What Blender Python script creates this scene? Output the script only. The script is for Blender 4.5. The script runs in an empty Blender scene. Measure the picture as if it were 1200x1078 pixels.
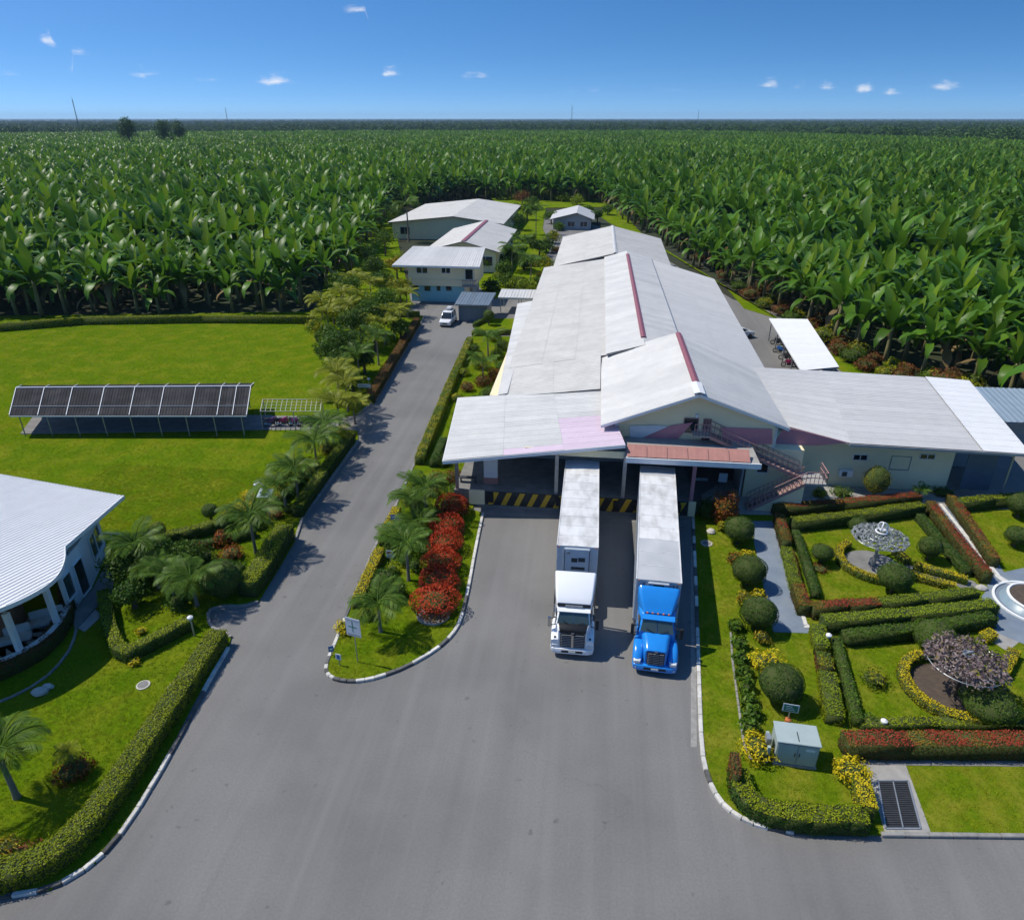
import bpy, bmesh, math, random
import numpy as np
from mathutils import Vector, Matrix
rnd = random.Random(7); nrs = np.random.RandomState(11)
PI = math.pi
S = bpy.context.scene
C = S.collection
# ------------------------------------------------------------------ camera, sky, sun
FPX = 820.0; PITCH = math.atan(400/FPX); YAW = math.radians(6.57); CAMH = 28.0
sp, cp, sy, cy = math.sin(PITCH), math.cos(PITCH), math.sin(YAW), math.cos(YAW)
cam_d = bpy.data.cameras.new('camera'); cam = bpy.data.objects.new('camera', cam_d); C.objects.link(cam)
cam.location = (0, 0, CAMH); cam.rotation_euler = (PI/2 - PITCH, 0, YAW)
cam_d.sensor_fit = 'HORIZONTAL'; cam_d.sensor_width = 36; cam_d.lens = 36*FPX/1200
cam_d.clip_start = 0.5; cam_d.clip_end = 90000
S.camera = cam
SUN_EL = math.radians(56); SH = math.radians(-8)      # SH: heading of the shadows on the ground
sd = bpy.data.lights.new('sun', 'SUN'); so = bpy.data.objects.new('sun', sd); C.objects.link(so)
sd.energy = 4.2; sd.angle = math.radians(0.55); sd.color = (1.0, .945, .84)
ldir = Vector((math.cos(SUN_EL)*math.cos(SH), math.cos(SUN_EL)*math.sin(SH), -math.sin(SUN_EL)))
so.rotation_euler = ldir.to_track_quat('-Z', 'Y').to_euler(); so.location = (-60, 20, 90)
W = bpy.data.worlds.new('World'); S.world = W; W.use_nodes = True
wn, wl = W.node_tree.nodes, W.node_tree.links
wn.clear()
def wnode(t, **k):
    n = wn.new(t)
    for a, b in k.items(): setattr(n, a, b)
    return n
sky = wnode('ShaderNodeTexSky', sky_type='NISHITA', sun_disc=False)
sky.sun_elevation = SUN_EL; sky.sun_rotation = math.atan2(-ldir.x, -ldir.y)
sky.altitude = 0; sky.air_density = 1.0; sky.dust_density = 0.35; sky.ozone_density = 3.0
hsv = wnode('ShaderNodeHueSaturation'); hsv.inputs['Saturation'].default_value = 1.3
wl.new(sky.outputs[0], hsv.inputs['Color'])
bgn = wnode('ShaderNodeBackground'); bgn.inputs['Strength'].default_value = 0.14
wout = wnode('ShaderNodeOutputWorld')
# small fair-weather clouds: soft noisy puffs low over the horizon, all the way round
tc = wnode('ShaderNodeTexCoord'); nz = wnode('ShaderNodeTexNoise')
nz.inputs['Scale'].default_value = 42; nz.inputs['Detail'].default_value = 6; nz.inputs['Roughness'].default_value = .62
mp = wnode('ShaderNodeMapping'); mp.inputs['Scale'].default_value = (1, 1, 3.2)
wl.new(tc.outputs['Generated'], mp.inputs['Vector']); wl.new(mp.outputs[0], nz.inputs['Vector'])
def raydir(px, py):
    a = (px-600)/FPX; b = (539-py)/FPX
    return Vector((a*cy - sy*(cp+b*sp), a*sy + cy*(cp+b*sp), -sp+b*cp)).normalized()
clouds = [(60,48,22,6,1.0),(86,64,12,3.5,.55),(88,89,14,4,.55),(20,88,34,5,.35),(168,87,20,5,.6),(245,94,18,3.5,.4),(317,96,21,5,.85),
          (424,13,12,5.5,.8),(452,87,12,5,.9),(555,90,12,5,.85),(690,107,30,4,.3),(787,106,20,4,.25),
          (905,101,11,6,.8),(938,103,8,7,.6),(965,103,14,6,.8),(1016,106,17,6,1.0),(1042,109,9,5,.7),(1106,103,13,5.5,.75),(1190,112,20,4,.25)]
# clouds are laid out by bearing: two curves give strength and height for each bearing, noise breaks their edges; the same puffs go on all round
def n_math(op, a, b=None, c=None):
    n = wnode('ShaderNodeMath', operation=op)
    for i, v in enumerate((a, b, c)):
        if v is None: continue
        if isinstance(v, (int, float)): n.inputs[i].default_value = v
        else: wl.new(v, n.inputs[i])
    return n.outputs[0]
sepd = wnode('ShaderNodeSeparateXYZ'); wl.new(tc.outputs['Generated'], sepd.inputs[0])
SPAN = math.radians(86); FR = []
for px, py, ra, rb, k in clouds:
    d = raydir(px, py); az = math.atan2(d.x, d.y); FR.append((az/SPAN+.5+YAW/SPAN, math.asin(d.z), ra/FPX/SPAN, rb/FPX, k))
FR.sort()
az = n_math('ARCTAN2', sepd.outputs[0], sepd.outputs[1])
u = n_math('FRACT', n_math('MULTIPLY_ADD', az, 1/SPAN, .5+YAW/SPAN+4))
def curve(pts):
    n = wnode('ShaderNodeFloatCurve'); cv = n.mapping.curves[0]; n.mapping.extend = 'HORIZONTAL'
    pts = sorted(pts); q = []
    for p in pts:
        if not q or p[0] > q[-1][0]+1e-4: q.append(p)
    cv.points[0].location = (0, q[0][1]); cv.points[1].location = (1, q[-1][1])
    for p in q:
        if 0.001 < p[0] < .999: cv.points.new(*p)
    for p in cv.points: p.handle_type = 'VECTOR'
    n.mapping.update(); wl.new(u, n.inputs['Value']); return n.outputs[0]
apts, epts = [], []
for i, (x, el, r, rb, k) in enumerate(FR):
    lo = FR[i-1][0] if i else 0; hi = FR[i+1][0] if i+1 < len(FR) else 1
    r = max(r, 1/230)
    a0 = max(x-r*1.7, lo+(x-lo)*.66); a1 = min(x+r*1.7, hi-(hi-x)*.66)
    apts += [(a0, 0), (x-(x-a0)*.45, k*.8), (x, k), (x+(a1-x)*.45, k*.8), (a1, 0)]
    epts += [(a0, el*5), (a1, el*5)]
amp = curve(apts); elc = curve(epts)
el = n_math('ARCSINE', sepd.outputs[2])
dz = n_math('SUBTRACT', el, n_math('MULTIPLY', elc, .2))
dzp = n_math('MULTIPLY', n_math('MAXIMUM', dz, n_math('MULTIPLY', dz, -2.2)), FPX/9.5)   # flat bases, billowing tops
raw = n_math('ADD', n_math('SUBTRACT', n_math('MULTIPLY', amp, 1.05), dzp), n_math('MULTIPLY', n_math('SUBTRACT', nz.outputs['Fac'], .5), 2.6))
msk = wnode('ShaderNodeMapRange', interpolation_type='SMOOTHSTEP'); msk.inputs['From Min'].default_value = .0; msk.inputs['From Max'].default_value = 1.5
wl.new(raw, msk.inputs['Value'])
acc = n_math('MULTIPLY', msk.outputs[0], n_math('MINIMUM', n_math('MULTIPLY', amp, 1.4), 1.0))
mixc = wnode('ShaderNodeMix', data_type='RGBA')
cm = wnode('ShaderNodeMath', operation='MULTIPLY'); cm.inputs[1].default_value = .8
wl.new(acc, cm.inputs[0]); wl.new(cm.outputs[0], mixc.inputs['Factor'])
wl.new(hsv.outputs[0], mixc.inputs['A']); mixc.inputs['B'].default_value = (6.6, 6.6, 6.7, 1)
wl.new(mixc.outputs['Result'], bgn.inputs['Color']); wl.new(bgn.outputs[0], wout.inputs['Surface'])
# the clear air of the tropics: read the sky model a little above the true elevation so the horizon stays pale blue
svx = wnode('ShaderNodeVectorMath', operation='MULTIPLY_ADD'); svx.inputs[1].default_value = (1, 1, 3.2); svx.inputs[2].default_value = (0, 0, .13)
svn = wnode('ShaderNodeVectorMath', operation='NORMALIZE')
wl.new(tc.outputs['Generated'], svx.inputs[0]); wl.new(svx.outputs[0], svn.inputs[0]); wl.new(svn.outputs[0], sky.inputs['Vector'])
S.view_settings.view_transform = 'Standard'; S.view_settings.look = 'None'
S.view_settings.exposure = 0.15; S.view_settings.gamma = 1.0
S.render.engine = 'CYCLES'
S.cycles.use_denoising = True; S.cycles.max_bounces = 6; S.cycles.diffuse_bounces = 3; S.cycles.glossy_bounces = 3
S.cycles.transparent_max_bounces = 8; S.cycles.volume_bounces = 1; S.cycles.use_adaptive_sampling = True; S.cycles.adaptive_threshold = 0.02

# ------------------------------------------------------------------ measuring helpers (photo point -> metres on a level or upright plane)
def G(px, py, h=0.0):
    a = (px-600)/FPX; b = (539-py)/FPX
    d = (a*cy - sy*(cp+b*sp), a*sy + cy*(cp+b*sp), -sp+b*cp)
    t = (h-CAMH)/d[2]
    return Vector((d[0]*t, d[1]*t, h))
def VP(px, py, Y):
    a = (px-600)/FPX; b = (539-py)/FPX
    d = (a*cy - sy*(cp+b*sp), a*sy + cy*(cp+b*sp), -sp+b*cp)
    t = Y/d[1]
    return Vector((d[0]*t, Y, CAMH+d[2]*t))
def pxm(py, h=0.): return (py-139)*cp/(CAMH-h)          # pixels per metre at that row

# ------------------------------------------------------------------ materials
def new_mat(name):
    m = bpy.data.materials.new(name); m.use_nodes = True
    nt = m.node_tree; return m, nt.nodes, nt.links, nt.nodes['Principled BSDF']
def pm(name, col, col2=None, scale=1.0, rough=.7, rand=0.0, metal=0.0, bump=0.0, bscale=None, stretch=(1,1,1), col3=None, scale3=.2, f3=.5, spec=.4, coat=0., island=0., detail=5, objc=False):
    """base colour varied by noise in place, optional second larger pattern, per-object and per-piece tint, fine relief"""
    m, n, l, b = new_mat(name)
    b.inputs['Roughness'].default_value = rough; b.inputs['Metallic'].default_value = metal
    b.inputs['Specular IOR Level'].default_value = spec; b.inputs['Coat Weight'].default_value = coat
    col2 = col2 or tuple(c*.8 for c in col)
    geo = n.new('ShaderNodeNewGeometry'); mp = n.new('ShaderNodeMapping'); mp.inputs['Scale'].default_value = stretch
    if objc:
        t = n.new('ShaderNodeTexCoord'); l.new(t.outputs['Object'], mp.inputs['Vector'])
    else: l.new(geo.outputs['Position'], mp.inputs['Vector'])
    nz = n.new('ShaderNodeTexNoise'); nz.inputs['Scale'].default_value = scale; nz.inputs['Detail'].default_value = detail; nz.inputs['Roughness'].default_value = .6
    l.new(mp.outputs[0], nz.inputs['Vector'])
    rp = n.new('ShaderNodeValToRGB'); rp.color_ramp.elements[0].position = .32; rp.color_ramp.elements[1].position = .68
    rp.color_ramp.elements[0].color = (*col, 1); rp.color_ramp.elements[1].color = (*col2, 1)
    l.new(nz.outputs['Fac'], rp.inputs['Fac']); out = rp.outputs[0]
    if col3:
        n3 = n.new('ShaderNodeTexNoise'); n3.inputs['Scale'].default_value = scale3; n3.inputs['Detail'].default_value = 4
        l.new(mp.outputs[0], n3.inputs['Vector'])
        mr = n.new('ShaderNodeMapRange'); mr.inputs['From Min'].default_value = .42; mr.inputs['From Max'].default_value = .7; mr.inputs['To Max'].default_value = f3
        l.new(n3.outputs['Fac'], mr.inputs['Value'])
        mx = n.new('ShaderNodeMix'); mx.data_type = 'RGBA'; mx.inputs['B'].default_value = (*col3, 1)
        l.new(mr.outputs[0], mx.inputs['Factor']); l.new(out, mx.inputs['A']); out = mx.outputs['Result']
    if rand or island:
        hs = n.new('ShaderNodeHueSaturation'); l.new(out, hs.inputs['Color']); out = hs.outputs[0]
        mr = n.new('ShaderNodeMapRange'); r = rand or island
        mr.inputs['To Min'].default_value = 1-r; mr.inputs['To Max'].default_value = 1+r
        if island: l.new(geo.outputs['Random Per Island'], mr.inputs['Value'])
        else:
            oi = n.new('ShaderNodeObjectInfo'); l.new(oi.outputs['Random'], mr.inputs['Value'])
        l.new(mr.outputs[0], hs.inputs['Value'])
    l.new(out, b.inputs['Base Color'])
    if bump:
        bz = n.new('ShaderNodeTexNoise'); bz.inputs['Scale'].default_value = bscale or scale*4; bz.inputs['Detail'].default_value = 4
        l.new(geo.outputs['Position'], bz.inputs['Vector'])
        bp = n.new('ShaderNodeBump'); bp.inputs['Strength'].default_value = bump; bp.inputs['Distance'].default_value = .05
        l.new(bz.outputs['Fac'], bp.inputs['Height']); l.new(bp.outputs[0], b.inputs['Normal'])
    return m
def leafm(name, cols, trans=.3, rough=.5, patch=None, pscale=.6, spec=.16, pthr=(.48,.56), objrand=.12):
    """foliage: each leaf takes one of several tints; an optional second set of tints grows in patches"""
    m, n, l, b = new_mat(name)
    geo = n.new('ShaderNodeNewGeometry')
    def ramp(cols):
        rp = n.new('ShaderNodeValToRGB'); cr = rp.color_ramp; cr.interpolation = 'LINEAR'
        while len(cr.elements) < len(cols): cr.elements.new(.5)
        for i, c in enumerate(cols):
            cr.elements[i].position = i/max(1, len(cols)-1); cr.elements[i].color = (*c, 1)
        l.new(geo.outputs['Random Per Island'], rp.inputs['Fac']); return rp.outputs[0]
    out = ramp(cols)
    if patch:
        o2 = ramp(patch); nz = n.new('ShaderNodeTexNoise'); nz.inputs['Scale'].default_value = pscale; nz.inputs['Detail'].default_value = 3
        l.new(geo.outputs['Position'], nz.inputs['Vector'])
        mr = n.new('ShaderNodeMapRange'); mr.inputs['From Min'].default_value = pthr[0]; mr.inputs['From Max'].default_value = pthr[1]
        l.new(nz.outputs['Fac'], mr.inputs['Value'])
        mx = n.new('ShaderNodeMix'); mx.data_type = 'RGBA'; l.new(mr.outputs[0], mx.inputs['Factor']); l.new(out, mx.inputs['A']); l.new(o2, mx.inputs['B']); out = mx.outputs['Result']
    oi = n.new('ShaderNodeObjectInfo'); mr = n.new('ShaderNodeMapRange'); mr.inputs['To Min'].default_value = 1-objrand; mr.inputs['To Max'].default_value = 1+objrand
    l.new(oi.outputs['Random'], mr.inputs['Value']); hs = n.new('ShaderNodeHueSaturation'); l.new(mr.outputs[0], hs.inputs['Value']); l.new(out, hs.inputs['Color']); out = hs.outputs[0]
    l.new(out, b.inputs['Base Color']); b.inputs['Roughness'].default_value = rough; b.inputs['Specular IOR Level'].default_value = spec
    tr = n.new('ShaderNodeBsdfTranslucent'); l.new(out, tr.inputs['Color'])
    mix = n.new('ShaderNodeMixShader'); mix.inputs[0].default_value = trans
    l.new(b.outputs[0], mix.inputs[1]); l.new(tr.outputs[0], mix.inputs[2]); l.new(mix.outputs[0], n['Material Output'].inputs['Surface'])
    return m
M = {}
M['asphalt'] = pm('asphalt', (.192,.186,.178), (.158,.154,.148), scale=9, rough=.9, col3=(.105,.102,.099), scale3=.13, f3=.6, bump=.25, bscale=30)
def wear(m):
    """tyre-worn lanes, oil drips and hairline cracks on the asphalt"""
    n, l = m.node_tree.nodes, m.node_tree.links; bs = n['Principled BSDF']; src = bs.inputs['Base Color'].links[0].from_socket; geo = n.new('ShaderNodeNewGeometry')
    def layer(src, fac_out, col, k):
        mx = n.new('ShaderNodeMix'); mx.data_type = 'RGBA'; mx.inputs['B'].default_value = (*col, 1); mu = n.new('ShaderNodeMath'); mu.operation = 'MULTIPLY'; mu.inputs[1].default_value = k
        l.new(fac_out, mu.inputs[0]); l.new(mu.outputs[0], mx.inputs['Factor']); l.new(src, mx.inputs['A']); return mx.outputs['Result']
    def noise(sc, st, lo, hi, det=3, w=0.):
        mp = n.new('ShaderNodeMapping'); mp.inputs['Scale'].default_value = st; mp.inputs['Rotation'].default_value = (0,0,w); l.new(geo.outputs['Position'], mp.inputs['Vector']); t = n.new('ShaderNodeTexNoise'); t.inputs['Scale'].default_value = sc; t.inputs['Detail'].default_value = det
        l.new(mp.outputs[0], t.inputs['Vector']); mr = n.new('ShaderNodeMapRange'); mr.inputs['From Min'].default_value = lo; mr.inputs['From Max'].default_value = hi; l.new(t.outputs['Fac'], mr.inputs['Value']); return mr.outputs[0], t
    f, _ = noise(1.0, (1.1,.035,1), .5, .75, w=.12); src = layer(src, f, (.22,.216,.21), .35)
    f, _ = noise(1.0, (.9,.03,1), .52, .7, w=-.35); src = layer(src, f, (.11,.109,.108), .25)
    f, _ = noise(1.5, (1,1,1), .69, .76, 2); src = layer(src, f, (.07,.068,.066), .5)
    f, _ = noise(.35, (1,1,1), .55, .75, 6); src = layer(src, f, (.20,.195,.185), .25)
    vo = n.new('ShaderNodeTexVoronoi'); vo.feature = 'DISTANCE_TO_EDGE'; vo.inputs['Scale'].default_value = .16; wv = n.new('ShaderNodeVectorMath'); wv.operation = 'MULTIPLY_ADD'; _, t = noise(.9, (1,1,1), 0, 1, 5)
    wv.inputs[1].default_value = (1.6,1.6,0); l.new(t.outputs['Color'], wv.inputs[0]); l.new(geo.outputs['Position'], wv.inputs[2]); l.new(wv.outputs[0], vo.inputs['Vector'])
    mr = n.new('ShaderNodeMapRange'); mr.inputs['From Min'].default_value = .001; mr.inputs['From Max'].default_value = .004; mr.inputs['To Min'].default_value = 1; mr.inputs['To Max'].default_value = 0; l.new(vo.outputs['Distance'], mr.inputs['Value'])
    fm, _ = noise(.07, (1,1,1), .5, .62, 2); mm = n.new('ShaderNodeMath'); mm.operation = 'MULTIPLY'; l.new(fm, mm.inputs[0]); l.new(mr.outputs[0], mm.inputs[1])
    src = layer(src, mm.outputs[0], (.10,.097,.093), .35); l.new(src, bs.inputs['Base Color'])
wear(M['asphalt'])
M['asphalt_new'] = pm('dark asphalt', (.085,.085,.088), (.070,.070,.073), scale=5, rough=.85, bump=.2, bscale=30)
M['concrete'] = pm('concrete', (.36,.345,.32), (.27,.26,.245), scale=1.5, rough=.85, bump=.1, bscale=20, rand=.06)
M['concrete_dk'] = pm('weathered concrete', (.22,.215,.205), (.15,.148,.143), scale=1.2, rough=.85, bump=.1, bscale=20)
M['kerb_white'] = pm('white kerb paint', (.66,.64,.59), (.44,.43,.40), scale=3, rough=.8, rand=.12)
M['kerb_black'] = pm('black kerb paint', (.06,.06,.06), (.13,.13,.125), scale=3, rough=.8, rand=.2)
M['kerb_bare'] = pm('bare kerb', (.30,.29,.27), (.20,.195,.185), scale=3, rough=.9, rand=.12)
M['path_blue'] = pm('blue grey paving', (.175,.215,.265), (.145,.180,.225), scale=1.6, rough=.75, col3=(.25,.28,.31), scale3=.5, f3=.6)
M['soil'] = pm('plantation ground', (.020,.026,.010), (.035,.030,.016), scale=.5, rough=1, col3=(.022,.045,.012), scale3=.03, f3=.8)
M['bedsoil'] = pm('garden soil', (.10,.075,.055), (.065,.05,.04), scale=4, rough=1, bump=.4, bscale=25)
M['lawn'] = pm('lawn', (.062,.126,.003), (.128,.196,.006), scale=4.5, rough=1, col3=(.225,.225,.016), scale3=.4, f3=.6, bump=.8, bscale=40, spec=.0, detail=10)
M['lawn_garden'] = pm('garden lawn', (.074,.130,.004), (.145,.205,.008), scale=4.5, rough=1, col3=(.27,.24,.03), scale3=.7, f3=.65, bump=.8, bscale=40, spec=.0, detail=10)
M['cream'] = pm('cream render', (.84,.74,.48), (.80,.70,.45), scale=1.2, rough=.85, col3=(.76,.66,.42), scale3=.5, f3=.3)
M['teal'] = pm('teal paint', (.28,.56,.60), (.25,.51,.55), scale=1.5, rough=.8)
M['white_wall'] = pm('white render', (.72,.73,.72), (.64,.65,.65), scale=1.2, rough=.8)
M['grey_wall'] = pm('grey wall', (.42,.42,.41), (.36,.36,.35), scale=.8, rough=.85)
M['terracotta'] = pm('brick red fascia', (.42,.20,.165), (.37,.175,.145), scale=2, rough=.75)
M['roof_new'] = pm('white roof sheet', (.61,.60,.57), (.56,.55,.525), scale=1.3, rough=.5, rand=.06, col3=(.47,.465,.45), scale3=.35, f3=.5)
M['roof_old'] = pm('weathered roof sheet', (.58,.565,.53), (.52,.505,.47), scale=1.2, rough=.55, rand=.035, col3=(.37,.35,.315), scale3=.3, f3=.3)
M['roof_blue'] = pm('pale blue-grey roof sheet', (.55,.545,.53), (.505,.50,.49), scale=1.0, rough=.45, rand=.04, col3=(.46,.49,.52), scale3=.3, f3=.0)
M['roof_bright'] = pm('bright white roof sheet', (.76,.76,.75), (.71,.71,.70), scale=1.0, rough=.4, rand=.02)
M['roof_pink'] = pm('faded pink roof sheet', (.64,.52,.60), (.60,.48,.56), scale=1.2, rough=.5, rand=.04)
M['roof_tin'] = pm('blue-grey tin', (.15,.19,.23), (.12,.155,.19), scale=1.0, rough=.45, rand=.08)
M['ridge'] = pm('maroon ridge cap', (.28,.10,.12), (.23,.08,.10), scale=2, rough=.55)
M['slab'] = pm('roof underside', (.40,.40,.40), scale=1, rough=.8)
M['pinksheet'] = pm('pink awning sheet', (.56,.24,.27), (.50,.20,.23), scale=1.5, rough=.55, rand=.06)
M['white_paint'] = pm('white paint', (.76,.77,.77), (.70,.71,.71), scale=2, rough=.5)
M['rail_pink'] = pm('pink brown painted steel', (.42,.24,.22), (.36,.20,.19), scale=3, rough=.6)
M['steel'] = pm('galvanised steel', (.42,.44,.45), (.34,.36,.37), scale=4, rough=.45, metal=.6)
M['steel_dk'] = pm('dark steel', (.05,.055,.06), (.075,.08,.085), scale=5, rough=.5, metal=.3)
M['glass'] = pm('dark glass', (.018,.024,.028), (.026,.034,.038), scale=.5, rough=.06, spec=.7)
M['glass_green'] = pm('windscreen', (.035,.06,.058), (.05,.075,.07), scale=1.0, rough=.05, spec=.8, coat=.5)
M['black'] = pm('black rubber', (.015,.015,.016), (.025,.025,.026), scale=4, rough=.7)
M['hazard_y'] = pm('hazard yellow', (.60,.37,.025), (.48,.30,.03), scale=3, rough=.7, rand=.1)
M['hazard_k'] = pm('hazard black', (.018,.018,.02), (.04,.04,.04), scale=2, rough=.7)
M['truck_white'] = pm('white lacquer', (.80,.81,.82), (.77,.78,.79), scale=1.2, rough=.22, coat=.4)
M['truck_blue'] = pm('blue lacquer', (.016,.235,.68), (.015,.21,.62), scale=1.2, rough=.22, coat=.5)
M['trailer'] = pm('trailer white', (.68,.68,.67), (.63,.63,.62), scale=1.3, rough=.5, stretch=(1,.4,1), col3=(.30,.285,.26), scale3=1.7, f3=.55, rand=.05)
M['trailer_grey'] = pm('grey trailer roof', (.44,.45,.46), (.38,.39,.40), scale=1.6, rough=.5, col3=(.55,.55,.55), scale3=.8, f3=.6)
M['trailer_front'] = pm('pale trailer front', (.53,.58,.62), (.48,.53,.57), scale=2, rough=.4)
M['chrome'] = pm('chrome', (.62,.63,.64), (.55,.56,.57), scale=5, rough=.18, metal=1.0)
M['lens'] = pm('lamp lens', (.75,.76,.74), scale=5, rough=.1, coat=.6)
M['amber'] = pm('amber lens', (.7,.2,.02), scale=5, rough=.2)
M['red_lens'] = pm('red lens', (.4,.02,.02), scale=5, rough=.2)
M['plate'] = pm('number plate', (.75,.74,.68), scale=5, rough=.5)
M['grille_bar'] = pm('grey grille bar', (.30,.31,.32), scale=5, rough=.35, spec=.6)
M['grille'] = pm('grille black', (.012,.012,.013), scale=5, rough=.35)
M['shade_roof'] = pm('charcoal roof sheet', (.036,.035,.038), (.027,.027,.030), scale=2.0, rough=.85, rand=.2, col3=(.065,.062,.062), scale3=.6, f3=.6, spec=.12)
M['bark'] = pm('bark', (.14,.105,.07), (.09,.07,.05), scale=8, rough=.95, stretch=(1,1,.4))
M['palm_trunk'] = pm('palm trunk', (.26,.23,.18), (.16,.14,.11), scale=6, rough=.9, stretch=(.6,.6,5))
M['stem'] = pm('banana stem', (.15,.155,.055), (.22,.18,.09), scale=2.2, rough=.7, stretch=(1,1,.35), rand=.2)
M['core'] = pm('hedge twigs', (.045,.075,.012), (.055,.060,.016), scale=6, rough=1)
M['box_green'] = pm('cabinet grey green', (.36,.43,.42), (.32,.385,.375), scale=1.4, rough=.45)
M['sign_blue'] = pm('sign blue', (.03,.14,.38), scale=3, rough=.4)
M['sign_white'] = pm('sign white', (.68,.72,.74), (.62,.66,.68), scale=3, rough=.4)
M['sign_green'] = pm('sign green', (.03,.22,.13), scale=3, rough=.4)
M['sign_red'] = pm('sign red', (.55,.09,.08), scale=3, rough=.5)
M['orange'] = pm('orange paint', (.55,.16,.04), scale=3, rough=.6)
M['tile_blue'] = pm('blue grey mosaic', (.16,.24,.30), (.25,.32,.36), scale=14, rough=.35)
M['stone_pale'] = pm('pale stone', (.50,.47,.42), (.40,.38,.34), scale=5, rough=.9, rand=.12)
M['car_white'] = pm('car white', (.78,.79,.80), scale=2, rough=.2, coat=.5)
M['moto_purple'] = pm('purple fairing', (.16,.035,.14), scale=2, rough=.25, coat=.4)
M['moto_pink'] = pm('crimson fairing', (.36,.03,.11), scale=2, rough=.25, coat=.4)
M['moto_blue'] = pm('blue fairing', (.03,.14,.42), scale=2, rough=.25, coat=.4)
M['wood'] = pm('warm wood', (.24,.12,.065), (.17,.085,.05), scale=3, rough=.7)
M['fabric'] = pm('pale cushion', (.55,.53,.5), scale=3, rough=.9)
# foliage
gr = [(.045,.105,.010),(.080,.155,.014),(.130,.210,.020)]
M['lf_hedge'] = leafm('hedge leaves', [(.14,.20,.006),(.24,.30,.008),(.36,.38,.012)])
M['lf_lime'] = leafm('lime hedge leaves', [(.13,.21,.012),(.22,.30,.016),(.33,.38,.022)])
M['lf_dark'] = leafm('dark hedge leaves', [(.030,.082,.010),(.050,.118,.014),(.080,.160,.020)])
M['lf_mid'] = leafm('garden leaves', gr)
M['lf_yellow'] = leafm('golden leaves', [(.42,.36,.010),(.60,.48,.012),(.72,.56,.02)], trans=.25)
M['lf_red'] = leafm('copper leaves', [(.26,.030,.020),(.36,.05,.028),(.20,.065,.020)], patch=[(.16,.14,.015),(.24,.17,.02),(.30,.09,.02)], pscale=.55, trans=.22)
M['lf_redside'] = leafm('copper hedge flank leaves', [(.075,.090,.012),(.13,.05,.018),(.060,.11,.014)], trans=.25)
M['lf_maroon'] = leafm('maroon leaves', [(.16,.050,.022),(.23,.075,.025),(.11,.11,.018)], trans=.22)
M['lf_mix'] = leafm('mixed yellow-green leaves', [(.16,.19,.012),(.30,.30,.016),(.48,.40,.02)], patch=[(.09,.16,.012),(.13,.20,.016),(.18,.25,.02)], pscale=.8)
M['lf_croton'] = leafm('croton leaves', [(.05,.09,.012),(.16,.15,.016),(.42,.30,.018),(.50,.36,.02)], trans=.22)
M['lf_crotonred'] = leafm('red croton leaves', [(.05,.07,.012),(.20,.035,.02),(.36,.10,.02),(.42,.25,.02)], trans=.22)
M['lf_ixora'] = leafm('scarlet flower heads', [(.44,.035,.012),(.58,.07,.018),(.32,.05,.016)], trans=.2)
M['lf_palm'] = leafm('palm leaflets', [(.050,.11,.012),(.080,.155,.016),(.13,.21,.022)], trans=.3, rough=.5)
M['lf_palmy'] = leafm('yellowish palm leaflets', [(.13,.18,.012),(.22,.25,.016),(.32,.32,.02)], trans=.3, rough=.5)
M['lf_tree'] = leafm('tree leaves', [(.035,.082,.010),(.058,.12,.014),(.095,.165,.018)])
M['lf_far'] = leafm('far tree leaves', [(.035,.085,.016),(.055,.115,.020),(.085,.150,.026)], trans=.15)
M['lf_grey'] = leafm('silver grey foliage', [(.20,.225,.235),(.28,.31,.32),(.36,.38,.385)], trans=.1)
M['lf_mauve'] = leafm('faded mauve leaves', [(.15,.105,.105),(.22,.165,.165),(.30,.245,.235)], trans=.15, patch=[(.3,.25,.06),(.25,.19,.10),(.14,.10,.09)], pscale=2.2, pthr=(.58,.62))
M['lf_topiary'] = leafm('clipped topiary leaves', [(.030,.074,.007),(.046,.100,.010),(.068,.130,.013)], trans=.2)
# banana leaf: glossy blade, paler midrib side, tint by leaf
M['banana'] = leafm('banana leaf', [(.034,.105,.010),(.070,.170,.012),(.140,.255,.014)], trans=.38, rough=.42, spec=.26, objrand=.3)
M['banana_young'] = leafm('young banana leaf', [(.15,.26,.016),(.21,.32,.020)], trans=.42, rough=.45, spec=.22, objrand=.2)
M['banana_dry'] = leafm('dry banana leaf', [(.16,.11,.05),(.22,.16,.07)], trans=.2)

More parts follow.
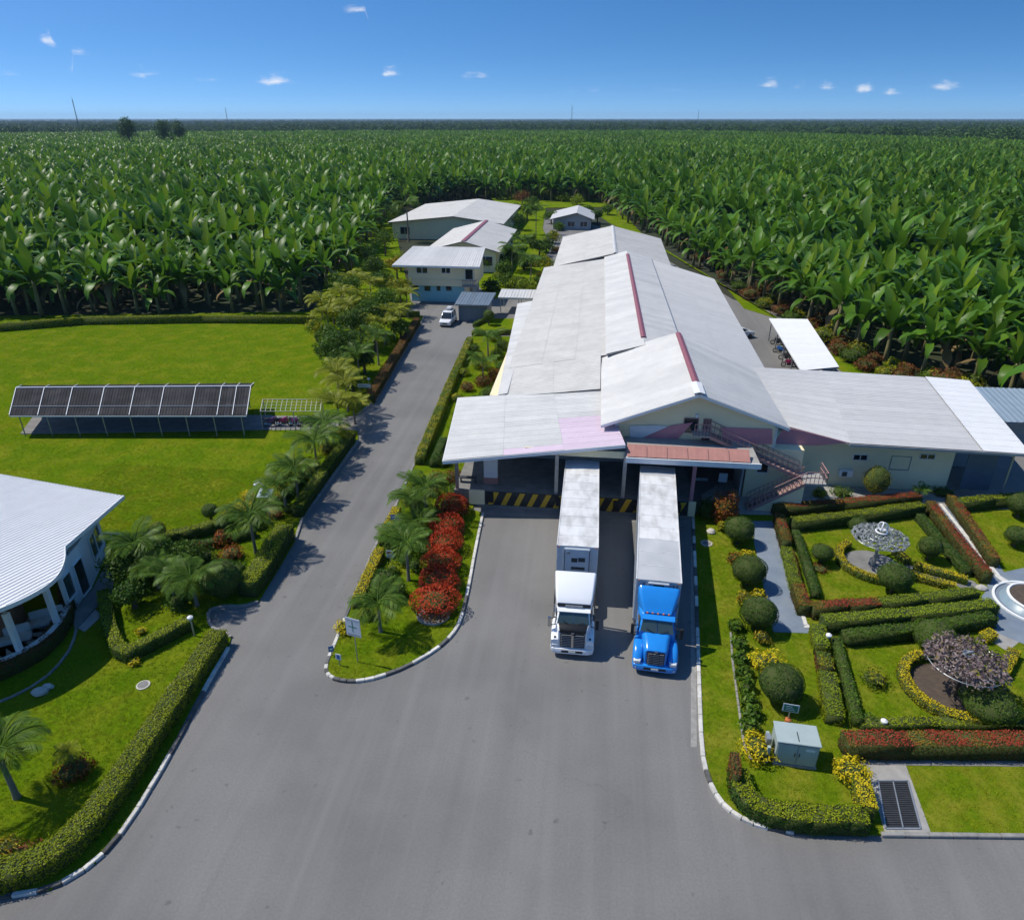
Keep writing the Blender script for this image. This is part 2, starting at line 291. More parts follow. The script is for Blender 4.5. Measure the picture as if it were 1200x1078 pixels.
# ------------------------------------------------------------------ mesh helpers
def nobj(name, me, parent=None, loc=None):
    o = bpy.data.objects.new(name, me); C.objects.link(o)
    if parent is not None: o.parent = parent
    if loc is not None: o.location = loc
    return o
def tag(o, label, cat, group=None):
    o['label'] = label; o['category'] = cat
    if group: o['group'] = group
    return o
def empty(name, loc, label, cat, group=None, rz=0.):
    o = bpy.data.objects.new(name, None); o.empty_display_size = .3; C.objects.link(o)
    o.location = loc; o.rotation_euler = (0, 0, rz); tag(o, label, cat, group); return o
def struct(o): o['kind'] = 'structure'; return o
def stuff(o): o['kind'] = 'stuff'; return o
class MB:
    """collects shapes; build() links them as one mesh. off = origin subtracted so shapes may be given in world metres"""
    def __init__(s, off=(0,0,0)): s.v = []; s.f = []; s.mi = []; s.mats = []; s.off = Vector(off); s.cur = 0; s.sm = []; s.smooth = False
    def mat(s, m):
        m = M[m] if isinstance(m, str) else m
        if m not in s.mats: s.mats.append(m)
        s.cur = s.mats.index(m); return s
    def add(s, vs, fs):
        b = len(s.v)
        for p in vs: s.v.append((p[0]-s.off.x, p[1]-s.off.y, p[2]-s.off.z))
        for f in fs: s.f.append([i+b for i in f]); s.mi.append(s.cur); s.sm.append(s.smooth)
        return s
    def box(s, a, b):
        x0,y0,z0 = a; x1,y1,z1 = b
        return s.add([(x0,y0,z0),(x1,y0,z0),(x1,y1,z0),(x0,y1,z0),(x0,y0,z1),(x1,y0,z1),(x1,y1,z1),(x0,y1,z1)],
                     [(3,2,1,0),(4,5,6,7),(0,1,5,4),(1,2,6,5),(2,3,7,6),(3,0,4,7)])
    def obox(s, c, w, d, z0, z1, rz):
        c = Vector(c); u = Vector((math.cos(rz), math.sin(rz))); v = Vector((-u.y, u.x)); pts = []
        for z in (z0, z1):
            for a, b in ((-1,-1),(1,-1),(1,1),(-1,1)):
                pts.append((c.x+u.x*a*w/2+v.x*b*d/2, c.y+u.y*a*w/2+v.y*b*d/2, z))
        return s.add(pts, [(3,2,1,0),(4,5,6,7),(0,1,5,4),(1,2,6,5),(2,3,7,6),(3,0,4,7)])
    def hexa(s, p): # eight corners, bottom 4 then top 4
        return s.add(p, [(3,2,1,0),(4,5,6,7),(0,1,5,4),(1,2,6,5),(2,3,7,6),(3,0,4,7)])
    def prism(s, pts, z0, z1):
        n = len(pts)
        ar = sum(pts[i][0]*pts[(i+1)%n][1]-pts[(i+1)%n][0]*pts[i][1] for i in range(n))
        if ar < 0: pts = list(pts)[::-1]
        vs = [(p[0],p[1],z0) for p in pts]+[(p[0],p[1],z1) for p in pts]
        return s.add(vs, [list(range(n-1,-1,-1)), list(range(n,2*n))]+[(i,(i+1)%n,(i+1)%n+n,i+n) for i in range(n)])
    def bar(s, a, b, w, h=None):
        a = Vector(a); b = Vector(b); d = (b-a); 
        if d.length < 1e-6: return s
        d.normalize(); up = Vector((0,0,1)) if abs(d.z) < .95 else Vector((1,0,0))
        u = d.cross(up).normalized()*w/2; v = u.normalized().cross(d)*((h or w)/2)
        p = [a-u-v, a+u-v, a+u+v, a-u+v, b-u-v, b+u-v, b+u+v, b-u+v]
        return s.add(p, [(0,1,2,3),(7,6,5,4),(0,4,5,1),(1,5,6,2),(2,6,7,3),(3,7,4,0)])
    def tube(s, pts, rad, n=8, caps=True):
        pts = [Vector(p) for p in pts]; rs = rad if isinstance(rad, (list, tuple)) else [rad]*len(pts)
        vs = []; fs = []; pu = None
        for i, p in enumerate(pts):
            d = (pts[min(i+1,len(pts)-1)]-pts[max(i-1,0)]).normalized()
            up = pu if pu is not None else (Vector((1,0,0)) if abs(d.x) < .9 else Vector((0,1,0)))
            u = (up - d*up.dot(d)).normalized(); w = d.cross(u); pu = u
            for k in range(n):
                a = 2*PI*k/n; vs.append(p+(u*math.cos(a)+w*math.sin(a))*rs[i])
        for i in range(len(pts)-1):
            for k in range(n): fs.append((i*n+k, i*n+(k+1)%n, (i+1)*n+(k+1)%n, (i+1)*n+k))
        if caps: fs.append(list(range(n-1,-1,-1))); fs.append([(len(pts)-1)*n+k for k in range(n)])
        o = s.smooth; s.smooth = True; s.add(vs, fs); s.smooth = o; return s
    def lathe(s, c, prof, n=20):
        vs = []; fs = []; m = len(prof)
        for r, z in prof:
            for k in range(n): a = 2*PI*k/n; vs.append((c[0]+r*math.cos(a), c[1]+r*math.sin(a), c[2]+z))
        for i in range(m-1):
            for k in range(n): fs.append((i*n+k, i*n+(k+1)%n, (i+1)*n+(k+1)%n, (i+1)*n+k))
        fs.append(list(range(n-1,-1,-1))); fs.append([(m-1)*n+k for k in range(n)])
        return s.add(vs, fs)
    def loft(s, secs, caps=True, smooth=True):
        n = len(secs[0]); vs = [p for c in secs for p in c]; fs = []
        for i in range(len(secs)-1):
            for k in range(n): fs.append((i*n+k, i*n+(k+1)%n, (i+1)*n+(k+1)%n, (i+1)*n+k))
        if caps: fs.append(list(range(n-1,-1,-1))); fs.append([(len(secs)-1)*n+k for k in range(n)])
        o = s.smooth; s.smooth = smooth; s.add(vs, fs); s.smooth = o; return s
    def build(s, name, m=None, parent=None, loc=None, bevel=0.):
        me = bpy.data.meshes.new(name); me.from_pydata(s.v, [], s.f)
        if m is not None: s.mats = [M[m] if isinstance(m, str) else m]; s.mi = [0]*len(s.f)
        for x in s.mats: me.materials.append(x)
        me.polygons.foreach_set('material_index', s.mi); me.polygons.foreach_set('use_smooth', s.sm); me.update()
        if bevel:
            bm = bmesh.new(); bm.from_mesh(me); bmesh.ops.recalc_face_normals(bm, faces=bm.faces)
            bmesh.ops.bevel(bm, geom=[e for e in bm.edges if e.is_manifold and e.calc_face_angle(0) > .5], offset=bevel, segments=2, affect='EDGES', clamp_overlap=True)
            bm.to_mesh(me); bm.free()
        if any(s.sm) and not bevel:
            try: me.set_sharp_from_angle(angle=math.radians(38))
            except Exception: pass
        return nobj(name, me, parent, loc if loc is not None else (s.off if parent is None else None))
def quadmesh(name, V, mats, mi=None, smooth=False, extra=None):
    """V: (N,4,3) quads; extra: an MB joined in front"""
    V = np.asarray(V, dtype=np.float32); N = len(V); me = bpy.data.meshes.new(name)
    ev = np.zeros((0,3), np.float32); ef = []; em = []
    if extra is not None: ev = np.array(extra.v, np.float32).reshape(-1,3); ef = extra.f; em = extra.mi
    nv = len(ev)+4*N; ls = [len(f) for f in ef]; nl = sum(ls)+4*N
    me.vertices.add(nv); me.vertices.foreach_set('co', np.concatenate([ev, V.reshape(-1,3)]).ravel())
    me.loops.add(nl); me.loops.foreach_set('vertex_index', np.concatenate([np.array([i for f in ef for i in f], np.int32), np.arange(4*N, dtype=np.int32)+len(ev)]).astype(np.int32))
    me.polygons.add(len(ef)+N)
    tot = np.concatenate([np.array(ls, np.int32), np.full(N, 4, np.int32)]).astype(np.int32)
    me.polygons.foreach_set('loop_start', np.concatenate([[0], np.cumsum(tot)[:-1]]).astype(np.int32))
    for m in mats: me.materials.append(M[m] if isinstance(m, str) else m)
    mm = np.concatenate([np.array(em, np.int32), np.asarray(mi if mi is not None else np.zeros(N), np.int32)]).astype(np.int32)
    me.polygons.foreach_set('material_index', mm)
    me.update(calc_edges=True); me.validate(); return me
def leaves(P, N, L, Wd, jitter=.7, droop=0.):
    """diamond leaves at points P, lying roughly across normals N"""
    n = len(P); r = nrs.normal(size=(n,3)); nn = N + jitter*.6*nrs.normal(size=(n,3)); nn /= np.linalg.norm(nn, axis=1, keepdims=True)+1e-9
    d = np.cross(nn, r); d[:,2] -= droop; d /= np.linalg.norm(d, axis=1, keepdims=True)+1e-9
    w = np.cross(nn, d); w /= np.linalg.norm(w, axis=1, keepdims=True)+1e-9
    Ls = (L*nrs.uniform(.65, 1.3, n))[:,None]; Ws = (Wd*nrs.uniform(.7, 1.25, n))[:,None]
    a = P - d*Ls*.5; c = P + d*Ls*.5; mid = P + nn*Ls*.10 - d*Ls*.05
    return np.stack([a, mid + w*Ws*.5, c, mid - w*Ws*.5], axis=1)
def jit2(p, k): return (p[0]+rnd.uniform(-k,k), p[1]+rnd.uniform(-k,k))
# ------------------------------------------------------------------ the setting: ground, asphalt, lawns, paths, kerbs
b = MB(); R_ = 45000
b.add([(-R_,-2000,-.06),(R_,-2000,-.06),(R_,R_,-.06),(-R_,R_,-.06)], [(0,1,2,3)])
struct(b.build('ground', 'soil'))
SHEETS = {'lawn': [], 'hard': []}
def sheet(name, pts, z, m, skirt=.12):
    SHEETS['lawn' if name == 'lawn' else 'hard'].append(list(pts))
    b = MB(); n = len(pts); ar = sum(pts[i][0]*pts[(i+1)%n][1]-pts[(i+1)%n][0]*pts[i][1] for i in range(n))
    if ar < 0: pts = pts[::-1]
    vs = [(p[0],p[1],z) for p in pts]; fs = [list(range(n))]
    if skirt:
        vs += [(p[0],p[1],z-skirt) for p in pts]; fs += [(i, i+n, (i+1)%n+n, (i+1)%n) for i in range(n)]
    b.add(vs, fs); return struct(b.build(name, m))
def gp(l, h=0.): return [tuple(G(x, y, h))[:2] for x, y in l]
sheet('asphalt_road', [(-90,2),(90,2),(60,52),(34,72),(31,112),(24,124),(16,160),(0,215),(-14,235),(-26,205),(-22,160),(-30,136),(-44,128),(-40,100),(-60,50)], 0.0, 'asphalt', 0)
west = [(-420,1075),(-150,1072),(0,1052),(60,1043),(112,1012),(150,968),(200,885),(240,808),(268,760),(271,748),(262,740),(247,737),(243,716),(262,711),(285,712),(303,706),
        (346,634),(354,610),(420,517),(419,506),(398,504),(398,489),(418,487),(440,470),(494,378),(497,372),(480,366),(440,366),(385,352),(365,366),(0,371),(-420,378)]
sheet('lawn', gp(west), .10, 'lawn')
island = [(552,395),(500,512),(462,598),(440,641),(415,700),(394,752),(383,777),(382,788),(388,795),(402,799),(422,799),(445,794),(475,783),(510,763),(530,745),(540,728),(549,690),(557,645),(566,602),(553,598)]
isl_m = gp(island)+[(-8.2,52),(-8.2,97)]
sheet('lawn', isl_m, .10, 'lawn')
sheet('lawn', gp([(572,374),(607,374),(607,391),(553,393),(560,382)]), .10, 'lawn')
east = [(812,606),(816,700),(819,800),(822,880),(829,912),(842,938),(862,957),(890,969),(930,976),(1032,979),(1200,981),(1420,985)]
sheet('lawn', gp(east)+[(62,40),(50,52.5),(30.5,52.6),(12,52),(9.6,50.2)], .10, 'lawn_garden')
sheet('lawn', gp([(375,362),(440,367),(482,357),(470,300),(462,262),(480,222),(470,214),(420,250),(380,330)]), .09, 'lawn')
sheet('lawn', gp([(557,330),(572,350),(640,352),(640,300),(646,290),(636,268),(640,244),(716,243),(706,229),(560,222),(600,250),(604,270),(590,300)]), .09, 'lawn')
sheet('lawn', gp([(775,290),(850,336),(872,362),(905,372),(930,392),(992,440),(1128,455),(1160,480),(1290,545),(1290,500),(1200,482),(1100,452),(985,420),(900,366),(830,325),(760,283),(735,255),(716,240),(700,252),(715,262)]), .09, 'lawn')
# kerbs: every stone its own piece
def kerb(name, pts, m='kerb_white', black=0., L=1.0, h=.16, w=.2, both=None):
    b = MB(); p0 = pts[0]; root = None; pieces = []
    for a, c in zip(pts[:-1], pts[1:]):
        a = Vector((a[0],a[1])); c = Vector((c[0],c[1])); n = max(1, round((c-a).length/L))
        for i in range(n): pieces.append((a+(c-a)*i/n, a+(c-a)*(i+1)/n))
    for i, (a, c) in enumerate(pieces):
        d = (c-a); ln = d.length; rz = math.atan2(d.y, d.x); q = MB()
        q.obox((0,0), ln-.015, w, -.06, h+rnd.uniform(-.008,.008), 0)
        mm = m
        if black and rnd.random() < black: mm = 'kerb_black'
        o = q.build('kerb_stone' if root else name, mm, bevel=.02)
        mid = (a+c)/2; 
        if root is None: root = o; o.location = (mid.x, mid.y, 0); o.rotation_euler.z = rz; struct(o); inv = None
        else:
            bpy.context.view_layer.update() if inv is None else None
            if inv is None: inv = (Matrix.Translation(root.location) @ Matrix.Rotation(root.rotation_euler.z, 4, 'Z')).inverted()
            o.parent = root; o.matrix_basis = inv @ (Matrix.Translation((mid.x, mid.y, 0)) @ Matrix.Rotation(rz, 4, 'Z'))
def smooth_px(l, k=2):
    for _ in range(k):
        o = [l[0]]
        for p, q in zip(l[:-1], l[1:]): o += [tuple(np.array(p)*.75+np.array(q)*.25), tuple(np.array(p)*.25+np.array(q)*.75)]
        l = o+[l[-1]]
    return l
kerb('island_kerb', gp(smooth_px(island[4:19], 1)), black=.3)
kerb('road_kerb', gp(island[:5]), m='kerb_bare')
kerb('garden_kerb', gp(smooth_px(east[:9], 1)), black=.22)
kerb('garden_kerb', gp(east[9:11])+[tuple(G(1330,984))[:2]], m='kerb_bare')
kerb('lawn_kerb', gp(smooth_px(west[1:9], 1)), m='kerb_white', black=.35)
kerb('lawn_kerb', gp(smooth_px(west[9:16], 1)), m='kerb_bare')
kerb('lawn_kerb', gp(west[16:19]), m='kerb_bare')
kerb('lawn_kerb', gp(west[22:26]), m='kerb_bare')
# concrete apron at the dock, paint, drain strip
sheet('dock_apron', [(-8.4,47.05),(8.6,47.05),(8.6,48.2),(-8.4,48.2)], .012, 'concrete_dk', 0)
b = MB()
b.add([(8.05,44.4,.01),(8.35,44.4,.01),(6.25,25.8,.01),(5.95,25.8,.01)], [(3,2,1,0)]); struct(b.build('gutter_strip', 'kerb_bare'))
# garden paths
sheet('garden_path', gp([(880,612),(906,612),(944,736),(958,738),(958,744),(906,742),(884,640)]), .118, 'path_blue')
for k, l in enumerate([[(906,612),(909,612),(946,734),(942,735)], [(942,734),(960,734),(960,738),(942,738)]]):
    sheet('path_edging', gp(l), .16, 'kerb_white')
sheet('entrance_paving', [(9.7,49.0),(15.2,49.4),(15.2,50.6),(19.8,51.2),(24,52.1),(31,52.3),(50,53),(50,54.9),(12,54.9),(9.7,52)], .122, 'concrete')
sheet('garden_path', gp([(1083,583),(1108,583),(1155,640),(1176,672),(1230,660),(1300,700),(1300,770),(1220,765),(1165,742),(1152,718),(1150,700),(1158,690),(1128,640),(1092,600)]), .119, 'path_blue')
sheet('path_edging', gp([(1100,592),(1103,592),(1172,677),(1182,683),(1192,684),(1192,687),(1178,686),(1167,678)]), .16, 'kerb_white')
sheet('garden_path', gp([(1166,738),(1185,744),(1196,752),(1180,765),(1160,752)]), .117, 'concrete')
# driveway with drain grate
sheet('drive_slab', gp([(1014,896),(1060,896),(1090,977),(1036,977)]), .117, 'concrete')
sheet('drive_slab', gp([(1005,890),(1420,893),(1420,902),(1008,898)]), .121, 'concrete_dk')
g4 = [G(1028,917), G(1063,917), G(1078,973), G(1037,973)]
e = empty('drain_grate', tuple((g4[0]+g4[2])/2), 'dark steel drain grate set in the concrete drive slab', 'grate')
def lerp(a, c, t): return a+(c-a)*t
b = MB(e.location)
for k in range(2):
    b.bar(lerp(g4[0],g4[3],0)+Vector((0,0,.14)) if k == 0 else g4[1]+Vector((0,0,.14)), (g4[3] if k == 0 else g4[2])+Vector((0,0,.14)), .07, .05)
b.bar(lerp(g4[0],g4[1],.5)+Vector((0,0,.14)), lerp(g4[3],g4[2],.5)+Vector((0,0,.14)), .05, .05)
b.bar(g4[0]+Vector((0,0,.14)), g4[1]+Vector((0,0,.14)), .07, .05); b.bar(g4[3]+Vector((0,0,.14)), g4[2]+Vector((0,0,.14)), .07, .05)
b.build('frame', 'steel', e)
b = MB(e.location); b.add([p+Vector((0,0,.124)) for p in g4], [(3,2,1,0)]); b.build('pit_floor', 'black', e)
for i in range(1, 22):
    t = i/22; b = MB(e.location)
    b.bar(lerp(g4[0],g4[3],t)+Vector((0,0,.138)), lerp(g4[1],g4[2],t)+Vector((0,0,.138)), .035, .03); b.build('grate_bar', M['steel_dk'], e)
# round tiled planter basin at the plaza
c = G(1214,710)
e = empty('round_planter', tuple(c), 'round blue mosaic planter basin with white rim at the right edge', 'planter')
b = MB(); b.smooth = True; b.lathe((0,0,0), [(2.45,0.0),(2.45,.22),(2.38,.24),(2.3,.22),(2.3,.10)], 48); b.build('kerb_ring', 'white_paint', e)
b = MB(); b.smooth = True; b.lathe((0,0,0), [(2.05,.1),(1.75,.47),(1.70,.5)], 48); b.build('tiled_wall', 'tile_blue', e)
b = MB(); b.smooth = True; b.lathe((0,0,0), [(1.74,.52),(1.74,.6),(1.6,.62),(1.55,.52)], 48); b.build('rim', 'white_paint', e)
b = MB(); b.lathe((0,0,0), [(1.59,.4),(1.58,.56)], 48); b.build('soil_bed', 'bedsoil', e)
# ------------------------------------------------------------------ roofs and windows
def roof_patch(parent, A, B, Cc, D, m, step=1.05, thick=.12, name='roof', rib=.034, nrib=3, under='slab', rows=1, matf=None):
    """sheeted roof on the patch A-B (low edge) D-C (high edge); the deck is a part, each sheet a sub-part"""
    A, B, Cc, D = [Vector(p) for p in (A, B, Cc, D)]; off = parent.location
    nrm = (B-A).cross(D-A).normalized()
    if nrm.z < 0: nrm = -nrm
    b = MB(off); dn = -nrm*max(thick,.17); lo = -nrm*.10
    b.hexa([A+dn, B+dn, Cc+dn, D+dn, A+lo, B+lo, Cc+lo, D+lo])
    deck = b.build(name, under, parent)
    n = max(1, round((B-A).length/step))
    for r in range(rows):
        v0, v1 = r/rows, (r+1)/rows
        for i in range(n):
            us = []
            for k in range(nrib):
                q = (i+k/nrib)/n; w_ = 1/n/nrib
                us += [(q+w_*.02,0),(q+w_*.55,0),(q+w_*.66,rib),(q+w_*.86,rib),(q+w_*.98,0)]
            b = MB(off); vs = []; fs = []; ov = .02*(rows-1-r)
            for q, h in us:
                lo_, hi_ = lerp(A,B,q), lerp(D,Cc,q)
                vs += [lerp(lo_,hi_,v0)+nrm*(h+ov+.002), lerp(lo_,hi_,v1)+nrm*(h+ov+.002)]
            for k in range(len(us)-1): fs.append((2*k,2*k+2,2*k+3,2*k+1))
            b.add(vs, fs); mm = matf((i+.5)/n, (v0+v1)/2) if matf else m
            b.build('roof_sheet', mm, deck)
    return deck
def fascia(parent, a, c, h=.22, w=.06, m='white_paint', name='fascia'):
    b = MB(parent.location); b.bar(Vector(a)-Vector((0,0,h/2)), Vector(c)-Vector((0,0,h/2)), w, h); return b.build(name, m, parent)
def window(parent, p0, p1, z0, z1, nrm, frame='white_paint', nv=2, nh=1, depth=.06, fw=.07, glass='glass'):
    """framed window on a wall between plan points p0,p1; its panes are sub-parts"""
    p0 = Vector((p0[0],p0[1],0)); p1 = Vector((p1[0],p1[1],0)); n = Vector((nrm[0],nrm[1],0)).normalized(); off = parent.location
    b = MB(off); o = n*depth*.5; up = lambda z: Vector((0,0,z))
    for z in (z0, z1): b.bar(p0+o+up(z), p1+o+up(z), depth+.03, fw)
    for k in range(nv+1):
        q = lerp(p0,p1,k/nv)+o; b.bar(q+up(z0+.03), q+up(z1-.03), fw, depth)
    for k in range(1, nh):
        z = z0+(z1-z0)*k/nh; b.bar(p0+o+up(z), p1+o+up(z), depth, fw*.6)
    fr = b.build('window', frame, parent)
    for k in range(nv):
        b = MB(off); q0 = lerp(p0,p1,k/nv)+n*.012; q1 = lerp(p0,p1,(k+1)/nv)+n*.012
        b.add([q0+up(z0),q1+up(z0),q1+up(z1),q0+up(z1)], [(0,1,2,3)]); b.build('pane', glass, fr)
    return fr
def part(parent, name, m, *boxes, bevel=0.):
    b = MB(parent.location)
    for a, c in boxes: b.box(a, c)
    return b.build(name, m, parent, bevel=bevel)
# ------------------------------------------------------------------ the packing house with its loading dock
ph = empty('packing_house', (4,60,0), 'long white-roofed packing house with striped loading dock and gabled front', 'building')
# rear hall
part(ph, 'hall_wall', 'cream', ((-7.2,68,0),(16.6,121,4.75)))
part(ph, 'hall_wall', 'cream', ((-9.3,62,0),(-7.22,96,4.3)))
part(ph, 'hall_wall', 'cream', ((-6,121.3,0),(12.4,153,5.2)))
RZ = 8.0
roof_patch(ph, (-8.2,68,5.0), (-8.5,122,5.0), (1.95,122,6.85), (1.95,68,6.85), 'roof_old', step=1.1, rows=3)
roof_patch(ph, (-8.3,60.5,4.95), (-10.45,97.5,4.6), (-8.3,97.5,5.02), (-7.4,60.5,5.12), 'roof_new', step=1.1)
roof_patch(ph, (-7.4,59.9,4.98), (-8.2,67.97,4.99), (1.1,67.97,6.69), (1.1,59.9,6.15), 'roof_old', step=1.1, rows=2)
roof_patch(ph, (1.6,67.5,7.05), (1.6,122,7.05), (5.3,122,8.1), (5.3,67.5,8.1), 'roof_new', step=1.2)
roof_patch(ph, (9.3,122,7.2), (9.3,67.5,7.2), (5.3,67.5,8.1), (5.3,122,8.1), 'roof_new', step=1.2)
roof_patch(ph, (19.3,117,4.75), (17.9,66,4.75), (8.9,66,6.95), (8.9,122,6.95), 'roof_blue', step=1.1, rows=2)
part(ph, 'monitor_upstand', 'white_wall', ((1.7,67.6,6.8),(1.78,121.9,7.0)), ((9.12,67.6,6.9),(9.2,121.9,7.15)))
roof_patch(ph, (-6.9,121.5,5.3), (-6.9,155,5.3), (3.4,155,7.75), (3.4,121.5,7.75), 'roof_old', step=1.2, rows=2)
roof_patch(ph, (13.6,155,5.3), (13.0,121.5,5.3), (3.4,121.5,7.75), (3.4,155,7.75), 'roof_old', step=1.2, rows=2)
def ridge_cap(y0, y1, x, z, m='ridge', w=.26):
    b = MB(ph.location)
    for s in (-1, 1):
        b.hexa([(x,y0,z+.03),(x+s*w,y0,z-.09),(x+s*w,y1,z-.09),(x,y1,z+.03),(x,y0,z+.09),(x+s*w,y0,z-.02),(x+s*w,y1,z-.02),(x,y1,z+.09)])
    b.build('ridge_cap', m, ph)
ridge_cap(70, 118.5, 5.3, 8.19); ridge_cap(121.6, 154.8, 3.4, 7.84, 'roof_new', .3)
# front gable block
GX0, GX1, GXR, GZE, GZR = 1.15, 15.7, 8.4, 6.4, 9.3; GY, WY = 51.0, 51.9
roof_patch(ph, (GX0,GY,GZE), (GX0,69.2,GZE), (GXR,68.0,GZR), (GXR,GY,GZR), 'roof_new', step=1.1, rows=1)
roof_patch(ph, (GX1,66.5,GZE), (GX1,GY+1.0,GZE), (GXR,GY,GZR), (GXR,68.0,GZR), 'roof_new', step=1.1, rows=1)
ridge_cap(53.4, 67.6, GXR, GZR+.09); ridge_cap(50.9, 53.4, GXR, GZR+.09, 'roof_bright', .42)
fascia(ph, (GX0,GY-.03,GZE-.02), (GXR,GY-.03,GZR-.02)); fascia(ph, (GX1,GY+.97,GZE-.02), (GXR,GY-.03,GZR-.02))
b = MB(ph.location)
b.add([(2.6,WY,4.6),(14.6,WY,4.6),(14.6,WY,GZE+.15),(GXR,WY,GZR-.28),(2.6,WY,GZE+.3),(2.6,WY+.25,4.6),(14.6,WY+.25,4.6),(14.6,WY+.25,GZE+.15),(GXR,WY+.25,GZR-.28),(2.6,WY+.25,GZE+.3)],
      [(0,1,2,3,4),(9,8,7,6,5),(0,4,9,5),(1,6,7,2),(0,5,6,1),(4,3,8,9),(3,2,7,8)]); b.build('gable_wall', 'cream', ph)
part(ph, 'gable_side_wall', 'white_wall', ((2.3,WY+.02,5.9),(2.58,69,6.5)), ((14.62,WY+.3,4.5),(14.9,66,6.35)))
# left canopy over the dock: white sheets, the near right corner faded pink
cA, cB, cC, cD = Vector((-10.7,47.0,4.55)), Vector((-12.0,60.3,4.55)), Vector((1.3,60.3,5.95)), Vector((3.0,48.4,6.0))
roof_patch(ph, cB, cA, cD, cC, 'roof_blue', step=1.1, rows=3, matf=lambda u, v: 'roof_pink' if (u > .48 and v > .6) or (u > .9 and v > .34) else 'roof_new')
fascia(ph, cA+Vector((-.02,-.04,0)), cD+Vector((0,-.04,0)), .26)
fascia(ph, cA+Vector((-.04,0,0)), cB+Vector((-.04,0,0)), .22)
# dock platform, striped face, back wall, columns, fascia band
PT = 1.4
part(ph, 'dock_platform', 'concrete_dk', ((-10.2,48.3,0),(8.5,55.0,PT)))
part(ph, 'dock_beam', 'cream', ((-9.0,48.16,.25),(-7.75,48.28,PT+.12)), ((8.15,48.16,.25),(8.7,48.28,PT+.12)))
part(ph, 'dock_face_panel', 'hazard_k', ((-7.7,48.2,.28),(8.1,48.28,PT+.05)))
part(ph, 'dock_lower_strip', 'concrete_dk', ((-8.3,48.1,-.02),(8.5,48.29,.27)))
for k in range(15):
    x = -7.5+k*1.04; w = .42; b = MB(ph.location); z0, z1 = .30, PT+.03
    x0 = x; dx = .5
    if x+w+dx > 8.08: break
    b.hexa([(x0,48.17,z0),(x0+w,48.17,z0),(x0+w,48.198,z0),(x0,48.198,z0),(x0+dx,48.17,z1),(x0+dx+w,48.17,z1),(x0+dx+w,48.198,z1),(x0+dx,48.198,z1)])
    b.build('hazard_stripe', 'hazard_y', ph)
for x in (-7.2,-1.9,-.9,2.6,4.0,7.4): part(ph, 'dock_bumper', 'black', ((x-.18,48.02,.55),(x+.18,48.15,PT-.1)), bevel=.02)
part(ph, 'dock_back_wall', 'grey_wall', ((-7.0,54.9,PT),(12.9,55.1,4.9)))
part(ph, 'dock_side_wall', 'grey_wall', ((-7.6,55.12,0),(-7.2,68,4.6)), ((12.7,WY+.3,0.05),(12.86,54.88,4.4)))
for x0, x1 in ((-5.6,-2.6),(-1.0,2.0),(4.0,7.0)):   # roller doors in the back wall
    d = part(ph, 'roller_door', 'slab', ((x0,54.82,PT),(x1,54.88,4.2)))
    for k in range(7): 
        b = MB(ph.location); z = PT+.2+k*.38; b.box((x0+.03,54.79,z),(x1-.03,54.815,z+.30)); b.build('door_slat', 'grey_wall', d)
part(ph, 'pillar', 'steel', ((-10.1,48.35,PT),(-9.85,48.6,4.55)), bevel=.02)
part(ph, 'pillar', 'white_wall', ((-8.0,49.6,PT+.55),(-6.9,50.0,4.8))); part(ph, 'pillar_plinth', 'terracotta', ((-8.03,49.57,PT),(-6.87,50.03,PT+.55)))
for x in (-2.1, 3.1): part(ph, 'pillar', 'steel', ((x-.14,48.45,PT),(x+.14,48.75,5.2)), bevel=.02)
part(ph, 'pillar', 'pinksheet', ((8.2,48.5,PT),(8.48,48.8,5.1)), bevel=.02)
part(ph, 'canopy_end_wall', 'cream', ((-4.6,48.55,4.75),(3.05,48.65,5.3)))
part(ph, 'dock_canopy_slab', 'concrete', ((3.1,47.9,4.95),(12.9,WY-.02,5.12)))
part(ph, 'eave_beam', 'white_paint', ((3.08,47.78,4.78),(12.95,47.88,5.2)))
roof_patch(ph, (3.15,48.0,5.22), (12.2,48.0,5.22), (12.2,49.1,5.75), (3.15,49.1,5.75), 'terracotta', step=1.6, nrib=2, rib=.006)
def upright(name, px, Y, m, th=.06):
    f = [VP(x, y, Y) for x, y in px]; n = len(f); b = MB(ph.location)
    b.add(f+[p+Vector((0,th,0)) for p in f], [list(range(n)), list(range(2*n-1,n-1,-1))]+[(i,i+n,(i+1)%n+n,(i+1)%n) for i in range(n)]); return b.build(name, m, ph)
upright('pink_panel', [(742,518.5),(792,517),(812,495),(786,499)], WY-.1, 'pinksheet')
upright('pale_panel', [(738,517.5),(741,518),(783,500),(770,498.5),(738,499)], WY-.1, 'white_wall')
upright('pink_panel', [(846,520),(905,520.5),(905,503),(846,501)], WY-.1, 'pinksheet')
upright('pink_panel', [(906,521),(960,522),(994,519),(940,505),(919,501)], 53.25, 'pinksheet')
# gable door and windows
q0, q1 = VP(805,516,WY), VP(834,491,WY); window(ph, (q0.x+1.1,WY), (q1.x,WY), q0.z, q1.z, (0,-1), nv=5, nh=4, frame='rail_pink', fw=.05); window(ph, (q0.x-.4,WY), (q0.x+.7,WY), q0.z+.7, q1.z, (0,-1), nv=1, frame='rail_pink'); part(ph, 'gable_lamp', 'white_paint', ((q1.x-1.3,WY-.3,q1.z+.15),(q1.x-1.05,WY-.01,q1.z+.4)), bevel=.05)
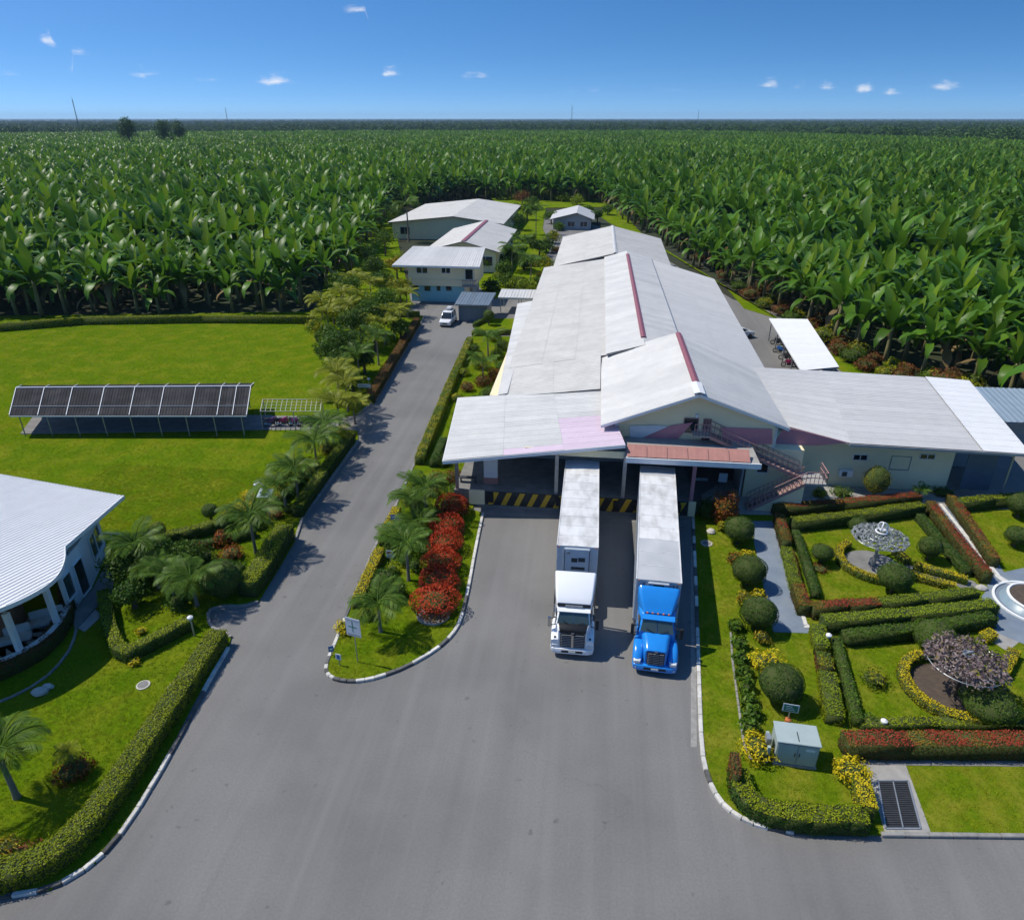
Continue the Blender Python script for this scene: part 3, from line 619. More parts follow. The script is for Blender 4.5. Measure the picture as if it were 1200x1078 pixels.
# right wing
part(ph, 'wing_wall', 'cream', ((14.7,55.2,0),(30.0,66.4,4.55)))
part(ph, 'stair_block_wall', 'cream', ((13.0,WY+.3,0),(17.2,55.18,4.5)))
wA, wB, wC, wD = Vector((15.4,56.2,5.15)), Vector((21.0,53.4,4.78)), Vector((23.0,68.6,5.75)), Vector((15.4,68.4,5.95))
roof_patch(ph, wC, wB, wA, wD, 'roof_blue', step=1.1)
roof_patch(ph, (32.2,68.4,5.55), (30.9,53.4,4.62), wB, wC, 'roof_blue', step=1.1)
roof_patch(ph, (36.2,68.2,5.45), (34.4,53.3,4.60), (30.92,53.3,4.68), (32.25,68.4,5.62), 'roof_bright', step=1.1)
fascia(ph, (20.9,53.3,4.74), (34.4,53.24,4.58), .2, m='slab'); fascia(ph, (34.44,53.3,4.58), (36.24,68.2,5.43), .22)
for px, py, w_, h_ in ((1009,532,1.1,.5),(1088,531,1.15,.45)):
    q = VP(px, py, 55.2); window(ph, (q.x-w_/2,55.2), (q.x+w_/2,55.2), q.z-h_/2-.3, q.z+h_/2-.3, (0,-1), nv=2, frame='white_wall', fw=.05)
q = VP(894,547,WY+.3); window(ph, (q.x-.42,WY+.3), (q.x+.42,WY+.3), q.z-.5, q.z+.5, (0,-1), nv=1, frame='white_wall')
q0 = VP(1041,550,55.2); q1 = VP(1069,535,55.2)
fr = part(ph, 'wall_panel_frame', 'concrete', ((q0.x,55.15,q0.z),(q1.x,55.19,q0.z+.06)), ((q0.x,55.15,q1.z-.06),(q1.x,55.19,q1.z)), ((q0.x,55.15,q0.z+.06),(q0.x+.05,55.19,q1.z-.06)), ((q1.x-.05,55.15,q0.z+.06),(q1.x,55.19,q1.z-.06)))
q = VP(990,553,55.2); part(ph, 'air_conditioner', 'white_paint', ((q.x-.55,54.8,q.z-.3),(q.x+.55,55.18,q.z+.3)), bevel=.03); part(ph, 'air_conditioner_fan', 'steel_dk', ((q.x-.35,54.77,q.z-.2),(q.x+.05,54.79,q.z+.2)))
part(ph, 'carport_screen', 'roof_tin', ((31.3,55.6,.12),(33.6,55.7,3.6))); part(ph, 'carport_back', 'grey_wall', ((30.1,60,0.1),(34,60.15,4.6)))
part(ph, 'carport_post', 'steel', ((33.6,53.9,.1),(33.72,54.02,4.55))); part(ph, 'carport_floor', 'concrete_dk', ((30.05,53.6,.1),(34.2,66,.135)))
# outside stair: upper flight, landing, lower flight, railings
M['tread'] = pm('stair tread', (.34,.22,.19), (.28,.18,.16), scale=4, rough=.7)
L0 = Vector((9.6,51.2,5.9)); L1 = Vector((16.9,51.2,2.75)); L2 = Vector((18.5,52.7,2.75)); L3 = Vector((13.0,51.5,.2))
def flight(a, c, n, w, yc):
    for i in range(n):
        t = (i+.5)/n; p = lerp(a,c,t); b = MB(ph.location); b.box((p.x-.17,yc-w/2,p.z-.05),(p.x+.17,yc+w/2,p.z)); b.build('tread', 'tread', ph)
    for s in (-1, 1):
        b = MB(ph.location); o = Vector((0, yc-a.y+s*(w/2+.03), 0)); b.bar(a+o+Vector((0,0,-.1)), Vector((c.x,a.y,c.z))+o+Vector((0,0,-.1)), .06, .24); b.build('stringer', 'rail_pink', ph)
        b = MB(ph.location)
        for hh in (.5,.95): b.bar(a+o+Vector((0,0,hh)), Vector((c.x,a.y,c.z))+o+Vector((0,0,hh)), .05)
        for i in range(n+1):
            p = lerp(a,Vector((c.x,a.y,c.z)),i/n)+o; b.bar(p, p+Vector((0,0,.95)), .035)
        b.build('railing', 'rail_pink', ph)
flight(L0, L1, 17, .9, 51.35); flight(Vector((17.0,50.2,2.75)), Vector((13.0,50.2,.2)), 13, .9, 50.35)
part(ph, 'landing', 'concrete', ((16.95,49.85,2.6),(18.6,51.85,2.76))); part(ph, 'upper_landing', 'concrete', ((8.3,50.85,5.78),(9.6,51.88,5.9)))
b = MB(ph.location)
for a, c in (((18.55,49.9),(18.55,51.8)),((17.0,49.9),(18.55,49.9)),((8.35,50.9),(9.6,50.9))):
    z = 2.76 if a[0] > 12 else 5.9
    for hh in (.5,.95): b.bar((a[0],a[1],z+hh), (c[0],c[1],z+hh), .05)
    for k in range(6): q = lerp(Vector(a),Vector(c),k/5); b.bar((q.x,q.y,z),(q.x,q.y,z+.95), .035)
b.build('landing_railing', 'rail_pink', ph)
b = MB(ph.location); b.add([(13.2,49.95,.1),(17.0,49.95,.1),(17.0,49.95,2.4),(13.2,49.95,.2),(13.2,50.07,.1),(17.0,50.07,.1),(17.0,50.07,2.4),(13.2,50.07,.2)], [(0,1,2,3),(7,6,5,4),(0,4,5,1),(1,5,6,2),(2,6,7,3),(3,7,4,0)]); b.build('stair_wall', 'cream', ph)
# small things on and by the dock
q = G(545,565,PT)
e = empty('dock_bench', (-9.3,49.7,PT), 'dark bench on the dock platform beside the left post', 'bench')
b = MB(); b.box((-.7,-.2,.4),(.7,.2,.47)); b.build('seat', 'steel_dk', e)
for x in (-.6,.6): b = MB(); b.box((x-.04,-.18,0),(x+.04,.18,.4)); b.build('leg', 'steel_dk', e)
q = VP(863,567,54.0)
e = empty('notice_stand', (11.5,53.2,.13), 'white notice board standing by the stair foot', 'notice board')
b = MB(); b.box((-.35,-.03,.7),(.35,.03,1.5)); b.build('board', 'sign_white', e)
for x in (-.25,.25): b = MB(); b.bar((x,0,0),(x,0,.7),.04); b.build('leg', 'steel_dk', e)
q = VP(821,564,54.88)
e = empty('notice_sheet', (q.x,54.86,q.z), 'pale notice sheet pinned to the dock back wall', 'notice')
b = MB(); b.box((-.6,-.02,-.35),(.6,0,.35)); b.build('sheet', 'sign_white', e)
b = MB(); b.box((-.02,-.03,-.3),(.02,-.021,.3)); b.build('fold', 'slab', e)
o = MB((11.7,50.2,.13)); o.box((11.0,49.75,.125),(12.4,50.6,.14)); tag(o.build('door_mat', 'steel_dk'), 'dark door mat on the paving at the stair foot', 'mat')

# ------------------------------------------------------------------ buildings at the back
bb = empty('office_building', (-26,118,0), 'two-storey cream office with teal ground floor and white roof', 'building')
part(bb, 'ground_floor_wall', 'teal', ((-30.6,116.6,0),(-21.4,125,2.7)))
part(bb, 'upper_wall', 'cream', ((-30.9,116.2,2.72),(-19.6,125.4,6.1)))
part(bb, 'band', 'cream', ((-31.0,116.08,3.7),(-19.5,116.18,3.85)))
part(bb, 'corner_pier', 'cream', ((-21.38,116.3,0),(-20.6,117,2.7)))
part(bb, 'side_recess', 'grey_wall', ((-20.6,117.3,0),(-20.2,124,2.7)))
d = roof_patch(bb, (-33.2,114.9,6.25), (-18.5,114.9,6.25), (-19.4,127.2,7.35), (-32.6,127.2,7.35), 'roof_new', step=1.2)
fascia(bb, (-33.2,114.86,6.22), (-18.5,114.86,6.22), .25)
for px, py, w_ in ((494.5,316,1.9),(522.5,316,1.5)):
    q = VP(px, py, 116.2); window(bb, (q.x-w_/2,116.2), (q.x+w_/2,116.2), q.z-.6, q.z+.6, (0,-1), nv=2, depth=.1)
for px, py, w_ in ((487,337,1.0),(501,338,1.1),(514,338,.7),(526,338,1.0)):
    q = VP(px, py, 116.6); window(bb, (q.x-w_/2,116.6), (q.x+w_/2,116.6), q.z-.45, q.z+.45, (0,-1), nv=1, frame='teal')
part(bb, 'balcony_floor', 'concrete', ((-21.6,114.9,2.9),(-19.2,116.1,3.05)))
b = MB(bb.location)
for k in range(9): x = -21.5+k*.28; b.bar((x,115.0,3.05),(x,115.0,4.0),.06)
b.bar((-21.6,115,4.0),(-19.2,115,4.0),.1); b.bar((-19.25,115,4.0),(-19.25,116.1,4.0),.1); b.build('balcony_railing', 'rail_pink', bb)
window(bb, (-21.2,116.2), (-19.9,116.2), 3.9, 5.6, (0,-1), nv=1)
def gable_house(name, x0, x1, y0, y1, zw, ze, zr, xr, label, mroof='roof_old', cap='ridge', over=.9, wmat='cream', wins=()):
    h = empty(name, ((x0+x1)/2,(y0+y1)/2,0), label, 'building')
    part(h, 'wall', wmat, ((x0,y0,0),(x1,y1,zw)))
    b = MB(h.location); b.add([(x0,y0,zw),(x1,y0,zw),(xr,y0,zr-.2),(x0,y0+.25,zw),(x1,y0+.25,zw),(xr,y0+.25,zr-.2)], [(0,1,2),(5,4,3),(0,3,4,1),(1,4,5,2),(2,5,3,0)]); b.build('gable_wall', wmat, h)
    roof_patch(h, (x0-over,y0-over,ze), (x0-over,y1+over,ze), (xr,y1+over,zr), (xr,y0-over,zr), mroof, step=1.3, nrib=2)
    roof_patch(h, (x1+over,y1+over,ze), (x1+over,y0-over,ze), (xr,y0-over,zr), (xr,y1+over,zr), mroof, step=1.3, nrib=2)
    if cap:
        b = MB(h.location)
        for s in (-1, 1): b.hexa([(xr,y0-over+.3,zr+.03),(xr+s*.42,y0-over+.3,zr-.05),(xr+s*.42,y1+over,zr-.05),(xr,y1+over,zr+.03),(xr,y0-over+.3,zr+.12),(xr+s*.42,y0-over+.3,zr+.05),(xr+s*.42,y1+over,zr+.05),(xr,y1+over,zr+.12)])
        b.build('ridge_cap', cap, h)
    for a in wins: window(h, (a[0],y0), (a[1],y0), a[2], a[3], (0,-1), nv=2)
    return h
gable_house('middle_hall', -33.2, -19.6, 142, 172, 4.0, 4.2, 6.2, -26.0, 'cream hall with white gable roof and maroon ridge behind the two-storey office', wins=((-23,-20.3,1.4,3.2),))
gh = gable_house('rear_hall', -52, -24, 183, 224, 4.0, 4.2, 5.9, -36, 'farthest large cream hall with plain white low-pitched roof', cap=None, wins=((-28.5,-26,1.2,3),(-50,-47.5,1.2,3)))
gable_house('small_rear_house', -12.0, -1.5, 205, 222, 2.7, 2.8, 4.6, -5.5, 'small grey house with pale roof and dark porch at the far end', mroof='roof_blue', cap=None, wmat='grey_wall', wins=((-8,-6,.8,2.2),(-4.5,-2.5,.8,2.2)))
# dark tin shed, carport and hut next to the white van
e = empty('tin_shed', (-18.6,106,0), 'dark blue-grey tin shed beside the white van', 'shed')
part(e, 'wall', 'roof_tin', ((-20.2,104.2,0),(-15.8,109,2.6)))
roof_patch(e, (-20.7,103.6,2.75), (-15.4,103.6,2.75), (-15.2,110,3.25), (-20.7,110,3.25), 'roof_tin', step=.9, nrib=2)
for k in range(5):
    b = MB(e.location); x = -20.1+k*.86; b.box((x,104.14,.05),(x+.84,104.18,2.55)); b.build('wall_sheet', 'roof_tin', e)
e = empty('carport', (-11.5,113,0), 'flat white carport roof on thin posts left of the long hall', 'carport')
roof_patch(e, (-14.9,109.8,2.6), (-8.8,109.8,2.6), (-8.8,114.4,2.9), (-14.9,114.4,2.9), 'roof_new', step=1.1, nrib=2)
fascia(e, (-14.9,109.77,2.6), (-8.8,109.77,2.6), .2)
for x in (-14.5,-11.6,-9.2):
    for y in (110.1,114.1): part(e, 'post', 'steel', ((x-.06,y-.06,0),(x+.06,y+.06,2.55)))
part(e, 'floor', 'concrete_dk', ((-15,109.6,.0),(-8.7,114.6,.105)))
# motorbike shelter on the right and blue roof further right
e = empty('bike_shelter', (26,88,0), 'long white-roofed open shelter right of the packing house', 'shelter')
roof_patch(e, (23.3,77.2,2.9), (24.6,100,2.9), (29.4,98.6,3.3), (27.5,77.8,3.3), 'roof_bright', step=1.2, nrib=2)
roof_patch(e, (23.2,74.0,2.7), (23.35,77.1,2.75), (25.6,77.4,2.95), (25.6,74.0,2.95), 'roof_new', step=1.2, nrib=2)
for k in range(5):
    for a, c in (((23.7,78),(24.8,99)),((27.2,78.4),(28.9,98))):
        q = lerp(Vector(a),Vector(c),k/4); part(e, 'post', 'steel', ((q.x-.06,q.y-.06,0),(q.x+.06,q.y+.06,2.85)))
e = empty('blue_roof_store', (45,70,0), 'low store with blue-grey roof at the right edge behind the wing', 'building')
part(e, 'wall', 'grey_wall', ((38.5,66,0),(50,71,2.9)))
M['roof_tin2'] = pm('pale tin', (.26,.33,.40), (.22,.285,.35), scale=1, rough=.4, rand=.05)
roof_patch(e, (37.2,64.0,3.0), (51,64.0,3.0), (51,71.8,3.6), (37.6,71.8,3.6), 'roof_tin2', step=1.1, nrib=2)
# ------------------------------------------------------------------ hedges
def hedge(pts, w, h, label, top='lf_hedge', side=None, dens=95, L=.13, group=None, name='hedge', base=.1, closed=False, wob=.05):
    w *= .9
    """clipped hedge along a plan polyline: twiggy core and a skin of single leaves on top and flanks"""
    side = side or top; P = [Vector((p[0],p[1])) for p in pts]
    o3 = Vector((P[0].x, P[0].y, base)); core = MB(o3); core.mat('core'); quads = []; mats = []
    n = len(P); L_, R_ = [], []
    for i, p in enumerate(P):
        if closed: d0 = (P[i]-P[i-1]); d1 = (P[(i+1)%n]-P[i])
        else: d0 = (P[i]-P[max(i-1,0)]); d1 = (P[min(i+1,n-1)]-P[i])
        if d0.length < 1e-6: d0 = d1
        if d1.length < 1e-6: d1 = d0
        a = Vector((-d0.y,d0.x)).normalized(); c = Vector((-d1.y,d1.x)).normalized(); m = (a+c); m = m.normalized()/max(.5, (m.normalized()).dot(a))
        L_.append(p+m*w/2); R_.append(p-m*w/2)
    segs = [(i, (i+1) % n) for i in range(n if closed else n-1)]
    ci = .88
    for i, j in segs:
        l0, l1, r0, r1 = L_[i], L_[j], R_[i], R_[j]; m0, m1 = (l0+r0)/2, (l1+r1)/2
        q = [m0+(r0-m0)*ci, m1+(r1-m1)*ci, m1+(l1-m1)*ci, m0+(l0-m0)*ci]
        core.hexa([(v.x,v.y,base-.08) for v in q]+[(v.x,v.y,base+h*.94) for v in q])
        ln = (m1-m0).length
        def skin(fn, area, nr, mi):
            k = max(4, int(area*dens*1.6)); uv = nrs.uniform(0,1,(k,2)); pts_ = fn(uv)
            wb = wob*np.sin(pts_[:,0]*2.3+pts_[:,1]*1.7)*np.cos(pts_[:,1]*3.1-pts_[:,2]*4)
            N = np.tile(np.array(nr, float), (k,1)); pts_ = pts_ + N*(wb+nrs.normal(0,.022,k))[:,None]
            quads.append(leaves(pts_, N, L, L*.55)); mats.append(np.full(k, mi))
        l0a, l1a, r0a, r1a = [np.array((v.x,v.y,base)) for v in (l0,l1,r0,r1)]
        def top_fn(uv): 
            a_ = l0a+(l1a-l0a)*uv[:,:1]; c_ = r0a+(r1a-r0a)*uv[:,:1]; p_ = a_+(c_-a_)*uv[:,1:]; p_[:,2] += h - .10*h*np.clip(np.abs(uv[:,1]-.5)*2-.75,0,1)*4*.25; return p_
        def s_fn(a_, c_):
            def f(uv): p_ = a_+(c_-a_)*uv[:,:1]; p_[:,2] += h*(.02+.98*uv[:,1]); return p_
            return f
        dl = (l1-l0).normalized() if (l1-l0).length > 1e-6 else Vector((1,0)); nl = (-dl.y, dl.x, 0)
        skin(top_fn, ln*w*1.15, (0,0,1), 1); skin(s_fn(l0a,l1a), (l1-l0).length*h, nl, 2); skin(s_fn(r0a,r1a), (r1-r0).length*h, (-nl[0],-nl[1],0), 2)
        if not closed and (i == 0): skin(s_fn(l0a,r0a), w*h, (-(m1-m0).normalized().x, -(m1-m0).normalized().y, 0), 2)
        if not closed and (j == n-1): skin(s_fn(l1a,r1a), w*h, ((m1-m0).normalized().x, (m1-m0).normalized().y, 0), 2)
    Q = np.concatenate(quads) - np.array(o3, float)
    me = quadmesh(name, Q, ['core', top, side], np.concatenate(mats), extra=core)
    o = nobj(name, me, None, o3); return tag(o, label, 'hedge', group)
def hpx(l, *a, **k): return hedge(gp(l, .1), *a, **k)
hpx([(-300,396),(-100,392),(0,388),(100,380),(240,378),(371,379)], 1.1, 1.1, 'long low hedge along the far edge of the big lawn', dens=60, L=.16)
hpx(smooth_px([(-120,1062),(0,1036),(52,1022),(92,992),(130,945),(178,873),(222,806),(258,752)],1), 1.25, .95, 'long curved hedge along the road in front of the left house', top='lf_hedge', dens=150, L=.10)
hpx(smooth_px([(124,702),(130,742),(145,776),(170,764),(226,735)],1), .8, .8, 'V-shaped low clipped hedge beside the house lawn', top='lf_hedge', side='lf_mid', dens=150, L=.10)
hpx(smooth_px([(80,690),(82,722),(66,752),(36,778),(-30,806),(-90,822)],1), 1.0, .75, 'curved low hedge hugging the round bay of the house', top='lf_maroon', side='lf_redside', dens=150, L=.10)
hpx([(336,630),(314,668),(291,700)], 1.5, 1.2, 'short thick hedge at the roadside by the house drive', top='lf_hedge', side='lf_dark', dens=130, L=.11)
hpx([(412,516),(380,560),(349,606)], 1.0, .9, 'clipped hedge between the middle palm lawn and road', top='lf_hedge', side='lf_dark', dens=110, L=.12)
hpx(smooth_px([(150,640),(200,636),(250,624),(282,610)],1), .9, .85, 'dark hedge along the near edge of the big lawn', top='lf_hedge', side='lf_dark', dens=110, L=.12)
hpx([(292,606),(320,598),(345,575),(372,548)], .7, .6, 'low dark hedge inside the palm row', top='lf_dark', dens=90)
hpx([(228,645),(262,638),(300,628)], .7, .6, 'short dark hedge beside the orange croton bed', top='lf_dark', dens=90)
hpx([(489,380),(462,425),(434,472)], 1.1, 1.0, 'maroon-topped hedge left of the road under the trees', top='lf_maroon', side='lf_redside', dens=80, L=.14)
hpx([(438,372),(492,371)], .9, .8, 'short hedge at the far end of the tree strip', top='lf_lime', dens=70)
hpx([(551,402),(528,455),(506,510),(492,545)], .95, .9, 'long narrow hedge right of the road beside the hall', top='lf_mix', side='lf_hedge', dens=80, L=.14)
hpx([(520,520),(508,548)], .8, .7, 'short green hedge next to the canopy corner', top='lf_dark', dens=80)
hpx([(553,393),(604,391)], .7, .6, 'low hedge edging the small lawn by the hall', top='lf_mix', dens=70)
hpx([(556,383),(570,376)], .7, .6, 'little curved hedge beside the tin shed', top='lf_mid', dens=70)
hpx([(466,602),(456,622),(449,640)], .75, .7, 'yellow edging hedge beside the blue road sign', top='lf_yellow', side='lf_mix', dens=150, L=.10)
hpx([(446,652),(430,688),(419,714)], .8, .75, 'yellow edging hedge along the road side of the island', top='lf_yellow', side='lf_mix', dens=150, L=.10)
# formal garden, upper bed
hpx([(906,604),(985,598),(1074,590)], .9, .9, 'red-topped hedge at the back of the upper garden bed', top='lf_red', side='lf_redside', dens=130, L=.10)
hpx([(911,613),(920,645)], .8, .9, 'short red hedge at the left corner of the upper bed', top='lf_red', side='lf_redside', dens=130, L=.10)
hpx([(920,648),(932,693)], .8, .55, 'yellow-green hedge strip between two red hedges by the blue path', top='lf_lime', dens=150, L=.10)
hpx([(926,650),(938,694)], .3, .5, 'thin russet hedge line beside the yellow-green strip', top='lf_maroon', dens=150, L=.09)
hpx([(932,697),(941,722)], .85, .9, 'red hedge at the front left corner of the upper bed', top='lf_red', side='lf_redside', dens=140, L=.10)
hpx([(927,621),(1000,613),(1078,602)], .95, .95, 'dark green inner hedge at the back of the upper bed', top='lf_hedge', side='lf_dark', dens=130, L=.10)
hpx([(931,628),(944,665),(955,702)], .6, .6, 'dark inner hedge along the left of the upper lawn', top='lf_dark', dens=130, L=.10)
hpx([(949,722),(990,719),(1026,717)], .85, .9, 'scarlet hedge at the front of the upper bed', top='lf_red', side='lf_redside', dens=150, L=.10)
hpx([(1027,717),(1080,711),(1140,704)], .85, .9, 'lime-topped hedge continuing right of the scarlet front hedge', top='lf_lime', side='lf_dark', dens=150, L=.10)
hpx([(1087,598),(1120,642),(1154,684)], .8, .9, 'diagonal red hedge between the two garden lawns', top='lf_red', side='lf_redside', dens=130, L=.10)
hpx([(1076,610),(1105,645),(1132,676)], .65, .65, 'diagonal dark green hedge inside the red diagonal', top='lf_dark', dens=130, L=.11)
# right bed
hpx([(1112,590),(1135,622),(1163,665)], .75, .8, 'mixed red and green hedge left of the far right lawn', top='lf_red', side='lf_redside', dens=130, L=.10)
hpx([(1122,598),(1160,594),(1290,585)], .9, .95, 'green hedge at the back of the far right lawn', top='lf_hedge', side='lf_dark', dens=110, L=.11)
# lower bed
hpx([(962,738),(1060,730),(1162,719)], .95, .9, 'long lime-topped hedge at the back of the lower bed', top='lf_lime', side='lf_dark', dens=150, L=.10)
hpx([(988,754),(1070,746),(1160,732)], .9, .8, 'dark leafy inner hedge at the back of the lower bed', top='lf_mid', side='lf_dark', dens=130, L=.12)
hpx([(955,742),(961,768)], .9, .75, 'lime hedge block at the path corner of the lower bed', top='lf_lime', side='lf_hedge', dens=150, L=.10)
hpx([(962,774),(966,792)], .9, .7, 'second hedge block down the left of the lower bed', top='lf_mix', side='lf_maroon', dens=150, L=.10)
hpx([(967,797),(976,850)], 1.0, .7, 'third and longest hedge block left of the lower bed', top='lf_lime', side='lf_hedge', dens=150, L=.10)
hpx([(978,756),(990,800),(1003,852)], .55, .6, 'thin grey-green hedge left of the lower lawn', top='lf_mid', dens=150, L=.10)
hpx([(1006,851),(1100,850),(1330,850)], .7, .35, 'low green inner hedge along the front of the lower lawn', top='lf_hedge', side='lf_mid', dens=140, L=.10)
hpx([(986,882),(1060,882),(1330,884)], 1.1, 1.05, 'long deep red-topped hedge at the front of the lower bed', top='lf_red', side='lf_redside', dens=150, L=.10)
# yellow ring hedges round the two umbrella trees
def arc(cx, cy, r, a0, a1, n=18): return [(cx+r*math.cos(math.radians(a0+(a1-a0)*i/n)), cy+r*math.sin(math.radians(a0+(a1-a0)*i/n))) for i in range(n+1)]
T1 = G(1022,664); T2 = G(1117,815)
hedge(arc(T1.x+.2, T1.y+.2, 2.35, 120, 292), .6, .5, 'golden ring hedge round the silver umbrella tree', top='lf_yellow', side='lf_mix', dens=180, L=.09)
hpx([(1048,648),(1062,662)], .6, .5, 'short golden hedge right of the silver umbrella tree', top='lf_yellow', side='lf_mix', dens=180, L=.09)
hpx([(1070,666),(1132,684)], .6, .5, 'golden hedge line on the far side of the little path', top='lf_yellow', side='lf_mix', dens=180, L=.09)
hpx([(1064,677),(1118,692)], .6, .5, 'golden hedge line on the near side of the little path', top='lf_yellow', side='lf_mix', dens=180, L=.09)
hedge(arc(T2.x+.05, T2.y+.35, 2.45, 78, 388, 26), .62, .5, 'golden ring hedge round the mauve umbrella tree', top='lf_yellow', side='lf_mix', dens=190, L=.09)
hpx([(1172,795),(1186,768)], .7, .5, 'golden hedge leading from the ring to the plaza', top='lf_yellow', side='lf_mix', dens=180, L=.09)
hpx([(1150,752),(1162,747)], .7, .5, 'tiny golden hedge by the pale path end', top='lf_yellow', dens=180, L=.09)
# corner hedge at the bottom
hpx(smooth_px([(862,915),(868,940),(890,958),(925,966),(1012,969)],1), 1.0, .85, 'corner hedge following the kerb below the cabinet', top='lf_hedge', side='lf_dark', dens=150, L=.11)
hpx([(857,903),(859,930)], .45, 1.3, 'narrow brown clipped hedge post at the kerb bend', top='lf_maroon', dens=170, L=.09)
hpx([(1004,925),(1014,962)], .8, .9, 'yellow-green hedge beside the drain drive', top='lf_yellow', side='lf_mix', dens=170, L=.10)
# soil beds (rings under the umbrella trees and shrubs)
def disc(name, c, r, z, m):
    b = MB(); b.add([(c[0]+r*math.cos(2*PI*k/28), c[1]+r*math.sin(2*PI*k/28)*1.0, z) for k in range(28)], [list(range(28))]); return struct(b.build(name, m))
disc('soil_bed', T1, 1.9, .106, 'concrete_dk'); disc('soil_bed', (T2.x,T2.y+.3), 2.1, .106, 'bedsoil')
sheet('garden_path', gp([(1050,655),(1062,668),(1122,688),(1130,694),(1150,690),(1140,682),(1066,664),(1054,650)]), .108, 'concrete_dk')

# ------------------------------------------------------------------ shrubs, topiary, trees, palms
def blob_pts(n, rx, ry, rz, shell=.0, lump=.12, seed=0, zmin=-1.):
    r = np.random.RandomState(seed); d = r.normal(size=(n*2,3)); d /= np.linalg.norm(d,axis=1,keepdims=True); d = d[d[:,2] > zmin][:n]
    ph_ = r.uniform(0,6.28,6)
    k = 1+lump*(np.sin(d[:,0]*4+ph_[0])*np.cos(d[:,1]*4+ph_[1])+np.sin(d[:,2]*5+ph_[2]+d[:,0]*3))
    rad = k*(1-shell*r.uniform(0,1,len(d))**2)
    P = d*rad[:,None]*np.array((rx,ry,rz)); N = d/np.array((rx,ry,rz)); N /= np.linalg.norm(N,axis=1,keepdims=True)
    return P, N
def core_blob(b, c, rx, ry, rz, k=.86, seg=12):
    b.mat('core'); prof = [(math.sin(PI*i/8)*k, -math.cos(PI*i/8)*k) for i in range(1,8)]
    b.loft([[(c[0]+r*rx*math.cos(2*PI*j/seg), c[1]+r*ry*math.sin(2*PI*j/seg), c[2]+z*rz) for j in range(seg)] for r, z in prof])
SEED = [100]
def topiary(px, py, r, label, rz=None, m='lf_topiary', stem=.35, name='topiary_bush', group=None, cat='bush', dens=260, L=.085, lump=.065):
    c = G(px, py, .1); rz = rz or r*.8; e = empty(name, tuple(c), label, cat, group); SEED[0] += 1
    b = MB(); b.tube([(0,0,-.05),(0,0,stem+rz*.4)], [.12,.09], 8); b.build('trunk', 'bark', e)
    area = 4*PI*r*(r+rz)/2; P, N = blob_pts(int(area*dens), r, r, rz, shell=.05, lump=lump, seed=SEED[0], zmin=-.9)
    P[:,2] += stem+rz; co = MB(); core_blob(co, (0,0,stem+rz), r, r, rz, .93)
    me = quadmesh('crown', leaves(P, N, L, L*.55), ['core', m], np.ones(len(P)), extra=co); nobj('crown', me, e)
    return e
topiary(864,637,1.12,'clipped round bush nearest the dock beside the blue path')
topiary(875,686,1.15,'second clipped round bush down the blue path from the dock')
topiary(886,736,1.12,'third clipped round bush at the end of the blue path')
topiary(911,822,1.2,'clipped round bush behind the green sign and cabinet')
topiary(961,660,.78,'small round bush on the left of the upper garden lawn', rz=.55)
topiary(1003,628,.7,'small round bush beside the silver umbrella tree', rz=.6)
topiary(1044,694,1.1,'large round bush in front of the silver umbrella tree')
topiary(1086,656,.82,'round bush right of the silver umbrella tree', rz=.75)
topiary(1089,765,1.15,'pale round bush behind the mauve umbrella tree', m='lf_mid')
topiary(1154,840,1.35,'broad flat clipped bush in front of the mauve umbrella tree', rz=.8, m='lf_mid', stem=.1)
topiary(1192,606,1.05,'upper round bush on the far right lawn')
topiary(1188,640,.85,'lower round bush on the far right lawn', rz=.6)
topiary(264,698,1.25,'large dark clipped dome near the house drive', rz=1.25, m='lf_dark', stem=.1)
topiary(248,610,.62,'small clipped ball on the near lawn hedge', rz=.55, m='lf_mid')
topiary(187,632,.62,'small clipped ball with yellow top by the lawn corner', rz=.55, m='lf_hedge')
topiary(573,381,.85,'little round topiary on the small lawn by the hall', rz=.8, m='lf_mid', stem=.7, L=.14, dens=90)
topiary(1022,584,1.05,'golden-green round tree against the cream wall', rz=1.2, m='lf_mix', stem=.5, dens=120)
def shrub(px, py, r, h, label, m='lf_croton', n=None, L=.24, group=None, wd=.35, name='shrub', cat='shrub', shell=.5, lump=.14, second=None, base=.1, corek=.7):
    """loose shrub of longer leaves standing up and out"""
    c = G(px, py, base); SEED[0] += 1; n = n or int(260*r*h/L*.24*2.2)
    P, N = blob_pts(n, r, r, h*.55, shell=shell, lump=lump, seed=SEED[0], zmin=-.75); P[:,2] += h*.5
    N2 = N+np.array((0,0,.3)); Q = leaves(P, N2, L, L*wd, jitter=1.0, droop=.25); mi = np.ones(len(P))
    mats = ['core', m]
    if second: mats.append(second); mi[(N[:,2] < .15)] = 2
    co = MB(); core_blob(co, (0,0,h*.48), r, r, h*.5, corek, 10)
    me = quadmesh(name, Q, mats, mi, extra=co); o = nobj(name, me, None, c); return tag(o, label, cat, group)
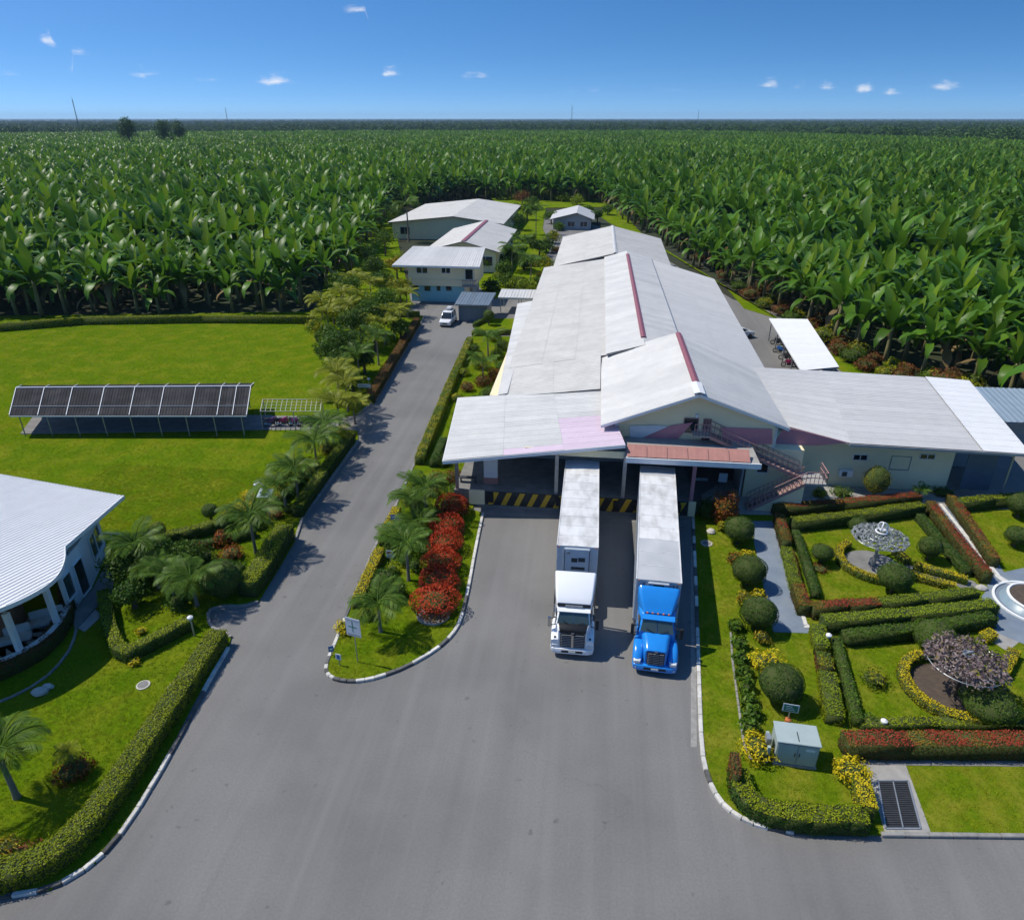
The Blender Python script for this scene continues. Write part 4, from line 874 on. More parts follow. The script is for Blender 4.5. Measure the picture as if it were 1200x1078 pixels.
# ixora row on the island
IX = [(510,716,1.25,1.5),(515,690,1.15,1.4),(518,668,1.1,1.4),(521,645,1.1,1.4),(525,624,1.1,1.4),(530,602,1.15,1.5)]
IX = [(x, y, r*1.22, h) for x, y, r, h in IX]
nm = ['nearest the camera','second from the near end','third from the near end','fourth from the near end','fifth from the near end','nearest the dock']
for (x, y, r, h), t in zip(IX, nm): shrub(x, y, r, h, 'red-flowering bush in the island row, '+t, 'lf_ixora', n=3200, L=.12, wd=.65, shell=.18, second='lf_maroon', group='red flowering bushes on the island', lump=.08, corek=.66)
b = MB(); c = G(508,722); b.smooth = True; b.lathe((0,0,0), [(1.05,0),(1.05,.16),(.92,.18)], 28); o = b.build('planter_ring', 'concrete', None, (c.x,c.y,.08)); tag(o, 'pale concrete ring round the nearest red bush', 'planter ring')
SH = [
 (848,612,1.05,2.6,'tall red and gold croton beside the dock end','lf_crotonred'),(828,606,.9,1.5,'dark green shrub in front of the dock end','lf_dark'),
 (845,622,.35,.8,'small yellow plant below the tall croton','lf_mix'),
 (860,660,.55,.8,'yellow-red croton between the first two round bushes, lawn side','lf_crotonred'),(876,657,.5,.8,'bright yellow croton between the first two round bushes, path side','lf_yellow'),
 (872,706,.55,.8,'yellow-red croton between the second and third round bushes, lawn side','lf_croton'),(888,704,.5,.8,'bright yellow croton between the second and third round bushes, path side','lf_yellow'),
 (898,784,.95,1.0,'large golden croton above the green sign','lf_yellow'),(888,884,.9,.95,'golden croton left of the cabinet','lf_yellow'),(892,752,.5,.7,'small croton below the third round bush','lf_croton'),
 (996,912,.8,1.0,'golden shrub between the red hedge and the drain drive','lf_yellow'),
 (1023,800,.75,.7,'low leafy shrub on the lower garden lawn','lf_mix'),(1016,846,.4,.4,'tiny dark shrub at the corner of the lower lawn','lf_dark'),
 (88,908,.9,.75,'ring of orange crotons round the small yellow palm','lf_crotonred'),(22,1018,1.0,.8,'mixed croton clump by the corner hedge','lf_maroon'),(8,1008,.7,1.0,'bright croton above the mixed clump','lf_croton'),
 (272,655,.9,.9,'orange croton bed between dark hedges','lf_crotonred'),(262,640,.6,1.2,'tall scarlet croton behind the orange bed','lf_crotonred'),(232,648,.7,.8,'brown shrub near the dark hedge','lf_maroon'),
 (270,605,.7,.6,'yellow flowers along the lawn edge, left clump','lf_yellow'),(287,598,.7,.7,'yellow flowers along the lawn edge, right clump','lf_yellow'),(292,588,.6,1.0,'tall yellow croton near the lamp','lf_yellow'),(325,590,.5,.9,'golden croton right of the lamp','lf_croton'),
 (325,606,.6,.7,'red-yellow croton under the lamp','lf_crotonred'),(212,628,.6,.4,'yellow ground plants at the lawn hedge','lf_yellow'),(186,620,.4,.5,'yellow sprig behind the small clipped ball','lf_yellow'),
 (352,600,.5,.7,'yellow shrub at the end of the palm hedge','lf_croton'),(354,565,.6,.7,'yellow shrub between the two middle palms','lf_mix'),
 (166,742,.35,.35,'yellow sprig on the house lawn hedge','lf_yellow'),(158,778,.35,.4,'yellow tuft at the point of the V hedge','lf_yellow'),
 (532,566,.9,1.2,'dark red croton by the canopy post','lf_maroon'),(512,566,.8,1.0,'red-brown croton beside the road hedge','lf_crotonred'),(508,580,.7,.9,'orange croton above the island palms','lf_croton'),(535,582,.8,1.1,'green shrub behind the red bush row','lf_mid'),
 (452,684,.9,1.0,'dark round shrub in the middle of the island','lf_dark'),(467,698,.6,1.0,'green leafy plant beside the dark island shrub','lf_mid'),(486,668,.5,.8,'big-leaved plant between island palms','lf_mid'),(404,740,.6,.75,'golden shrub behind the tall white board','lf_yellow'),(458,708,.6,.8,'grey-green shrub by the nearest island palm','lf_mid'),
 (566,452,1.0,1.2,'red-brown shrub on the strip next to the hall','lf_maroon'),(563,432,1.1,1.5,'olive shrub on the strip next to the hall','lf_mix'),(590,436,1.1,1.4,'dark shrub against the hall wall','lf_dark'),(583,420,.9,1.2,'green shrub between strip palms','lf_mid'),(543,440,.8,.9,'yellow-green shrub near the road hedge','lf_lime'),
 (1075,588,.35,.5,'low plant beside the wall palm','lf_mid'),(985,580,.9,.6,'low green plants at the foot of the cream wall','lf_mid'),(960,582,.6,.7,'small shrub near the stair landing','lf_mix'),(1104,580,.9,.6,'low green shrubs at the wing wall end','lf_mid'),
 (960,668,.62,.3,'flower bed of low plants under the small garden bush','lf_maroon'),
]
for x, y, r, h, t, m in SH: shrub(x, y, r, h, t, m, L=.2 if y > 520 else .26)
# leafy plants in a row along the east lawn bed
for k, (x, y) in enumerate([(866,758),(868,776),(871,792),(874,808),(877,824),(880,840),(878,856),(862,738)]):
    shrub(x, y, .48, .65, 'broad-leaved green plant in the bed row, '+['first from the path','second from the path','third from the path','fourth from the path','fifth from the path','sixth from the path','last before the golden croton','beside the third round bush'][k], 'lf_mid', n=150, L=.3, wd=.5, group='broad-leaved plants in the east bed')
kerb('bed_edging', gp([(856,742),(858,775),(864,820),(871,872),(880,892)]), m='kerb_bare', L=.5, h=.15, w=.12)
# red and green shrub belt along the right-hand plantation edge
belt = [(790,282),(806,292),(822,303),(838,315),(852,326),(866,340),(880,352),(896,362),(912,370),(930,378),(948,388),(964,400),(980,412),(996,424),(1016,432),(1036,440),(1056,446),(1080,452),(1104,456),(1128,462)]
ORD = ['first','second','third','fourth','fifth','sixth','seventh','eighth','ninth','tenth','eleventh','twelfth','thirteenth','fourteenth','fifteenth','sixteenth','seventeenth','eighteenth','nineteenth','last']
for k, (x, y) in enumerate(belt):
    r = rnd.uniform(1.2,1.9)
    shrub(x+rnd.uniform(-3,3), y+rnd.uniform(-2,3), r, r*1.1, ['russet','green','maroon','yellow-green'][k%4]+' shrub in the belt along the right plantation, '+ORD[k]+' from the far end', ['lf_maroon','lf_mid','lf_maroon','lf_mix'][k%4], L=.32, group='shrub belt of %s plants' % ['russet','green','maroon','yellow-green'][k%4], n=700)
    if k > 5: shrub(x+rnd.uniform(4,14), y+rnd.uniform(-9,-4), r*.9, r, 'leafy '+['maroon','olive'][k%2]+' shrub behind the right shrub belt, '+ORD[k-6]+' from the far end', ['lf_maroon','lf_mix'][k%2], L=.34, group='shrubs behind the belt, '+['maroon','olive'][k%2], n=500)
# frond palms
def frond_mesh(name, L, droop, nl, ll, m, vee=.5, seed=0):
    """one arching frond along +x, leaflets either side"""
    r = np.random.RandomState(seed); b = MB(); pts = []; n = 7; a0 = math.radians(48); p = Vector((0,0,0))
    for i in range(n+1):
        pts.append(p.copy()); t = i/n; a = a0-droop*t**1.2; p = p+Vector((math.cos(a),0,math.sin(a)))*L/n
    b.mat(m); b.tube(pts, [.035*(1-.8*i/n) for i in range(n+1)], 4, caps=False); Q = []
    def at(t): f = t*n; i = min(n-1,int(f)); return pts[i].lerp(pts[i+1], f-i), (pts[i+1]-pts[i]).normalized()
    for k in range(nl):
        t = .12+.88*(k+.5)/nl; q, d = at(t); l = ll*(.45+1.1*math.sin(PI*(.12+.80*t)))*.75
        for s in (-1,1):
            up = Vector((0,0,1)); side = Vector((0,s,0)); dirn = (side*1.0+d*.75+up*vee*(1-t)*r.uniform(.5,1.1)+Vector((0,0,-.25))).normalized()
            e1 = q+dirn*l*.55; e2 = q+dirn*l+Vector((0,0,-.22*l)); w = d*.021*(ll/.6)**.5
            Q.append([q-w*.5, e1-w*.9, e2, e1+w*.9])
    Q = np.array([[tuple(v) for v in qq] for qq in Q]); return quadmesh(name, Q, [m], np.zeros(len(Q)), extra=b)
FR_ = {}
for m in ('lf_palm','lf_palmy'):  # four frond shapes for each tint
    FR_[m] = [frond_mesh('frond', 1.0, math.radians(a), 27, .36, m, seed=i) for i, a in enumerate((70,100,125,45))]
def palm(px, py, h, fl, label, nf=11, m='lf_palm', r=.11, lean=(0,0), group=None, base=.1, shaft=True, loc=None):
    c = loc if loc is not None else G(px, py, base); e = empty('palm_tree', tuple(c), label, 'palm tree', group, rz=rnd.uniform(0,6.28)); tx, ty = lean
    b = MB(); n = 7; b.tube([(tx*(i/n)**1.6, ty*(i/n)**1.6, h*i/n-.05) for i in range(n+1)], [r*(1.45 if i == 0 else 1.12-.35*i/n) for i in range(n+1)], 9); b.build('trunk', 'palm_trunk', e)
    if shaft and h > 1.2: b = MB(); b.tube([(tx,ty,h-.08),(tx,ty,h+.3*fl**.5)], [r*.85,r*.5], 8); b.build('crownshaft', M['lf_palmy'], e)
    z = h+(.22*fl**.5 if shaft else 0)
    nf = int(nf*1.3)
    for k in range(nf):
        v = 3 if k < max(2,nf//4) else (0,1,1,2)[k%4]
        o = nobj('frond', FR_[m][v], e, (tx,ty,z)); s = fl*rnd.uniform(.92,1.2)
        o.rotation_euler = (rnd.uniform(-.12,.12), rnd.uniform(-.15,.15), 2*PI*k/nf*1.0+k*2.4 if v == 3 else 2*PI*k/(nf)+rnd.uniform(-.2,.2)); o.scale = (s,s,s)
    return e
palm(446,740,1.75,1.9,'nearest palm on the island, close to the white board', nf=10)
palm(479,680,2.6,1.9,'palm in the middle of the island beside the red bushes', nf=11)
palm(500,606,2.2,2.0,'farthest palm on the island beside the dock', nf=11)
palm(470,640,1.0,1.8,'low feathery palm near the blue road sign', nf=10, shaft=False); palm(492,630,1.1,1.9,'low feathery palm between taller island palms', nf=10, shaft=False)
palm(300,648,2.6,2.2,'palm standing in the croton garden by the road', nf=12)
palm(350,584,2.2,2.2,'third palm along the road from the croton garden', nf=12, m='lf_palm'); palm(372,548,2.1,2.3,'second palm from the shelter drive', nf=12); palm(399,506,2.6,2.5,'palm beside the shelter drive entrance', nf=13, m='lf_palmy')
palm(360,560,1.0,1.5,'short yellowish palm between road palms', nf=9, m='lf_palmy', shaft=False); palm(392,520,.9,1.6,'short yellowish palm at the drive edge', nf=9, m='lf_palmy', shaft=False)
palm(20,934,2.5,2.0,'palm on the left lawn casting a star shadow', nf=12, r=.13)
palm(88,900,.95,.75,'small yellow-crowned palm in the croton ring', nf=12, m='lf_palmy', shaft=False)
palm(231,709,1.7,1.9,'bushy palm next to the house drive corner', nf=14, m='lf_palm', r=.13); palm(205,700,1.4,1.7,'palm in the thicket left of the drive corner', nf=12)
palm(186,690,1.2,1.6,'palm half hidden in the thicket by the house', nf=12, m='lf_palm')
palm(1075,586,.9,.75,'small cycad-like palm against the cream wing wall', nf=13, shaft=False)
palm(566,446,1.9,2.0,'palm on the strip next to the hall, near one', nf=11); palm(572,418,2.2,2.2,'palm on the strip next to the hall, far one', nf=11)
palm(444,428,3.2,2.2,'slim palm beside the maroon hedge', nf=11); palm(462,398,3.4,2.2,'slim palm farther along the maroon hedge', nf=11, m='lf_palmy')
palm(478,372,3.0,2.4,'palm at the far end of the tree strip', nf=11, m='lf_palmy'); palm(424,405,2.5,2.6,'feathery palm behind the roadside trees', nf=12, m='lf_palmy'); palm(405,372,3.0,2.6,'yellowish palm at the lawn corner', nf=12, m='lf_palmy')
palm(378,372,2.0,2.6,'yellowish palm by the far lawn hedge end', nf=12, m='lf_palmy'); palm(420,352,3.0,2.8,'palm standing before the plantation edge', nf=12, m='lf_palmy')
palm(479,283,8.0,3.4,'tall palm left of the middle hall', nf=12, r=.2); palm(600,318,3.6,3.0,'palm in the court beside the middle hall', nf=12); palm(622,330,3.2,3.0,'palm next to the white carport', nf=12); palm(612,300,2.8,2.8,'palm in the middle of the court garden', nf=12)
palm(628,275,5.5,3.2,'tall palm near the small rear house', nf=12)
# broad-leaved trees
def tree(px, py, h, r, label, m='lf_tree', name='tree', n=None, L=.3, group=None, loc=None, trunk=.16, cz=None, lobes=7, base=.1, cat='tree', flat=.75):
    c = Vector(loc) if loc is not None else G(px, py, base); e = empty(name, tuple(c), label, cat, group); rr = random.Random(SEED[0]); SEED[0] += 1
    b = MB(); th = h-r*flat*1.1; th = max(th, h*.25)
    b.tube([(0,0,-.1),(rr.uniform(-.1,.1),rr.uniform(-.1,.1),th*.6),(0,0,th)], [trunk*1.3,trunk,trunk*.8], 8)
    Ps, Ns = [], []; co = MB(); n = n or int(1500*(r/2)**2*(.3/L)**2)
    for k in range(lobes):
        a = 2.4*k; q = rr.uniform(.25,.62)*r if k else 0; lz = h-r*flat*rr.uniform(.55,1.25) if k else h-r*flat*.55
        lr = r*rr.uniform(.42,.6); cx_, cy_ = q*math.cos(a), q*math.sin(a)
        b.tube([(0,0,th*.75),(cx_*.5,cy_*.5,(th*.8+lz)/2),(cx_,cy_,lz)], [trunk*.6,trunk*.4,trunk*.15], 5)
        SEED[0] += 1; P, N = blob_pts(n//lobes, lr, lr, lr*flat, shell=.55, lump=.22, seed=SEED[0]); P += np.array((cx_,cy_,lz)); Ps.append(P); Ns.append(N)
    b.build('trunk', 'bark', e)
    P = np.concatenate(Ps); N = np.concatenate(Ns); me = quadmesh('crown', leaves(P, N, L, L*.6, jitter=1.2), [m], np.zeros(len(P))); nobj('crown', me, e); return e
tree(408,440,6.2,2.9,'big dark round-headed tree at the roadside',trunk=.2); tree(416,410,5.5,2.4,'dark tree behind the big roadside tree'); tree(398,452,4.2,1.7,'smaller tree leaning over the lawn edge')
tree(432,392,5.0,2.3,'mid-height tree among the roadside palms', m='lf_mid'); tree(452,380,5.2,2.4,'tree near the far end of the roadside strip', m='lf_mid'); tree(386,410,3.5,1.8,'low bushy tree at the lawn side', m='lf_mid')
tree(470,358,4.6,2.4,'yellow-green tree in front of the office', m='lf_mix'); tree(450,352,5.0,2.6,'tree left of the office corner', m='lf_mid'); tree(440,335,5.5,2.8,'tree beside the plantation edge left of the office', m='lf_tree'); tree(466,330,4.6,2.2,'orange-tinted tree against the office wall', m='lf_croton')
tree(372,400,3.2,1.8,'round shrub-like tree by the lawn hedge end', m='lf_mix')
tree(150,688,2.6,1.5,'dense tree against the house steps', m='lf_tree', L=.2, n=2200); tree(168,680,2.4,1.4,'leafy tree in the thicket behind the house steps', m='lf_tree', L=.2, n=2000); tree(196,672,2.2,1.5,'leafy tree in the thicket centre', m='lf_mid', L=.2, n=2000); tree(222,668,2.3,1.4,'leafy tree on the right of the thicket', m='lf_tree', L=.2, n=2000)
tree(158,712,2.0,1.2,'dark round tree at the foot of the thicket', m='lf_dark', L=.18, n=2000, flat=.9)
for k, (x, y, h, r, t, m) in enumerate([(600,285,4.5,2.6,'round tree beside the middle hall gable','lf_tree'),(608,270,5,2.8,'dark tree between the rear halls','lf_tree'),(632,300,4,2.4,'tree near the hall corner in the court','lf_mid'),(590,325,3.2,2.2,'small tree by the office side','lf_mid'),(570,318,3,2,'shrubby tree behind the office','lf_lime'),
   (640,318,3.2,2.2,'light green tree by the long hall','lf_mix'),(605,340,2.4,1.9,'low tree behind the white carport','lf_lime'),(630,340,2.6,1.9,'low tree right of the white carport','lf_mid'),(618,258,5,3.0,'tree in front of the small rear house','lf_tree'),(637,235,6,3.6,'rounded tree at the plantation edge','lf_mid'),(612,240,5,3.2,'brown-green tree near the far plantation','lf_maroon'),(660,236,3,3.4,'flat yellow-green tree near the far plantation','lf_lime'),(700,262,4,2.2,'tree right of the small rear house','lf_tree'),(690,252,3,2.0,'small tree by the small rear house','lf_mid'),(648,285,3.0,2.0,'small tree by the far hall end','lf_mix'),
   (590,305,2.6,1.8,'clipped tree in the court garden','lf_lime'),(622,290,3.2,2.2,'dark tree in the middle of the court','lf_tree'),(655,270,2.4,2.0,'low court tree near the far hall','lf_mid')]):
    tree(x, y, h, r, t, m=m, L=.42, n=900)
for k, (x, y, h, r, t, m) in enumerate([(392,380,4.2,2.4,'yellow-green bushy tree at the corner of the far lawn hedge','lf_mix'),(404,425,3.6,2.0,'leafy tree between the big tree and the lawn','lf_mid'),(440,412,4.2,1.9,'light green tree just behind the maroon hedge','lf_lime'),
   (424,372,4.5,2.6,'spreading yellow-green tree behind the strip palms','lf_mix'),(458,364,3.8,2.0,'low tree at the yard end of the strip','lf_lime'),(400,350,5,3.0,'tree at the plantation corner behind the lawn','lf_mid'),(430,318,6,3.2,'dark tree at the plantation edge near the office','lf_tree'),(452,300,6,3.2,'tree left of the middle hall','lf_mid'),(470,318,4,2.4,'tree touching the office roof corner','lf_lime'),(464,270,7,3.4,'leafy tree left of the farthest hall','lf_tree'),
   (414,462,2.6,1.5,'small bushy tree by the direction plate','lf_mid'),(428,438,3.2,1.6,'small tree under the slim palm','lf_tree')]):
    tree(x, y, h, r, t, m=m, L=.34, n=1100)
for x, y, h, fl, t in ((386,392,2.4,2.6,'yellowish palm standing over the lawn corner'),(412,388,3.2,2.6,'tall yellowish palm amid the roadside trees'),(436,360,3.4,2.6,'yellowish palm at the far yard side'),(452,404,2.6,2.0,'palm close to the maroon hedge middle'),(470,386,2.6,2.0,'small palm near the end of the maroon hedge')):
    palm(x, y, h, fl, t, nf=13, m='lf_palmy')
for x, y, r, h, t, m in ((418,478,.9,1.0,'yellow shrub at the corner by the direction plate','lf_mix'),(436,458,.7,.8,'green shrub under the maroon hedge end','lf_mid'),(452,436,.7,.8,'lime shrub beside the maroon hedge','lf_lime'),(386,470,1.0,1.1,'bushy green shrub near the shelter drive','lf_mid'),(372,496,.8,1.1,'yellow shrub beside the motorcycles','lf_mix'),(384,530,.7,.8,'golden shrub under the drive palm','lf_croton'),(340,600,.6,.7,'green shrub between hedge and palms','lf_mid'),(366,575,.6,.6,'dark shrub behind the palm hedge','lf_dark'),(318,640,.7,.8,'yellow-green shrub beside the thick hedge','lf_lime'),(280,672,.7,.8,'leafy shrub next to the dark dome','lf_mid'),(244,690,.8,.9,'pale shrub left of the dark dome','lf_lime'),(210,712,.7,.9,'dark shrub at the corner of the house lawn','lf_dark'),(176,655,.8,.9,'leafy shrub on top of the thicket','lf_mid'),(216,655,.7,.8,'grey-green shrub by the thicket','lf_mid'),(480,588,.8,1.0,'olive shrub above the low island palms','lf_mix'),(476,660,.7,.8,'leafy shrub at the island centre','lf_mid'),(460,672,.5,.7,'green clump beside the small red sign','lf_lime'),(498,650,.6,.8,'green clump between island palm and red bushes','lf_mid'),(430,724,.5,.6,'yellow tuft behind the nearest island palm','lf_mix')):
    shrub(x, y, r, h, t, m, L=.22)
for x, y, r, h, t, m in ((556,476,.9,1.1,'dark shrub on the hall strip close to the canopy','lf_dark'),(540,490,.8,.9,'green shrub on the hall strip by the canopy corner','lf_mid'),(572,468,.9,1.3,'leafy shrub against the canopy wall','lf_tree'),(548,458,.8,1.0,'maroon shrub between the strip palms and hedge','lf_maroon'),(580,446,1.0,1.5,'red croton by the hall wall','lf_crotonred'),(588,410,1.0,1.4,'dark leafy shrub under the hall eave','lf_tree'),(578,400,.8,1.0,'lime shrub at the far end of the hall strip','lf_lime'),(556,412,.8,1.0,'green shrub near the top of the road hedge','lf_mid'),(536,470,.7,.8,'golden shrub half way down the hall strip','lf_mix'),(518,545,.8,1.2,'dark green shrub beside the canopy front','lf_tree'),
   (490,596,.9,1.2,'leafy dark shrub under the farthest island palm','lf_tree'),(512,612,.7,1.1,'green shrub left of the red bush row, far part','lf_mid'),(505,640,.7,1.0,'green shrub left of the red bush row, middle part','lf_tree'),(470,618,.8,1.0,'dark shrub behind the blue road sign','lf_tree'),(440,700,.6,.8,'low green shrub beside the yellow island hedge','lf_mid'),(462,648,.7,.9,'leafy clump above the small red sign','lf_tree'),
   (190,650,.9,1.2,'dark leafy shrub at the back of the house thicket','lf_tree'),(240,660,.8,1.0,'dark green shrub beside the brown shrub','lf_tree'),(258,672,.7,.9,'glossy shrub behind the dark dome','lf_mid'),(302,618,.8,.9,'leafy green shrub at the foot of the solar lamp','lf_mid'),(330,572,.6,1.0,'golden shrub behind the third road palm','lf_croton')):
    shrub(x, y, r, h, t, m, L=.22)
for x, y, h, fl, t, m in ((336,600,2.0,2.0,'palm between the solar lamp and the palm hedge','lf_palm'),(384,528,2.2,2.2,'palm just below the shelter drive','lf_palm'),(416,496,1.6,1.8,'little palm at the mouth of the shelter drive','lf_palmy'),(408,482,2.6,2.4,'yellowish palm just above the shelter drive','lf_palmy'),(398,470,2.8,2.4,'feathery palm behind the pergola end','lf_palmy'),(422,450,3.0,2.4,'palm beside the direction plate','lf_palm'),(486,612,1.6,1.9,'feathery palm behind the low island palms','lf_palm'),(166,672,2.0,1.9,'palm rising from the house thicket','lf_palm')):
    palm(x, y, h, fl, t, nf=11, m=m)
for x, y, h, r, t, m in ((390,438,4.6,2.2,'leafy tree overhanging the lawn near the pergola','lf_tree'),(442,398,5.0,2.2,'dark tree rising behind the maroon hedge','lf_tree'),(412,362,5.4,2.6,'bushy tree before the plantation corner','lf_mid'),(470,402,3.4,1.6,'small leafy tree at the hedge bend','lf_mid')):
    tree(x, y, h, r, t, m=m, L=.32, n=1500)
for x, y, h, r, t, m in ((574,300,3.4,2.4,'leafy tree against the middle hall side wall','lf_mid'),(582,312,3.0,2.2,'rounded tree in front of the middle hall window','lf_tree'),(604,308,3.6,2.6,'spreading tree in the court between hall and path','lf_mid'),(614,316,3.0,2.2,'dark bushy tree in the court centre','lf_tree'),(596,336,2.6,2.0,'bushy tree right of the office yard','lf_mid'),(618,344,2.6,2.0,'lime tree above the carport roof','lf_lime'),(640,296,3.6,2.4,'dark tree close to the long hall corner','lf_tree'),(646,262,4.0,2.8,'leafy tree left of the small rear house','lf_mid'),(602,256,4.6,3.0,'tree at the right end of the farthest hall','lf_tree'),(624,246,4.4,3.2,'bushy tree on the far court edge','lf_mid'),(676,240,3.4,3.0,'low bushy tree behind the small rear house','lf_lime'),(588,234,4.5,3.4,'tree behind the farthest hall corner','lf_mid'),(560,232,5.0,3.4,'tree peeping over the farthest hall roof','lf_tree'),(712,252,3.4,2.4,'bushy tree at the far right court corner','lf_mid'),(576,340,2.2,1.8,'low green tree beside the tin shed','lf_mid')):
    tree(x, y, h, r, t, m=m, L=.42, n=1000)
for x, y, r, h, t, m in ((600,296,1.4,1.2,'red flowering shrub in the court','lf_crotonred'),(626,312,1.3,1.2,'yellow shrub by the court path','lf_mix'),(584,326,1.2,1.1,'lime shrub at the court edge','lf_lime'),(610,332,1.3,1.2,'green shrub behind the carport','lf_mid'),(634,328,1.2,1.3,'croton beside the long hall wall','lf_croton'),(652,296,1.3,1.2,'maroon shrub by the far court drive','lf_maroon')):
    shrub(x, y, r, h, t, m, L=.3)
# ------------------------------------------------------------------ the two umbrella-trained trees of the formal garden
def umbrella_tree(c, h, r, label, m, silver):
    e = empty('umbrella_tree', (c.x,c.y,.1), label, 'tree'); SEED[0] += 1; rs = np.random.RandomState(SEED[0])
    b = MB(); b.tube([(0,0,-.05),(.05,.03,h*.5),(0,0,h)], [.15,.10,.09], 9); b.build('trunk', 'steel' if silver else 'bark', e)
    b = MB(); nr = 16
    zf = lambda q: h+.28*(1-(q/r)**2)-.02
    for k in range(nr):
        a = 2*PI*k/nr; b.tube([(0,0,h*.78),(r*.35*math.cos(a),r*.35*math.sin(a),zf(r*.4)-.05),(r*math.cos(a),r*math.sin(a),zf(r))], [.035,.028,.02], 4)
    b.build('ribs', 'steel', e)
    b = MB()
    for q in (.35,.6,.82,1.0):
        n = 36; b.tube([(r*q*math.cos(2*PI*k/n),r*q*math.sin(2*PI*k/n),zf(r*q)) for k in range(n+1)], .022, 4, caps=False)
    b.build('rings', 'steel', e)
    n = 3600 if silver else 1900; q = r*np.sqrt(rs.uniform(.01,1.06,n)); a = rs.uniform(0,2*PI,n)
    if silver:   # foliage follows a woven lattice of spirals
        k = rs.randint(0,13,n); s = np.where(rs.rand(n) < .5, 1, -1); a = 2*PI*k/13+s*(q/r)*1.9+rs.normal(0,.045,n)
    z = h+.28*(1-(q/r)**2)+rs.normal(0,.03 if silver else .17,n)+(0 if silver else .1); q = q*(1+(0 if silver else .09)*np.sin(a*7+1)+(0 if silver else .06)*np.sin(a*13))
    P = np.stack([q*np.cos(a),q*np.sin(a),z],1); N = np.stack([np.cos(a)*.4,np.sin(a)*.4,np.ones(n)],1)
    nobj('crown', quadmesh('crown', leaves(P, N, .16 if silver else .27, .08 if silver else .11, jitter=1.5), [m], np.zeros(n)), e)
    b = MB()
    if silver:   # white looped finial
        for t in (0, 2.1, 4.2):
            b.tube([(.32*math.cos(t)*math.sin(u_)**1,.32*math.sin(t)*math.sin(u_),h+.45+.42*(1-math.cos(u_))/1.3) for u_ in [PI*i/10 for i in range(11)]], .05, 6)
        b.tube([(.36*math.cos(2*PI*k/16),.36*math.sin(2*PI*k/16),h+.42) for k in range(17)], .06, 6)
    else:
        b.tube([(.24*math.cos(2*PI*k/16),.24*math.sin(2*PI*k/16),h+.5) for k in range(17)], .06, 6); b.tube([(-.2,0,h+.5),(.25,.1,h+.62)], .05, 6)
    b.build('finial', 'white_paint' if silver else 'steel', e)
    return e
umbrella_tree(T1, 2.35, 1.75, 'silver-grey flat umbrella tree with white looped finial', 'lf_grey', True)
umbrella_tree(T2, 2.3, 1.85, 'mauve withered flat umbrella tree in golden ring hedge', 'lf_mauve', False)

# ------------------------------------------------------------------ banana plantation
def banana_leaf(L, Wd, a0, droop, seed, fold=.35, ns=10, petiole=.12):
    r = random.Random(seed); pts = []; p = Vector((0,0,0))
    for i in range(ns+1):
        pts.append(p.copy()); t = i/ns; a = a0-droop*t**1.5; p = p+Vector((math.cos(a),0,math.sin(a)))*L/ns
    V, F = [], []
    for i, q in enumerate(pts):
        t = i/ns; d = (pts[min(i+1,ns)]-pts[max(i-1,0)]).normalized(); up = Vector((-d.z,0,d.x))
        w = 0 if t < petiole*.9 else Wd*.5*(math.sin(PI*min(1,(t-petiole)/(1-petiole))**.72)**.55 if t < 1 else .05)
        w = max(w, .03)
        for s in (-1,1):
            j = r.uniform(.66,1.08) if .25 < t < .95 else 1.0; V.append(q+Vector((0,s*w*j,0))+up*(fold*w*j*r.uniform(.3,1.3))+Vector((0,0,r.uniform(-.12,.08)*w))+d*r.uniform(-.04,.04))
        V.append(q)
    for i in range(ns):
        a, c = 3*i, 3*i+3; F += [(a+2,c+2,c,a),(a+1,c+1,c+2,a+2)]
    return V, F
LEAF = []   # (erect, arching, spreading, hanging)
for k, (L, w, a, d) in enumerate([(3.1,.78,84,18),(3.3,.84,74,50),(3.5,.90,62,85),(3.4,.88,44,105),(3.0,.80,22,125),(2.7,.5,86,8),(2.3,.6,-20,68)]):
    V, F = banana_leaf(L, w, math.radians(a), math.radians(d), k); b = MB(); b.smooth = True; b.add(V, F)
    me = bpy.data.meshes.new('leaf'); me.from_pydata(b.v, [], b.f); me.polygons.foreach_set('use_smooth', [True]*len(b.f))
    me.materials.append(M['banana_young' if k in (0,5) else ('banana_dry' if k == 6 else 'banana')]); me.update(); LEAF.append(me)
def stem_mesh(h):
    b = MB(); b.tube([(0,0,-.1),(.02,0,h*.5),(0,.02,h),(0,0,h+.35)], [.20,.16,.12,.07], 7); b.mats = [M['stem']]; b.mi = [0]*len(b.f)
    me = bpy.data.meshes.new('pseudostem'); me.from_pydata(b.v, [], b.f); me.materials.append(M['stem']); me.polygons.foreach_set('use_smooth', [True]*len(b.f)); me.update(); return me
STEM = [stem_mesh(h) for h in (2.1,2.5,2.9)]; STH = (2.1,2.5,2.9)
def layout(rr):
    """leaf kinds with headings and sizes of one plant: upright young leaves in the middle, older ones lower"""
    ks = [0 if rr.random() < .6 else 5, 1, 1, 1, 2, 2, 3, 3, 4, 4] + ([6] if rr.random() < .6 else []) + ([6] if rr.random() < .3 else [])
    a = rr.uniform(0,6.28); out = []
    for k in ks: a += 2.4+rr.uniform(-.3,.3); out.append((k, a, rr.uniform(.85,1.15), rr.uniform(-.12,.12)))
    return out
